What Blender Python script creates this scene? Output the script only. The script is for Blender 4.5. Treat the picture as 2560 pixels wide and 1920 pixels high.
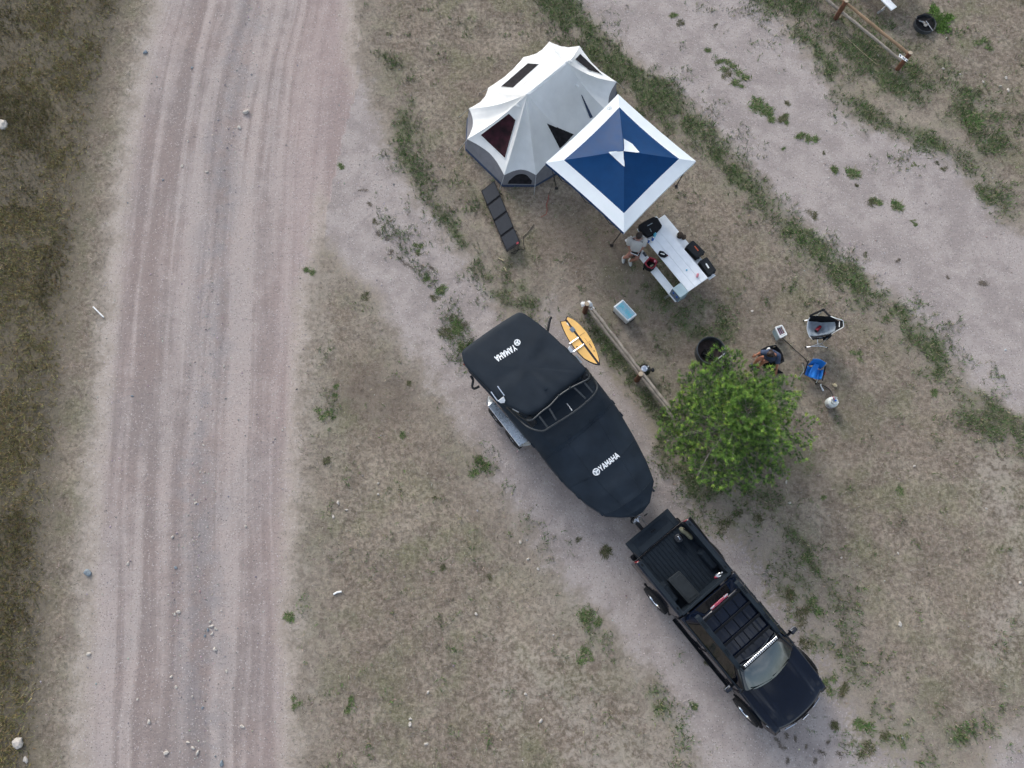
import bpy, bmesh, math, random
import numpy as np
from mathutils import Vector, Matrix
from mathutils.bvhtree import BVHTree
from mathutils import noise as mnoise

for o in list(bpy.data.objects): bpy.data.objects.remove(o, do_unlink=True)
SC = bpy.context.scene
COL = SC.collection
R = math.radians
random.seed(7)
RNG = np.random.default_rng(11)

# ------------------------------------------------------------------ camera
TILT, CAMH, FPX = R(14.0), 20.4, 1794.0          # drone looking down, tipped a little forward
cam = bpy.data.cameras.new('camera'); camo = bpy.data.objects.new('camera', cam); COL.objects.link(camo)
camo.location = (0, 0, CAMH); camo.rotation_euler = (TILT, 0, 0)
cam.sensor_width = 36; cam.sensor_fit = 'HORIZONTAL'; cam.lens = FPX*36/2560
cam.clip_end = 3000
SC.camera = camo

# ------------------------------------------------------------------ sky, sun, exposure
SUN_AZ, SUN_EL = R(116.6), R(28)                    # light comes from the upper left of the picture
w = bpy.data.worlds.new('World'); SC.world = w; w.use_nodes = True
nt = w.node_tree; nt.nodes.clear()
def wn(t, **k):
    n = nt.nodes.new(t)
    for a, b in k.items(): setattr(n, a, b)
    return n
sky = wn('ShaderNodeTexSky', sky_type='NISHITA', sun_disc=False, sun_elevation=SUN_EL, sun_rotation=R(-26.6))
sky.air_density = 1.0; sky.dust_density = 2.0; sky.ozone_density = 1.0
hs = wn('ShaderNodeHueSaturation'); hs.inputs['Saturation'].default_value = 0.72
tc = wn('ShaderNodeTexCoord'); mp = wn('ShaderNodeMapping'); mp.inputs['Scale'].default_value = (1, 1, 2.2)
cn = wn('ShaderNodeTexNoise'); cn.inputs['Scale'].default_value = 2.6; cn.inputs['Detail'].default_value = 7; cn.inputs['Roughness'].default_value = .58
cr = wn('ShaderNodeValToRGB'); cr.color_ramp.elements[0].position = .50; cr.color_ramp.elements[1].position = .74
cmix = wn('ShaderNodeMixRGB'); cmix.inputs[2].default_value = (8.4, 9.0, 9.8, 1)
bg = wn('ShaderNodeBackground'); bg.inputs['Strength'].default_value = 0.15
out = wn('ShaderNodeOutputWorld')
L = nt.links.new
L(sky.outputs[0], hs.inputs['Color']); L(tc.outputs['Generated'], mp.inputs[0]); L(mp.outputs[0], cn.inputs['Vector'])
L(cn.outputs['Fac'], cr.inputs[0]); L(cr.outputs[0], cmix.inputs[0]); L(hs.outputs[0], cmix.inputs[1]); L(cmix.outputs[0], bg.inputs[0]); L(bg.outputs[0], out.inputs[0])

sd = bpy.data.lights.new('sun', 'SUN'); sd.energy = 1.4; sd.angle = R(20); sd.color = (1, .97, .93)
so = bpy.data.objects.new('sun', sd); COL.objects.link(so)
sdir = Vector((math.cos(SUN_AZ)*math.cos(SUN_EL), math.sin(SUN_AZ)*math.cos(SUN_EL), math.sin(SUN_EL)))   # towards the sun
so.rotation_euler = sdir.to_track_quat('Z', 'Y').to_euler()

vs = SC.view_settings
SC.display_settings.display_device = 'sRGB'
vs.view_transform = 'Standard'; vs.look = 'None'; vs.gamma = 1; vs.exposure = 0.5
try: vs.use_curve_mapping = False
except Exception: pass
SC.cycles.use_adaptive_sampling = True; SC.cycles.adaptive_threshold = .06; SC.cycles.max_bounces = 3; SC.cycles.diffuse_bounces = 2; SC.cycles.glossy_bounces = 2; SC.cycles.transparent_max_bounces = 6

# ------------------------------------------------------------------ survey helper: image point + height -> place on site
CT, ST = math.cos(TILT), math.sin(TILT)
CAMV = Vector((0, 0, CAMH))
def ray(px, py):
    x = (px-1280)/FPX; y = -(py-960)/FPX
    return Vector((x, y*CT+ST, y*ST-CT))
def P(px, py, h=0.0):
    d = ray(px, py); t = (h-CAMH)/d.z
    return Vector((d.x*t, d.y*t, h))
def zoomer(ox, oy, s):
    return lambda x, y, h=0.0: P(ox+x/s, oy+y/s, h)

# ------------------------------------------------------------------ mesh helpers
def link(o): COL.objects.link(o); return o
def tag(o, label=None, cat=None, group=None, kind=None):
    if label: o['label'] = label
    if cat: o['category'] = cat
    if group: o['group'] = group
    if kind: o['kind'] = kind
    return o
def thing(name, label, cat, loc=(0, 0, 0), rz=0.0, group=None):
    o = link(bpy.data.objects.new(name, None)); o.location = loc; o.rotation_euler = (0, 0, rz)
    o.empty_display_size = .2
    return tag(o, label, cat, group)
def pmat(p):
    m = Matrix.Translation(p.location) @ p.rotation_euler.to_matrix().to_4x4()
    return m
class MB:
    def __init__(s): s.v = []; s.f = []
    def add(s, vs, fs):
        n = len(s.v); s.v += [tuple(v) for v in vs]; s.f += [tuple(i+n for i in f) for f in fs]; return s
    def box(s, c, d, rz=0.0, m=None, taper=1.0):
        x, y, z = d[0]/2, d[1]/2, d[2]/2
        q = [(-x, -y, -z), (x, -y, -z), (x, y, -z), (-x, y, -z)]
        q += [(a*taper, b*taper, z) for a, b, _ in q]
        M = Matrix.Rotation(rz, 3, 'Z') if m is None else m
        c = Vector(c)
        return s.add([c+M @ Vector(a) for a in q], [(3, 2, 1, 0), (4, 5, 6, 7), (0, 1, 5, 4), (1, 2, 6, 5), (2, 3, 7, 6), (3, 0, 4, 7)])
    def quad(s, a, b, c, d): return s.add([a, b, c, d], [(0, 1, 2, 3)])
    def prism(s, pts, z0, z1, ztop=None):
        n = len(pts)
        vs = [(p[0], p[1], z0) for p in pts]+[(p[0], p[1], z1 if ztop is None else ztop(p)) for p in pts]
        fs = [tuple(range(n-1, -1, -1)), tuple(range(n, 2*n))]+[(i, (i+1) % n, n+(i+1) % n, n+i) for i in range(n)]
        return s.add(vs, fs)
    def hull8(s, lo, hi):
        n = len(lo)
        fs = [tuple(range(n-1, -1, -1)), tuple(range(n, 2*n))]+[(i, (i+1) % n, n+(i+1) % n, n+i) for i in range(n)]
        return s.add(list(lo)+list(hi), fs)
    def tube(s, pts, r, n=8, closed=False, caps=True):
        pts = [Vector(p) for p in pts]; m = len(pts); rr = r if isinstance(r, (list, tuple)) else [r]*m
        base = len(s.v); prev = None
        for i, p in enumerate(pts):
            if closed: t = pts[(i+1) % m]-pts[i-1]
            else: t = pts[min(i+1, m-1)]-pts[max(i-1, 0)]
            if t.length < 1e-9: t = Vector((0, 0, 1))
            t.normalize()
            if prev is None:
                u = t.orthogonal().normalized()
            else:
                u = prev-t*prev.dot(t)
                u = u.normalized() if u.length > 1e-6 else t.orthogonal().normalized()
            prev = u; v = t.cross(u)
            for k in range(n):
                a = 2*math.pi*k/n
                s.v.append(tuple(p+(u*math.cos(a)+v*math.sin(a))*rr[i]))
        for i in range(m if closed else m-1):
            j = (i+1) % m
            for k in range(n):
                l = (k+1) % n
                s.f.append((base+i*n+k, base+i*n+l, base+j*n+l, base+j*n+k))
        if caps and not closed:
            s.f.append(tuple(base+k for k in range(n-1, -1, -1))); s.f.append(tuple(base+(m-1)*n+k for k in range(n)))
        return s
    def lathe(s, prof, c=(0, 0, 0), n=24, m=None, a0=0.0, a1=2*math.pi):
        c = Vector(c); base = len(s.v); full = abs(a1-a0-2*math.pi) < 1e-6
        k = n if full else n+1
        for r, z in prof:
            for i in range(k):
                a = a0+(a1-a0)*i/n; p = Vector((r*math.cos(a), r*math.sin(a), z))
                if m is not None: p = m @ p
                s.v.append(tuple(c+p))
        for j in range(len(prof)-1):
            for i in range(n):
                l = (i+1) % k
                s.f.append((base+j*k+i, base+j*k+l, base+(j+1)*k+l, base+(j+1)*k+i))
        return s
    def grid(s, fn, nu, nv):
        base = len(s.v)
        for j in range(nv+1):
            for i in range(nu+1): s.v.append(tuple(fn(i/nu, j/nv)))
        for j in range(nv):
            for i in range(nu):
                a = base+j*(nu+1)+i
                s.f.append((a, a+1, a+nu+2, a+nu+1))
        return s
    def ball(s, c, r, n=12, m=8, sc=(1, 1, 1), rot=None):
        c = Vector(c); base = len(s.v)
        for j in range(m+1):
            th = math.pi*j/m
            for i in range(n):
                a = 2*math.pi*i/n
                p = Vector((r*math.sin(th)*math.cos(a)*sc[0], r*math.sin(th)*math.sin(a)*sc[1], r*math.cos(th)*sc[2]))
                if rot is not None: p = rot @ p
                s.v.append(tuple(c+p))
        for j in range(m):
            for i in range(n):
                k = (i+1) % n
                s.f.append((base+j*n+i, base+(j+1)*n+i, base+(j+1)*n+k, base+j*n+k))
        return s
    def mesh(s, name):
        me = bpy.data.meshes.new(name); me.from_pydata(s.v, [], s.f); me.validate(); me.update(); return me
    def build(s, name, mat, parent=None, world=False, smooth=False, bevel=0, seg=2, solid=0, sub=0, weld=False, ang=40):
        me = s.mesh(name); o = link(bpy.data.objects.new(name, me))
        if isinstance(mat, str): mat = M[mat]
        me.materials.append(mat)
        bm = bmesh.new(); bm.from_mesh(me)
        if weld or smooth: bmesh.ops.remove_doubles(bm, verts=bm.verts, dist=1e-5)
        bmesh.ops.recalc_face_normals(bm, faces=bm.faces)
        bm.to_mesh(me); bm.free()
        if smooth or bevel:
            me.polygons.foreach_set('use_smooth', [True]*len(me.polygons))
            try: me.set_sharp_from_angle(angle=R(ang))
            except Exception: pass
        if solid:
            md = o.modifiers.new('solid', 'SOLIDIFY'); md.thickness = solid; md.offset = 0
        if sub:
            md = o.modifiers.new('sub', 'SUBSURF'); md.levels = sub; md.render_levels = sub
        if bevel:
            md = o.modifiers.new('bevel', 'BEVEL'); md.width = bevel; md.segments = seg; md.limit_method = 'ANGLE'; md.angle_limit = R(35)
            md.harden_normals = False
        if parent is not None:
            o.parent = parent
            if world:
                pm = pmat(parent) if parent.parent is None else pmat(parent.parent) @ parent.matrix_parent_inverse @ pmat(parent)
                o.matrix_parent_inverse = pm.inverted()
        return o
def copy_tree(o, parent=None):
    c = link(o.copy()); c.parent = parent
    if parent is not None: c.matrix_parent_inverse = o.matrix_parent_inverse.copy()
    for ch in list(o.children): copy_tree(ch, c)
    return c
def bvh_of(mb): return BVHTree.FromPolygons([Vector(v) for v in mb.v], mb.f)
def cast(bvh, px, py, off=0.006):
    hit, n, i, d = bvh.ray_cast(CAMV, ray(px, py).normalized())
    if hit is None: return None
    if n.dot(CAMV-hit) < 0: n = -n
    return hit+n*off
def patch(bvh, q, nu=8, nv=8, off=0.008):
    """quad of four image points laid on a surface"""
    mb = MB(); a, b, c, d = [Vector((x, y, 0)) for x, y in q]; last = [None]
    def fn(u, v):
        p = (a*(1-u)+b*u)*(1-v)+(d*(1-u)+c*u)*v
        h = cast(bvh, p.x, p.y, off)
        if h is None: h = last[0] if last[0] else P(p.x, p.y, 1)
        last[0] = h; return h
    mb.grid(fn, nu, nv); return mb
# bold block letters from strokes: x 0..w, y 0..1
GL = {'Y': [((0, 1), (.5, .48)), ((1, 1), (.5, .48)), ((.5, .5), (.5, 0))], 'A': [((0, 0), (.5, 1)), ((1, 0), (.5, 1)), ((.2, .3), (.8, .3))],
      'M': [((.05, 0), (.05, 1)), ((.95, 0), (.95, 1)), ((.05, .95), (.5, .3)), ((.95, .95), (.5, .3))], 'H': [((.05, 0), (.05, 1)), ((.95, 0), (.95, 1)), ((.05, .5), (.95, .5))],
      'S': [((.95, .95), (.05, .95)), ((.05, .95), (.05, .52)), ((.05, .5), (.95, .5)), ((.95, .5), (.95, .05)), ((.95, .05), (.05, .05))],
      'E': [((.08, 0), (.08, 1)), ((.05, .95), (.95, .95)), ((.05, .5), (.85, .5)), ((.05, .05), (.95, .05))], 'L': [((.08, 0), (.08, 1)), ((.05, .05), (.95, .05))],
      'T': [((.5, 0), (.5, 1)), ((0, .95), (1, .95))], 'N': [((.06, 0), (.06, 1)), ((.94, 0), (.94, 1)), ((.06, 1), (.94, 0))], 'P': [((.08, 0), (.08, 1)), ((.05, .95), (.9, .95)), ((.9, .95), (.9, .5)), ((.05, .5), (.9, .5))],
      'R': [((.08, 0), (.08, 1)), ((.05, .95), (.9, .95)), ((.9, .95), (.9, .5)), ((.05, .5), (.9, .5)), ((.45, .5), (.95, 0))], 'U': [((.06, 1), (.06, .05)), ((.94, 1), (.94, .05)), ((.06, .05), (.94, .05))],
      '1': [((.5, 0), (.5, 1)), ((.2, .8), (.5, 1))], '7': [((0, .95), (1, .95)), ((1, .95), (.4, 0))], '2': [((.05, .95), (.9, .95)), ((.9, .95), (.9, .5)), ((.9, .5), (.05, .5)), ((.05, .5), (.05, .05)), ((.05, .05), (.95, .05))]}
def letters(txt, fn, wid=.8, gap=.15, th=.26, total=1.0):
    """stroke quads; fn(u,v) u along the word 0..1, v up 0..1 -> point"""
    mb = MB(); n = len(txt); unit = total/(n*(wid+gap)-gap)
    for i, ch in enumerate(txt):
        for a, b in GL[ch]:
            A = Vector(((i*(wid+gap)+a[0]*wid), a[1])); B = Vector(((i*(wid+gap)+b[0]*wid), b[1]))
            d = (B-A)
            if d.length < 1e-6: continue
            nrm = Vector((-d.y, d.x)).normalized()*th/2
            qs = [A-nrm, B-nrm, B+nrm, A+nrm]
            K = 2
            for k in range(K):
                t0, t1 = k/K, (k+1)/K
                pts = [A+d*t0-nrm, A+d*t1-nrm, A+d*t1+nrm, A+d*t0+nrm]
                mb.quad(*[fn(p.x*unit, p.y) for p in pts])
    return mb

# ------------------------------------------------------------------ materials
M = {}
def mat(name, col, rough=.6, metal=0.0, var=.12, vscale=6.0, bump=0.0, bscale=60.0, coat=0.0, spec=.5, col2=None, sheen=0.0, trans=0.0, emit=None):
    m = bpy.data.materials.new(name); m.use_nodes = True; n = m.node_tree; b = n.nodes['Principled BSDF']; k = n.links.new
    t = n.nodes.new('ShaderNodeTexCoord'); no = n.nodes.new('ShaderNodeTexNoise'); no.inputs['Scale'].default_value = vscale; no.inputs['Detail'].default_value = 5
    k(t.outputs['Object'], no.inputs['Vector'])
    mx = n.nodes.new('ShaderNodeMixRGB'); c = Vector(col)
    mx.inputs[1].default_value = (*(c*(1-var)), 1); mx.inputs[2].default_value = (*(Vector(col2) if col2 else c*(1+var)), 1)
    cr = n.nodes.new('ShaderNodeValToRGB'); cr.color_ramp.elements[0].position = .3; cr.color_ramp.elements[1].position = .7
    k(no.outputs['Fac'], cr.inputs[0]); k(cr.outputs[0], mx.inputs[0]); k(mx.outputs[0], b.inputs['Base Color'])
    rr = n.nodes.new('ShaderNodeMapRange'); rr.inputs['To Min'].default_value = max(0, rough-.06); rr.inputs['To Max'].default_value = min(1, rough+.06)
    k(no.outputs['Fac'], rr.inputs['Value']); k(rr.outputs[0], b.inputs['Roughness'])
    b.inputs['Metallic'].default_value = metal; b.inputs['Specular IOR Level'].default_value = spec
    b.inputs['Coat Weight'].default_value = coat; b.inputs['Coat Roughness'].default_value = .06
    b.inputs['Sheen Weight'].default_value = sheen
    if trans: b.inputs['Transmission Weight'].default_value = trans
    if bump:
        n2 = n.nodes.new('ShaderNodeTexNoise'); n2.inputs['Scale'].default_value = bscale; n2.inputs['Detail'].default_value = 6
        bp = n.nodes.new('ShaderNodeBump'); bp.inputs['Strength'].default_value = bump; bp.inputs['Distance'].default_value = .02
        k(t.outputs['Object'], n2.inputs['Vector']); k(n2.outputs['Fac'], bp.inputs['Height']); k(bp.outputs[0], b.inputs['Normal'])
    M[name] = m; return m
mat('tent_white', (.74, .75, .74), .8, var=.05, vscale=3, bump=.15, bscale=14)
mat('tent_grey', (.20, .20, .22), .8, var=.1)
mat('tent_navy', (.03, .05, .10), .7)
mat('mesh_dark', (.018, .017, .02), .9, var=.5, vscale=9, spec=.2)
mat('mesh_red', (.012, .009, .012), .85, var=.5, vscale=4, spec=.2, col2=(.05, .014, .022))
mat('canopy_white', (.72, .77, .80), .75, var=.03, vscale=3, bump=.06, bscale=9)
mat('canopy_blue', (.0028, .042, .135), .52, spec=.16, var=.08, vscale=4, bump=.12, bscale=7)
mat('black_metal', (.012, .012, .014), .45, metal=.3)
mat('steel', (.45, .46, .47), .35, metal=.9)
mat('alu', (.60, .63, .66), .38, metal=.85, var=.06, vscale=9)
mat('alu_plank', (.86, .89, .91), .45, metal=.15, var=.05, vscale=5)
mat('white_paint', (.75, .76, .76), .45, var=.05)
mat('white_plastic', (.72, .75, .76), .4, var=.04)
mat('cooler_mat', (.22, .38, .48), .8, var=.08, vscale=30)
mat('cooler_teal', (.08, .50, .62), .7)
mat('black_fabric', (.016, .017, .02), .8, var=.25, vscale=10, bump=.25, bscale=30, spec=0.15)
mat('black_plastic', (.018, .020, .023), .5, var=.15, spec=0.2)
mat('solar_cell', (.030, .034, .042), .35, var=.1, vscale=14, spec=0.15)
mat('orange', (.55, .10, .03), .6)
mat('red_fabric', (.28, .02, .035), .7, var=.3)
mat('red_gloss', (.30, .015, .03), .2, coat=.6)
mat('pink', (.62, .22, .26), .4)
mat('blue_plastic', (.03, .12, .42), .25, coat=.4)
mat('cyan_plastic', (.10, .48, .66), .25, coat=.4)
mat('stove_grey', (.36, .47, .50), .45, var=.05)
mat('stove_dark', (.14, .19, .25), .5)
mat('brown_fabric', (.06, .042, .03), .9, var=.3, vscale=20)
mat('skin', (.36, .17, .12), .55, var=.08, vscale=12)
mat('skin_tan', (.40, .17, .10), .5, var=.08, vscale=12)
mat('hair_dark', (.022, .013, .010), .6, var=.4, vscale=40)
mat('hair_brown', (.03, .015, .011), .55, var=.45, vscale=40)
mat('shirt_grey', (.46, .45, .43), .9, var=.08, vscale=7, bump=.35, bscale=8)
mat('shirt_navy', (.045, .065, .12), .9, var=.15, vscale=7, bump=.35, bscale=8)
mat('shorts_dark', (.035, .03, .035), .9, var=.2)
mat('shoe_dark', (.05, .05, .06), .8)
mat('shoe_grey', (.42, .44, .43), .8)
mat('wood_rail', (.30, .26, .22), .85, var=.3, vscale=5, bump=.4, bscale=30)
mat('wood_warm', (.27, .18, .11), .85, var=.3, vscale=5, bump=.4, bscale=30)
mat('wood_post', (.13, .055, .03), .8, var=.35, vscale=9, bump=.4, bscale=30)
mat('wood_end', (.42, .34, .25), .85, var=.15)
mat('board_wood', (.84, .50, .15), .45, var=.10, vscale=3)
mat('board_dark', (.018, .012, .018), .4)
mat('board_brown', (.30, .14, .06), .5)
mat('cover_black', (.016, .024, .035), .6, var=.2, vscale=2.2, bump=.3, bscale=5, sheen=.05, spec=0.12)
mat('cover_grey', (.021, .028, .037), .62, var=.12, vscale=3, bump=.12, bscale=9, spec=0.12)
mat('logo_white', (.85, .87, .88), .5, var=.02)
mat('logo_grey', (.25, .30, .33), .5)
mat('tower_tube', (.022, .028, .034), .45, metal=.2)
mat('hull', (.02, .024, .03), .2, coat=.6)
mat('fender', (.50, .56, .62), .28, metal=.9, var=.12, vscale=14, bump=.12, bscale=90)
mat('tyre', (.014, .014, .016), .85, bump=.4, bscale=40)
mat('chrome', (.75, .76, .78), .12, metal=1.0, var=.03)
mat('truck_paint', (.0022, .0046, .0125), .14, var=.1, vscale=2, coat=.5, spec=.3)
mat('truck_dark', (.004, .005, .007), .55, var=.2, vscale=8, spec=0.15)
mat('truck_trim', (.017, .024, .032), .6, var=.15, vscale=8, spec=0.15)
mat('bed_liner', (.012, .018, .026), .7, var=.2, vscale=12, bump=.3, bscale=120, spec=0.12)
mat('tote', (.024, .029, .033), .65, var=.2, vscale=7, spec=0.15)
mat('glass', (.004, .020, .026), .03, var=.05, spec=.8, coat=.7)
M['glass'].node_tree.nodes['Principled BSDF'].inputs['IOR'].default_value = 1.45
mat('glass_side', (.004, .004, .005), .05, var=.05, spec=.8)
mat('tail_red', (.25, .012, .02), .15, coat=.6)
mat('brake_red', (.30, .035, .07), .25, coat=.5)
mat('lamp_clear', (.55, .57, .60), .08, metal=.4, coat=.8)
mat('olive', (.15, .15, .10), .85, var=.25, vscale=14)
mat('steel_ring', (.09, .10, .11), .55, metal=.6, var=.3, vscale=9)
mat('rust', (.05, .036, .033), .9, var=.4, vscale=12, bump=.4, bscale=40)
mat('char', (.006, .006, .007), .95, var=.5, vscale=20, bump=.7, bscale=50)
mat('chair_grey', (.34, .40, .46), .8, var=.12, vscale=10, bump=.5, bscale=10)
mat('chair_blue', (.012, .19, .62), .5, var=.12, vscale=8, bump=.3, bscale=9)
mat('chair_navy', (.012, .04, .12), .7)
mat('hose', (.014, .013, .012), .6)
mat('tank_white', (.68, .72, .71), .4, var=.06)
mat('tank_label', (.40, .38, .42), .6, var=.6, vscale=30)
mat('paper', (.80, .80, .78), .8)
mat('stone_white', (.50, .46, .41), .9, var=.12, vscale=20, bump=.4, bscale=40)
mat('stone_blue', (.20, .24, .27), .85, var=.2, vscale=20, bump=.4, bscale=40)
mat('bark', (.12, .085, .065), .95, var=.35, vscale=14, bump=.6, bscale=40)
mat('twig_grey', (.20, .18, .165), .9, var=.5, vscale=3)
mat('cord_red', (.30, .05, .04), .7)
mat('straw', (.50, .42, .27), .9)

# ================================================================== GROUND
def V2(pts, k=1.15732):                     # survey points -> ground plan
    return np.array([P(x*k, y*k)[:2] for x, y in pts])
ROAD_L = [(350, -160), (335, 0), (305, 100), (285, 200), (262, 330), (250, 420), (235, 550), (222, 700), (205, 900), (195, 1000), (185, 1150), (180, 1300), (172, 1450), (160, 1560), (158, 1659), (150, 1900)]
ROAD_R = [(770, -160), (765, 0), (766, 110), (775, 180), (740, 300), (712, 430), (690, 560), (662, 640), (655, 740), (650, 900), (640, 1050), (632, 1200), (630, 1400), (632, 1550), (638, 1659), (645, 1900)]
DRV_R = [(700, 0), (766, 110), (800, 220), (845, 320), (880, 400), (950, 480), (1010, 560), (1060, 640), (1110, 690), (1190, 640), (1250, 690), (1330, 790), (1395, 880), (1450, 970), (1500, 1050), (1600, 1110), (1680, 1190), (1750, 1300), (1810, 1390), (1850, 1490), (1900, 1560), (2000, 1630), (2080, 1740)]
DRV_L = [(640, 300), (700, 530), (735, 575), (790, 620), (850, 710), (905, 790), (960, 860), (1010, 950), (1075, 1060), (1150, 1170), (1215, 1250), (1275, 1310), (1330, 1370), (1400, 1450), (1455, 1550), (1530, 1670), (1600, 1780)]
LAN_L = [(1130, -140), (1235, 0), (1290, 62), (1360, 122), (1440, 190), (1510, 255), (1590, 335), (1660, 415), (1720, 480), (1790, 545), (1860, 600), (1930, 655), (1990, 720), (2050, 790), (2120, 850), (2212, 905), (2400, 1010)]
LAN_R = [(1500, -140), (1650, 0), (1720, 80), (1775, 150), (1805, 215), (1870, 268), (1950, 290), (2020, 312), (2080, 360), (2130, 420), (2170, 480), (2212, 505), (2400, 600)]
COR = [(2050, 1730), (2090, 1659), (2130, 1612), (2212, 1565), (2420, 1490), (2500, 1800)]
POLY = {'road': V2(ROAD_L+ROAD_R[::-1]), 'drive': V2(DRV_L+DRV_R[::-1]), 'lane': V2(LAN_L+LAN_R[::-1]), 'corner': V2(COR)}
EDGE = {'road': V2(ROAD_L), 'drive': V2(DRV_L), 'lane': V2(LAN_L), 'corner': V2(COR[:5])}
def seg_d(pts, poly, closed):
    x = pts[:, 0][:, None]; y = pts[:, 1][:, None]
    a = poly if closed else poly[:-1]; b = np.roll(poly, -1, 0) if closed else poly[1:]
    ax, ay = a[:, 0][None], a[:, 1][None]; dx, dy = (b-a)[:, 0][None], (b-a)[:, 1][None]
    t = np.clip(((x-ax)*dx+(y-ay)*dy)/(dx*dx+dy*dy+1e-9), 0, 1)
    d = np.hypot(x-ax-t*dx, y-ay-t*dy)
    i = d.argmin(1); r = np.arange(len(pts))
    s = np.concatenate([[0], np.cumsum(np.hypot(*(b-a).T))])[:-1]
    lon = s[i]+t[r, i]*np.hypot(dx[0, i], dy[0, i])
    return d[r, i], lon
def inside(pts, poly):
    x, y = pts[:, 0], pts[:, 1]; c = np.zeros(len(pts), bool); j = len(poly)-1
    for i in range(len(poly)):
        xi, yi = poly[i]; xj, yj = poly[j]
        c ^= ((yi > y) != (yj > y)) & (x < (xj-xi)*(y-yi)/(yj-yi+1e-12)+xi); j = i
    return c
def chunked(fn, pts, n=20000):
    outs = [fn(pts[i:i+n]) for i in range(0, len(pts), n)]
    return [np.concatenate(z) for z in zip(*outs)]
# bands of green growth: path, half width (m), strength
GREEN = [([(1165, -20), (1290, 90), (1350, 150), (1420, 215), (1470, 262), (1505, 285)], .42, 1.0), ([(1400, 190), (1470, 260), (1500, 280)], .62, .9), ([(1560, 335), (1600, 385), (1650, 430), (1700, 490)], .38, .75),
         ([(1700, 490), (1750, 520), (1800, 560), (1850, 615)], .35, 1.0), ([(1850, 615), (1900, 665), (1960, 700), (2015, 745), (2030, 800)], .35, .95), ([(2060, 840), (2130, 890), (2212, 950)], .45, .65),
         ([(1660, -30), (1760, 40), (1860, 110), (1950, 180)], .62, 1.0), ([(1720, 60), (1790, 140), (1830, 215), (1900, 260)], .38, .75), ([(1900, 265), (2010, 305), (2080, 350), (2150, 440)], .35, .8), ([(2090, 230), (2140, 290)], .7, .75), ([(2040, 140), (2212, 330)], .7, .35),
         ([(1180, 10), (1240, 60)], .3, .8), ([(1400, 610), (1470, 650), (1540, 690), (1560, 720)], .55, .6), ([(1420, 640), (1480, 700), (1520, 720)], .3, .6), ([(1265, 680), (1310, 740), (1360, 810), (1420, 900), (1450, 950)], .26, .75), ([(1440, 900), (1440, 980), (1500, 1050), (1560, 1060)], .3, .95),
         ([(830, 120), (880, 180), (870, 330), (900, 370)], .3, .5), ([(880, 330), (960, 470), (1010, 540), (1060, 600), (1120, 650)], .36, .6), ([(1030, 560), (1100, 620), (1150, 660)], .45, .6), ([(970, 700), (1000, 735)], .25, .9), ([(1030, 440), (1060, 470)], .4, .35),
         ([(1690, 1130), (1740, 1180), (1770, 1240), (1790, 1280)], .26, .75), ([(1820, 1590), (1870, 1640), (1900, 1680)], .4, .4), ([(1640, 1080), (1700, 1140)], .5, .4), ([(1870, 1600), (2000, 1650)], .5, .4), ([(2070, 1590), (2120, 1560)], .3, .6),
         ([(1420, 1500), (1450, 1560), (1480, 1600)], .3, .5), ([(1265, 1330), (1290, 1360)], .22, .7), ([(650, 1160), (660, 1300)], .2, .3), ([(1030, 1000), (1060, 1020)], .16, .9), ([(1040, 960), (1100, 1060), (1180, 1180)], .35, .35), ([(790, 430), (860, 510), (930, 600), (990, 690)], .25, .35),
         ([(1700, 1200), (1760, 1330), (1830, 1450), (1880, 1540)], .5, .45), ([(1500, 1060), (1560, 1090), (1620, 1160)], .4, .4), ([(700, 850), (730, 900)], .25, .4)]
PALE = [([(1230, 1300), (1330, 1380), (1380, 1480)], .9, .55), ([(1180, 1500), (1300, 1600), (1450, 1640)], 1.2, .75), ([(2150, 1050), (2200, 1150), (2180, 1300), (2150, 1420)], .8, .8), ([(1080, 1330), (1090, 1500)], .5, .4), ([(2060, 170), (2130, 220)], .7, .5), ([(1880, 280), (1960, 250)], .4, .4), ([(820, 260), (840, 330)], .3, .5),
        ([(690, 600), (680, 760), (670, 920)], .45, .7), ([(660, 1050), (655, 1250), (650, 1420), (665, 1600)], .3, .6), ([(1090, 640), (1200, 650)], .4, .5), ([(1060, 500), (1090, 540)], .3, .4)]
MIXED = [([(1560, 1110), (1650, 1215), (1740, 1360), (1790, 1480), (1850, 1580), (1950, 1640), (2080, 1680)], .75, 1.0), ([(1130, 690), (1250, 700), (1330, 800), (1400, 900), (1450, 980)], .35, .6), ([(790, 430), (860, 510), (930, 600), (990, 690)], .3, .6), ([(700, 560), (790, 640)], .4, .5)]
BAREDIRT = [([(1240, 520), (1330, 560), (1370, 640)], .9, .6), ([(1330, 640), (1400, 720), (1600, 790)], .5, .3), ([(1620, 700), (1740, 790), (1850, 860)], .9, .3), ([(1700, 1000), (1800, 1060)], .6, .4), ([(780, 840), (840, 860)], .5, .6), ([(1330, 540), (1380, 600)], .8, .35)]
def vnoise(pts, sc, seed=0):                # cheap value noise in numpy
    q = pts*sc+seed*17.3; i = np.floor(q).astype(int); f = q-i; f = f*f*(3-2*f)
    h = lambda a, b: np.modf(np.abs(np.sin(a*127.1+b*311.7+seed*74.7)*43758.5453))[0]
    x0, y0 = i[:, 0], i[:, 1]
    return (h(x0, y0)*(1-f[:, 0])+h(x0+1, y0)*f[:, 0])*(1-f[:, 1])+(h(x0, y0+1)*(1-f[:, 0])+h(x0+1, y0+1)*f[:, 0])*f[:, 1]
def band(pts, lst):
    v = np.zeros(len(pts))
    for path, wd, st in lst:
        d, _ = seg_d(pts, V2(path), False)
        d = d+(vnoise(pts, .9, 51)-.5)*wd*1.3
        v = np.maximum(v, st*np.exp(-(np.maximum(d, 0)/(wd*1.3))**2))
    return v
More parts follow.
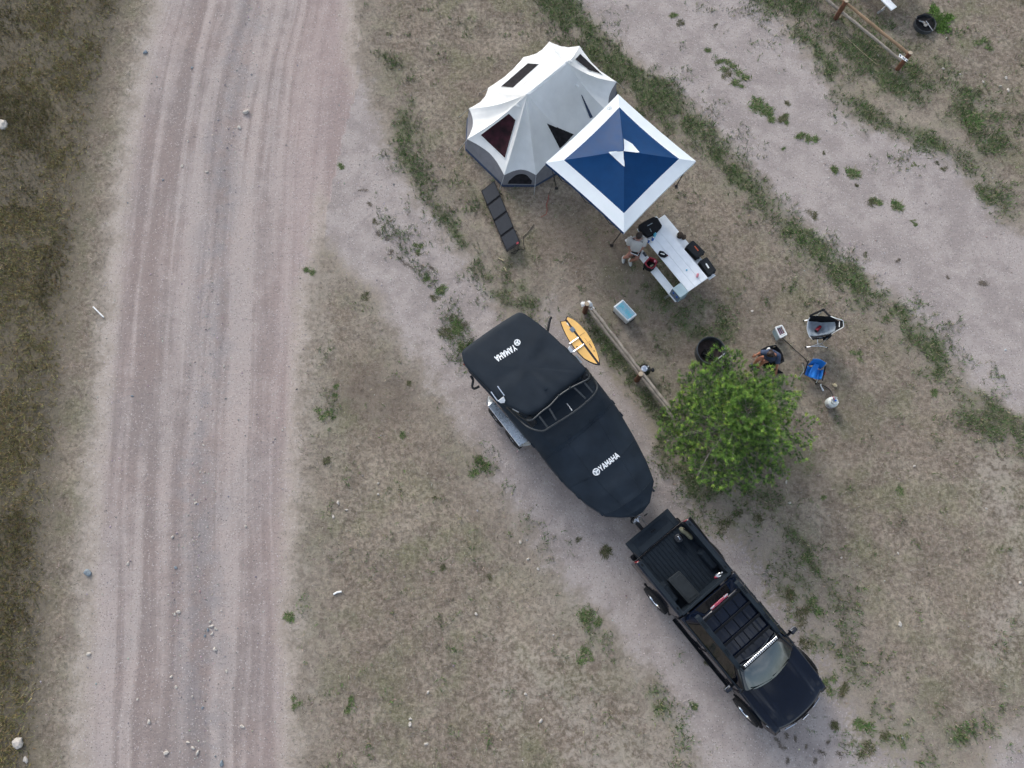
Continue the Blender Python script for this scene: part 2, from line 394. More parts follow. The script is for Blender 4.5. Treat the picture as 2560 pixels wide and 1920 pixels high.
def fields(pts):
    g = np.full(len(pts), -9.0); kind = np.zeros(len(pts), int); lat = np.zeros(len(pts)); lon = np.zeros(len(pts))
    for i, k in enumerate(['corner', 'lane', 'drive', 'road']):
        d, _ = seg_d(pts, POLY[k], True); sg = np.where(inside(pts, POLY[k]), d, -d)
        l, s = seg_d(pts, EDGE[k], False)
        up = sg > g
        if k == 'road': up = up | (sg > 0.0)
        g = np.where(up, np.maximum(sg, g), g); kind = np.where(up, i, kind); lat = np.where(up, l, lat); lon = np.where(up, s, lon)
    # verge left of the main road
    dl, _ = seg_d(pts, EDGE['road'], False)
    ex = np.interp(pts[:, 1], EDGE['road'][::-1, 1], EDGE['road'][::-1, 0])
    scrub = np.where(pts[:, 0] < ex, np.clip((dl-.1)/2.0, 0, 1), 0)
    cl = np.clip(.38+2.3*(vnoise(pts, 1.5, 41)*.5+vnoise(pts, 3.6, 42)*.5-.27), 0, 1.35)
    green = np.clip(np.maximum(band(pts, GREEN)*cl, band(pts, [(a, b*2.6, c*.55) for a, b, c in GREEN])*(.3+.9*vnoise(pts, 2.4, 43))), 0, 1)*np.where(pts[:, 0] < ex, 0, 1); pale = band(pts, PALE); bare = band(pts, BAREDIRT); mixed = band(pts, MIXED)
    return g, kind, lat, lon, scrub, green, pale, bare, mixed
fine = .11
xs = np.concatenate([[-420, -200, -90, -45, -30], np.arange(-22, 22.01, fine), [30, 45, 90, 200, 420]])
ys = np.concatenate([[-420, -200, -90, -40, -22], np.arange(-13, 20.01, fine), [28, 45, 90, 200, 420]])
GX, GY = np.meshgrid(xs, ys); gp = np.stack([GX.ravel(), GY.ravel()], 1)
gf = chunked(fields, gp)
near = (np.abs(gp[:, 0]) < 24) & (np.abs(gp[:, 1]) < 22)
offr = np.clip(-gf[0]*2, 0, 1)
gz = (vnoise(gp, 1.1, 1)-.5)*.02*offr+(vnoise(gp, 3.7, 2)-.5)*.018*offr+(vnoise(gp, .35, 3)-.5)*.03*offr
gz += np.where(gf[0] > 0, (vnoise(np.stack([gf[2]*2.2, gf[3]*.12], 1), 1, 4)-.5)*.02, 0)
gz = np.where(near, gz, 0)-.012
def ground_z(x, y):
    i = int(round((x+22)/fine))+5; j = int(round((y+13)/fine))+5
    i = min(max(i, 0), len(xs)-1); j = min(max(j, 0), len(ys)-1)
    return float(gz[j*len(xs)+i])

class NT:
    """small node-graph writer"""
    def __init__(s, name):
        s.m = bpy.data.materials.new(name); s.m.use_nodes = True; s.t = s.m.node_tree; s.b = s.t.nodes['Principled BSDF']; M[name] = s.m
        s.tc = s.t.nodes.new('ShaderNodeTexCoord').outputs['Object']
    def n(s, t, ins=None, **k):
        q = s.t.nodes.new(t)
        for a, b in k.items(): setattr(q, a, b)
        for a, b in (ins or {}).items():
            if hasattr(b, 'is_output'): s.t.links.new(b, q.inputs[a])
            else: q.inputs[a].default_value = b
        return q
    def noise(s, sc, det=5, ro=.55, vec=None, dist=0.0):
        return s.n('ShaderNodeTexNoise', {'Vector': vec or s.tc, 'Scale': sc, 'Detail': det, 'Roughness': ro, 'Distortion': dist}).outputs['Fac']
    def noisec(s, sc, det=3, vec=None):
        return s.n('ShaderNodeTexNoise', {'Vector': vec or s.tc, 'Scale': sc, 'Detail': det}).outputs['Color']
    def vor(s, sc, vec=None, out='Distance', feature='F1'):
        return s.n('ShaderNodeTexVoronoi', {'Vector': vec or s.tc, 'Scale': sc}, feature=feature).outputs[out]
    def math(s, op, a, b=0.0, c=0.0):
        return s.n('ShaderNodeMath', {0: a, 1: b, 2: c}, operation=op).outputs[0]
    def step(s, x, lo, hi):
        return s.n('ShaderNodeMapRange', {'Value': x, 'From Min': lo, 'From Max': hi}, interpolation_type='SMOOTHSTEP').outputs[0]
    def mix(s, f, a, b, mode='MIX'):
        q = s.n('ShaderNodeMixRGB', blend_type=mode)
        for i, v in zip((0, 1, 2), (f, a, b)):
            if hasattr(v, 'is_output'): s.t.links.new(v, q.inputs[i])
            elif i == 0: q.inputs[i].default_value = v
            else: q.inputs[i].default_value = (*v, 1)
        return q.outputs[0]
    def attr(s, name, out='Fac'): return s.n('ShaderNodeAttribute', attribute_name=name).outputs[out]
    def vec(s, x, y, z=0.0): return s.n('ShaderNodeCombineXYZ', {0: x, 1: y, 2: z}).outputs[0]
    def bump(s, h, st=.4, d=.02): s.t.links.new(s.n('ShaderNodeBump', {'Height': h, 'Strength': st, 'Distance': d}).outputs[0], s.b.inputs['Normal'])
    def out(s, col, rough=.9, spec=.2):
        s.t.links.new(col, s.b.inputs['Base Color']); s.b.inputs['Roughness'].default_value = rough; s.b.inputs['Specular IOR Level'].default_value = spec
        return s.m
g = NT('ground_mix')
gd, kd, la, lo_, sc_, gr_, pa_, ba_, mi_ = [g.attr(k) for k in ('gravel', 'kind', 'lat', 'lon', 'scrub', 'green', 'pale', 'bare', 'mixed')]
n_big, n_mid, n_fin, n_tiny = g.noise(.38, 3), g.noise(1.7, 4, .62), g.noise(7.5, 4, .65), g.noise(34, 3, .7)
mul, add, sub_ = (lambda a, b: g.math('MULTIPLY', a, b)), (lambda a, b: g.math('ADD', a, b)), (lambda a, b: g.math('SUBTRACT', a, b))
# --- gravel
str1 = g.noise(1, 3, .55, g.vec(mul(la, .85), mul(lo_, .05), 1.0), .2)
str2 = g.noise(1, 3, .55, g.vec(mul(la, 3.0), mul(lo_, .10), 5.0), .5)
streak = add(mul(str1, .5), mul(str2, .5))
isroad = g.step(kd, 2.4, 2.6)
tone = g.mix(isroad, add(mul(n_mid, .5), mul(g.noise(.6, 3), .5)), add(mul(streak, .8), mul(n_mid, .2)))
tone = g.step(tone, .42, .58)
rcol = g.mix(tone, (.240, .190, .176), (.455, .386, .356))
rcol = g.mix(mul(isroad, .35), rcol, g.mix(g.step(n_big, .42, .6), (.34, .305, .285), (.385, .32, .29)))
rcol = g.mix(mul(sub_(1.0, isroad), .62), rcol, g.mix(n_fin, (.335, .300, .282), (.405, .368, .345)))
rcol = g.mix(mul(mul(isroad, g.step(la, 4.2, 6.2)), .4), rcol, (.40, .305, .285))
strip = mul(g.step(g.math('ABSOLUTE', sub_(add(la, mul(sub_(n_big, .5), 3.0)), 3.15)), .9, .1), mul(isroad, g.step(n_mid, .38, .62)))
rcol = g.mix(mul(strip, .5), rcol, (.245, .235, .240))
sh = mul(g.step(add(gd, mul(sub_(n_mid, .5), .9)), .70, .05), isroad)
rcol = g.mix(mul(sh, .7), rcol, (.47, .41, .35))
vn = g.n('ShaderNodeTexVoronoi', {'Vector': g.tc, 'Scale': 26}, feature='F1'); vd = vn.outputs['Distance']; sp = g.n('ShaderNodeSeparateColor', {0: vn.outputs['Color']}).outputs
rcol = g.mix(mul(g.step(sp[0], .66, .98), g.step(vd, .55, .15)), rcol, (.54, .495, .47))
rcol = g.mix(mul(g.step(sp[1], .62, .92), g.step(vd, .45, .22)), rcol, (.19, .165, .165))
rcol = g.mix(.5, rcol, g.mix(n_tiny, (.34, .34, .34), (.66, .655, .65)), 'OVERLAY')
# --- dry grass over dirt
fib = g.noise(22, 3, .75, g.n('ShaderNodeMapping', {'Vector': g.tc, 'Scale': (1, .45, 1), 'Rotation': (0, 0, .6)}).outputs[0], 1.2)
fib2 = g.noise(20, 3, .75, g.n('ShaderNodeMapping', {'Vector': g.tc, 'Scale': (.4, 1, 1), 'Rotation': (0, 0, -.4)}).outputs[0], 1.2)
fb = mul(add(fib, fib2), .5)
n_pat = g.noise(.85, 4, .6)
dcol = g.mix(g.step(n_mid, .38, .64), (.182, .150, .118), (.312, .268, .214))
dcol = g.mix(mul(g.step(n_pat, .46, .62), .85), dcol, (.178, .170, .105))
dcol = g.mix(mul(g.step(g.noise(.28, 4, .6), .50, .64), .55), dcol, (.345, .292, .230))
dcol = g.mix(mul(g.step(n_big, .55, .42), .5), dcol, (.235, .188, .150))
dcol = g.mix(mul(g.step(fb, .46, .64), .6), dcol, (.33, .285, .235))
dcol = g.mix(mul(g.step(fb, .46, .34), .65), dcol, (.075, .062, .045))
dcol = g.mix(.55, dcol, g.mix(g.step(n_fin, .34, .66), (.27, .265, .25), (.74, .735, .73)), 'OVERLAY')
dcol = g.mix(mul(g.step(add(pa_, add(mul(sub_(n_mid, .5), 1.5), mul(sub_(n_fin, .5), 2.0))), .35, 1.15), .7), dcol, g.mix(fb, (.32, .275, .23), (.46, .41, .35)))
dus = mul(g.step(add(gd, mul(sub_(n_mid, .5), 1.6)), -1.7, .1), g.step(sc_, .3, .0)); dcol = g.mix(mul(dus, .55), dcol, g.mix(fb, (.25, .215, .175), (.41, .36, .305)))
dcol = g.mix(mul(ba_, g.step(n_fin, .2, .7)), dcol, (.125, .100, .082))
grn = g.step(add(gr_, add(mul(sub_(n_fin, .5), 1.5), mul(sub_(n_mid, .5), .8))), .25, 1.0)
dcol = g.mix(mul(grn, .85), dcol, g.mix(fb, (.062, .086, .034), (.145, .175, .078)))
scol = g.mix(g.step(n_mid, .35, .65), (.088, .074, .056), (.140, .120, .094))
scol = g.mix(mul(g.step(add(sc_, mul(sub_(n_mid, .5), .5)), .95, .45), .8), scol, g.mix(fb, (.145, .124, .102), (.215, .188, .158)))
scol = g.mix(mul(g.step(n_big, .42, .60), .8), scol, (.112, .100, .084))
scol = g.mix(g.step(fb, .42, .60), scol, (.18, .15, .10)); scol = g.mix(mul(g.step(fb, .46, .34), .7), scol, (.055, .046, .032))
dcol = g.mix(g.step(add(sc_, mul(sub_(n_mid, .5), .9)), .12, .7), dcol, scol)
edge = add(gd, add(mul(sub_(n_mid, .5), 1.5), mul(sub_(n_fin, .5), .6)))
edge = sub_(edge, mul(gr_, .45)); edge = sub_(edge, mul(mi_, mul(g.step(add(mul(n_fin, .5), mul(n_mid, .5)), .40, .62), 1.5)))
gm = g.step(edge, -.42, .42)
col = g.mix(gm, dcol, rcol)
g.bump(add(mul(n_tiny, .8), mul(n_fin, 1.2)), .6, .03)
g.out(col, .95, .12)

NX, NY = len(xs), len(ys)
jj, ii = np.meshgrid(np.arange(NY-1), np.arange(NX-1), indexing='ij')
fa = (jj*NX+ii).ravel(); faces = np.stack([fa, fa+1, fa+NX+1, fa+NX], 1)
fc_g = gf[0][faces].mean(1); fc_k = gf[1][faces].max(1)
region = np.where(fc_g > 0, fc_k+1, 0)
names = {0: 'ground', 1: 'gravel_turnout', 2: 'gravel_lane', 3: 'driveway', 4: 'gravel_road'}
for rg, nm in names.items():
    fs = faces[region == rg]
    if not len(fs): continue
    u, inv = np.unique(fs, return_inverse=True); inv = inv.reshape(fs.shape)
    me = bpy.data.meshes.new(nm); co = np.stack([gp[u, 0], gp[u, 1], gz[u]], 1)
    me.vertices.add(len(u)); me.vertices.foreach_set('co', co.ravel().astype(np.float32))
    me.loops.add(fs.size); me.loops.foreach_set('vertex_index', inv.ravel().astype(np.int32))
    me.polygons.add(len(fs)); me.polygons.foreach_set('loop_start', (np.arange(len(fs))*4).astype(np.int32)); 
    me.update(calc_edges=True); me.polygons.foreach_set('use_smooth', np.ones(len(fs), bool))
    for k, a in zip(('gravel', 'kind', 'lat', 'lon', 'scrub', 'green', 'pale', 'bare', 'mixed'), gf):
        at = me.attributes.new(k, 'FLOAT', 'POINT'); at.data.foreach_set('value', a[u].astype(np.float32))
    me.materials.append(M['ground_mix']); o = link(bpy.data.objects.new(nm, me)); o['kind'] = 'structure'

# ------------------------------------------------------------------ loose scatter: grass, weeds, pebbles (uncountable)
def leafmat(name, rough=.8, trans=.25):
    q = NT(name); c = q.attr('tint', 'Color'); q.out(c, rough, .2)
    if not trans: return q.m
    tr = q.n('ShaderNodeBsdfTranslucent', {'Color': c}); mxs = q.n('ShaderNodeMixShader', {0: trans, 1: q.b.outputs[0], 2: tr.outputs[0]})
    q.t.links.new(mxs.outputs[0], q.t.nodes['Material Output'].inputs[0]); return q.m
leafmat('blades', .85, 0.0); leafmat('needles', .55, .35); leafmat('pebbles', .9, 0.0)
def soup(name, verts, nper, cols, mat_, label=None, cat=None, kind='stuff', parent=None):
    """verts (N*nper,3) separate triangles/quads, cols (N,3) one tint for each"""
    n = len(verts)//nper; me = bpy.data.meshes.new(name)
    me.vertices.add(len(verts)); me.vertices.foreach_set('co', verts.astype(np.float32).ravel())
    me.loops.add(len(verts)); me.loops.foreach_set('vertex_index', np.arange(len(verts), dtype=np.int32))
    me.polygons.add(n); me.polygons.foreach_set('loop_start', (np.arange(n)*nper).astype(np.int32)); me.update(calc_edges=True)
    at = me.attributes.new('tint', 'FLOAT_COLOR', 'POINT')
    at.data.foreach_set('color', np.repeat(np.concatenate([cols, np.ones((n, 1))], 1), nper, 0).astype(np.float32).ravel())
    me.materials.append(M[mat_]); o = link(bpy.data.objects.new(name, me)); tag(o, label, cat, None, kind)
    if parent is not None: o.parent = parent
    return o
def blades(pos, length, width, lean, rng, up=1.0):
    """one slim triangle for each position"""
    n = len(pos); a = rng.uniform(0, 2*np.pi, n); ln = length*rng.uniform(.6, 1.3, n); le = np.clip(rng.normal(lean, .25, n), .05, 1.45)
    d = np.stack([np.cos(a)*np.sin(le), np.sin(a)*np.sin(le), np.cos(le)*up], 1)
    b = rng.uniform(0, 2*np.pi, n); wv = np.stack([np.cos(b), np.sin(b), np.zeros(n)], 1)*(width*rng.uniform(.6, 1.4, n))[:, None]
    v = np.empty((n, 3, 3)); v[:, 0] = pos-wv; v[:, 1] = pos+wv; v[:, 2] = pos+d*ln[:, None]
    return v.reshape(-1, 3)
def rand_xy(n, x0=-19, x1=19, y0=-11.5, y1=19): return np.stack([RNG.uniform(x0, x1, n), RNG.uniform(y0, y1, n)], 1)
def zat(p):
    i = np.clip(np.round((p[:, 0]+22)/fine).astype(int)+5, 0, NX-1); j = np.clip(np.round((p[:, 1]+13)/fine).astype(int)+5, 0, NY-1)
    return gz[j*NX+i]
def fat(p):
    i = np.clip(np.round((p[:, 0]+22)/fine).astype(int)+5, 0, NX-1); j = np.clip(np.round((p[:, 1]+13)/fine).astype(int)+5, 0, NY-1)
    k = j*NX+i; return [a[k] for a in gf]
def tint(base, n, var=.25, hue=.08):
    b = np.array(base)[RNG.integers(0, len(base), n)]
    return np.clip(b*(1+RNG.normal(0, var, n))[:, None]*(1+RNG.normal(0, hue, (n, 3))), .004, .9)
# dry grass
p = rand_xy(620000); f = fat(p); nz = vnoise(p, 1.6, 9)*.6+vnoise(p, 5, 10)*.4
dens = np.clip(-f[0]*3+.3, 0, 1)*np.clip(.15+nz*1.5-f[6]*.6, .05, 1)*(1-f[4])*(1-f[7]*.7)
p = p[RNG.uniform(0, 1, len(p)) < dens*.68]
pos = np.concatenate([p, (zat(p)-.003)[:, None]], 1)
soup('dry_grass', blades(pos, .10, .006, 1.1, RNG), 3, tint([(.27, .23, .19), (.22, .185, .15), (.35, .31, .26), (.18, .17, .115), (.16, .165, .09), (.12, .10, .08), (.31, .265, .21)], len(p)), 'blades', 'short dry straw-coloured grass covering the campsite ground', 'grass')
# verge scrub
p = rand_xy(200000, -19, -6); f = fat(p); nz = vnoise(p, 1.0, 12)*.6+vnoise(p, 3.4, 13)*.4
dens = np.clip((f[4]-.45)*2.2, 0, 1)*np.clip((nz-.2)*2.2, .2, 1)
p = p[RNG.uniform(0, 1, len(p)) < dens]; q = []
for dx in range(3): q.append(p+RNG.normal(0, .025, p.shape))
p = np.concatenate(q); pos = np.concatenate([p, (zat(p)-.003)[:, None]], 1); f = fat(p)
yel = vnoise(p, .55, 15)+np.clip((-11.5-p[:, 0])*.08, -.1, .25)
cols = tint([(.17, .14, .065), (.14, .13, .06), (.24, .20, .09), (.17, .12, .065), (.12, .115, .055), (.20, .17, .12)], len(p), .3)
cols *= np.where(yel > .62, 1.25, .85)[:, None]*np.array([1, 1, .9])
soup('verge_scrub', blades(pos, .13, .010, .95, RNG), 3, cols, 'blades', 'dark brown and olive scrubby weeds left of the gravel road', 'scrub')
# green growth
p = rand_xy(420000); f = fat(p); nz = vnoise(p, 2.2, 21)*.5+vnoise(p, 6, 22)*.5
dens = np.clip((f[5]*1.5+nz*.9-.80)*1.6, 0, 1)*np.where(f[5] > .06, 1, 0)
back = (nz > .72) & (f[0] < -.3) & (f[4] < .1) & (RNG.uniform(0, 1, len(p)) < .35)
p = p[(RNG.uniform(0, 1, len(p)) < dens) | back]
q = np.concatenate([p+RNG.normal(0, .02, p.shape) for k in range(3)]); pos = np.concatenate([q, (zat(q)-.003)[:, None]], 1)
soup('green_grass', blades(pos, .12, .009, .75, RNG), 3, tint([(.075, .17, .042), (.06, .13, .036), (.11, .20, .058), (.09, .145, .052), (.15, .18, .08), (.20, .19, .11), (.28, .24, .165), (.30, .26, .19)], len(q), .3), 'blades', 'green grass and low weeds along the edges of the tracks', 'grass')
# pebbles
p = rand_xy(110000); f = fat(p)
st = np.where((f[1] == 3) & (np.abs(f[2]-3.15+(vnoise(p, .4, 30)-.5)*1.4) < .5), 1.0, .22)
keep = (f[0] > -.1) & (RNG.uniform(0, 1, len(p)) < st*.75)
keep |= (f[0] < 0) & (RNG.uniform(0, 1, len(p)) < .012)
p = p[keep]; n = len(p); r = np.clip(RNG.lognormal(-4.5, .42, n), .005, .035)
zz = zat(p)+r*.25; az = RNG.uniform(0, 6.28, n)
dirs = np.array([(1, 0, 0), (0, 1, 0), (-1, 0, 0), (0, -1, 0)]); tris = []
pk = np.zeros((n, 6, 3))
for k in range(4):
    a = az+k*np.pi/2; rr = r*RNG.uniform(.7, 1.3, n); pk[:, k] = np.stack([p[:, 0]+np.cos(a)*rr, p[:, 1]+np.sin(a)*rr, zz], 1)
pk[:, 4] = np.stack([p[:, 0], p[:, 1], zz+r*.8], 1)
t = np.stack([pk[:, [k, (k+1) % 4, 4]] for k in range(4)], 1).reshape(-1, 3)
cols = np.repeat(tint([(.42, .38, .36), (.34, .30, .29), (.26, .25, .26), (.38, .32, .29), (.47, .43, .41), (.24, .22, .22)], n, .2), 4, 0)
soup('pebbles', t, 3, cols, 'pebbles', 'loose mixed pebbles scattered over the gravel tracks', 'gravel')

# ================================================================== TENT
tz = zoomer(1100, 60, 3.77)
EV, PK = .55, 2.35
E = {k: tz(x, y, EV) for k, (x, y) in dict(e1=(255, 1085), e2=(605, 1425), e3=(905, 1425), e4=(1330, 1170), e5=(1610, 850), e6=(1665, 545), e7=(1315, 205), e8=(1030, 165), e9=(790, 310), e10=(455, 600), e11=(272, 795)).items()}
PA, PB = tz(820, 660, PK), tz(1190, 360, PK)
tent = thing('bell_tent', 'large white twin-peaked tent with dark mesh windows beside the blue canopy', 'tent', ((PA.x+PB.x)/2, (PA.y+PB.y)/2, 0))
cen = (PA+PB)/2
def panel(A0, A1, B0, B1, sag=.10, scal=.12, n=12):
    c0 = Vector((cen.x, cen.y, 0)); mb = MB()
    def fn(t, s):
        top = A0.lerp(A1, t); bot = B0.lerp(B1, t); k = 4*t*(1-t)
        inn = (Vector((((A0+A1)/2).x, ((A0+A1)/2).y, EV))-bot); inn.z = 0
        bot = bot+inn.normalized()*scal*k+Vector((0, 0, .05*k))
        p = top.lerp(bot, s)
        p.z -= .20*math.sin(math.pi*s)*(0.8)          # cloth hangs between peak and eave
        p.z -= sag*k*math.sin(math.pi*min(1, s*1.02))*1.0
        p.z += .012*math.sin(t*23+s*3)*s*k
        return p
    return mb.grid(fn, n, n)
ring = ['e1', 'e2', 'e3', 'e4', 'e5', 'e6', 'e7', 'e8', 'e9', 'e10', 'e11']
peak = dict(e1=PA, e2=PA, e3=PA, e4=PA, e5=PB, e6=PB, e7=PB, e8=PB, e9=PB, e10=PA, e11=PA)
allroof = MB()
for a, b in zip(ring, ring[1:]+ring[:1]):
    pn = panel(peak[a], peak[b], E[a], E[b], sag=.15, scal=.16 if a not in ('e4', 'e9') else .11)
    allroof.add(pn.v, pn.f); pn.build('roof_panel', 'tent_white', tent, world=True, smooth=True)
mid = MB()
def ridge(u, v):
    d = (PB-PA); s = d.cross(Vector((0, 0, 1))).normalized(); p = PA.lerp(PB, u)
    return p+s*(v-.5)*.10+Vector((0, 0, .012-.05*math.sin(math.pi*u)-abs(v-.5)*.03))
mid.grid(ridge, 10, 4).build('ridge_strip', 'tent_white', tent, world=True, smooth=True)
for pkp in (PA, PB):
    MB().ball(pkp+Vector((0, 0, .0)), .05, 10, 6, (1, 1, .6)).build('peak_cap', 'tent_white', tent, world=True, smooth=True)
    MB().tube([Vector((pkp.x, pkp.y, 0)), pkp-Vector((0, 0, .03))], .016).build('pole', 'steel', tent, world=True)
for a, b in zip(ring, ring[1:]+ring[:1]):
    A, B = E[a], E[b]; oa = Vector((A.x-cen.x, A.y-cen.y, 0)).normalized()*.06; ob = Vector((B.x-cen.x, B.y-cen.y, 0)).normalized()*.06
    pk2 = (peak[a]+peak[b])/2
    def wf(t, s):
        k = 4*t*(1-t); bot = A.lerp(B, t); inn = Vector((pk2.x-bot.x, pk2.y-bot.y, 0)).normalized()
        top = bot+inn*.16*k+Vector((0, 0, .05*k)); low = bot+oa.lerp(ob, t); low.z = .06
        return top.lerp(low, s)
    MB().grid(wf, 8, 4).build('wall_panel', 'tent_grey', tent, world=True, smooth=True)
    def sk(t, s):
        p = wf(t, 1).copy(); q = p+oa.lerp(ob, t)*.7; q.z = .0; return p.lerp(q, s)
    MB().grid(sk, 6, 1).build('ground_skirt', 'tent_navy', tent, world=True)
TB = bvh_of(allroof)
tpx = lambda x, y: (1100+x/3.77, 60+y/3.77)
for q, m_ in [([(650, 840), (718, 905), (615, 1268), (382, 1045)], 'mesh_red'), ([(1002, 930), (1262, 1040), (1180, 1130), (1128, 1178)], 'mesh_dark'), ([(830, 372), (938, 380), (690, 606), (572, 595)], 'mesh_dark'), ([(1318, 282), (1530, 482), (1400, 440), (1268, 335)], 'mesh_dark')]:
    wo = patch(TB, [tpx(*c) for c in q], 8, 8, .012).build('mesh_window', m_, tent, world=True, smooth=True)
    bd = MB(); qq = [Vector(tpx(*c)).to_3d() for c in q]
    for i in range(4):
        a, b = qq[i], qq[(i+1) % 4]; ps = [cast(TB, *(a.lerp(b, t/6))[:2], .014) for t in range(7)]
        ps = [x for x in ps if x]
        if len(ps) > 1: bd.tube(ps, .008, 5)
    o = bd.build('window_binding', 'tent_white', None); o.parent = wo
patch(TB, [tpx(940, 380), tpx(1000, 382), tpx(742, 608), tpx(692, 606)], 4, 8, .011).build('rolled_flap', 'canopy_white', tent, world=True, smooth=True)
patch(TB, [tpx(1328, 668), tpx(1336, 668), tpx(1440, 880), tpx(1412, 890)], 2, 8, .012).build('door_slit', 'tent_navy', tent, world=True, smooth=True)
for x, y in ((1225, 350), (1285, 580), (735, 770)):
    c = cast(TB, *tpx(x, y), .0)
    if c: MB().ball(c, .075, 10, 6, (1.4, .7, .55), Matrix.Rotation(-.6, 3, 'Z')).build('vent_hood', 'tent_white', tent, world=True, smooth=True)
# arched mesh in the wall below the eave
A, B = E['e2'], E['e3']
def arch(u, v):
    p = A.lerp(B, .16+.72*u); top = .47-.20*(abs(u-.5)*2)**2.2; oa = Vector((p.x-cen.x, p.y-cen.y, 0)).normalized()
    q = p+oa*(.045-.14*4*(.16+.72*u)*(1-.16-.72*u)*v); q.z = .20+(top-.20)*v; q += oa*(.06*(1-v)); 
    return q
MB().grid(arch, 10, 4).build('mesh_window', 'mesh_dark', tent, world=True, smooth=True)
for k in ring:
    e = E[k]; d = Vector((e.x-cen.x, e.y-cen.y, 0)).normalized()
    a = e+Vector((0, 0, -.02)); b = Vector((e.x, e.y, .03))+d*.34
    MB().tube([a, b], .008, 5).build('guy_line', 'alu', tent, world=True)
    MB().tube([b+Vector((0, 0, .04)), b+d*.03+Vector((0, 0, -.05))], .009, 5).build('stake', 'steel', tent, world=True)

# ================================================================== CANOPY SHELTER
cz = zoomer(1330, 200, 3.95); CE, CA = 2.1, 2.68
CL, CTp, CR, CB = P(1364, 407, CE), P(1545, 235, CE), P(1740, 403, CE), P(1560, 582, CE)
cc = (CL+CTp+CR+CB)/4; AP = Vector((cc.x, cc.y, CA))
can = thing('canopy_shelter', 'square pop-up canopy, navy blue with wide white border and white vents', 'canopy', (cc.x, cc.y, 0))
canall = MB()
corners = [CL, CTp, CR, CB]
F_ = .76
def cpt(i, t, s):
    a, b = corners[i], corners[(i+1) % 4]; e = a.lerp(b, t); k = 4*t*(1-t)
    e = e+(cc-e)*(.022*k); e.z = CE
    p = AP.lerp(e, s); p.z = CA+(CE-CA)*(s**.93)-.05*k*math.sin(math.pi*s)+.004*math.sin(t*31)*s*k
    return p
for i in range(4):
    a = MB().grid(lambda t, s: cpt(i, t, s*F_), 14, 10); b = MB().grid(lambda t, s: cpt(i, t, F_+s*(1-F_)), 14, 4)
    canall.add(a.v, a.f); canall.add(b.v, b.f)
    a.build('roof_panel', 'canopy_blue', can, world=True, smooth=True)
    b.build('border_panel', 'canopy_white', can, world=True, smooth=True)
    MB().grid(lambda t, s: cpt(i, t, 1)+Vector((0, 0, -.11*s)), 14, 2).build('valance', 'canopy_blue' if i == 3 else 'canopy_white', can, world=True, smooth=True)  # blue on the lower-left valance paints in the white border's shading
CBV = bvh_of(canall); cpx = lambda x, y: (1330+x/3.95, 200+y/3.95)
for q in ([(905, 703), (757, 716), (835, 790), (910, 858)], [(908, 703), (902, 585), (985, 632), (1060, 720)]):
    patch(CBV, [cpx(*c) for c in q], 6, 6, .02).build('vent_flap', 'canopy_white', can, world=True, smooth=True)
em = MB()      # small round emblem on the border
ex, ey = cpx(762, 288)
u_, v_ = Vector((.72, -.70)), Vector((.70, .72))
for k in range(9):
    a0, a1 = -2.6+k*.42, -2.6+(k+1)*.42
    pts = [Vector((ex, ey))+u_*math.cos(a)*r*1.5+v_*math.sin(a)*r for a, r in ((a0, 4), (a1, 4), (a1, 4.8), (a0, 4.8))]
    h = [cast(CBV, *p_, .006) for p_ in pts]
    if all(h): em.quad(*h)
for a, b in (((-3, -1), (1, 1)), ((1, 1), (4, -1)), ((-1, 2), (3, 2))):
    A_, B_ = [Vector((ex, ey))+u_*c[0]+v_*c[1] for c in (a, b)]; nn = (B_-A_).normalized(); nn = Vector((-nn.y, nn.x))*.6
    h = [cast(CBV, *p_, .006) for p_ in (A_-nn, B_-nn, B_+nn, A_+nn)]
    if all(h): em.quad(*h)
em.build('emblem', 'logo_grey', can, world=True)
feet = [P(1391, 471), P(1520, 345), P(1690, 466), P(1529, 614)]
for c, f0 in zip(corners, feet):
    top = c+(cc-c)*.07; top.z = CE-.06
    MB().tube([top, f0+Vector((0, 0, .02))], .016, 6).build('leg', 'black_metal', can, world=True)
    MB().box(f0+Vector((0, 0, .01)), (.09, .09, .02)).build('foot_plate', 'black_metal', can, world=True)
for i in range(4):
    a, b = corners[i], corners[(i+1) % 4]; a = a+(cc-a)*.07; b = b+(cc-b)*.07; pts = []
    for k in range(7): p = a.lerp(b, k/6); p.z = CE-(.10 if k % 2 == 0 else .42); pts.append(p)
    MB().tube(pts, .012, 5).build('truss', 'black_metal', can, world=True)
for a, b in (((1388, 440), (1372, 487)), ((1450, 420), (1505, 548))):
    MB().tube([P(a[0], a[1], 1.2 if a[0] > 1400 else .9), P(*b, .02)], .006, 5).build('guy_line', 'black_metal', can, world=True)
rp = [P(1372, 487, .02), P(1370, 500, .02), P(1366, 512, .015), P(1368, 524, .015), P(1366, 535, .015), P(1352, 543, .015)]
tag(MB().tube(rp, .010, 5).build('rope', 'cord_red'), 'thin red guy rope lying in the grass left of the canopy', 'rope')

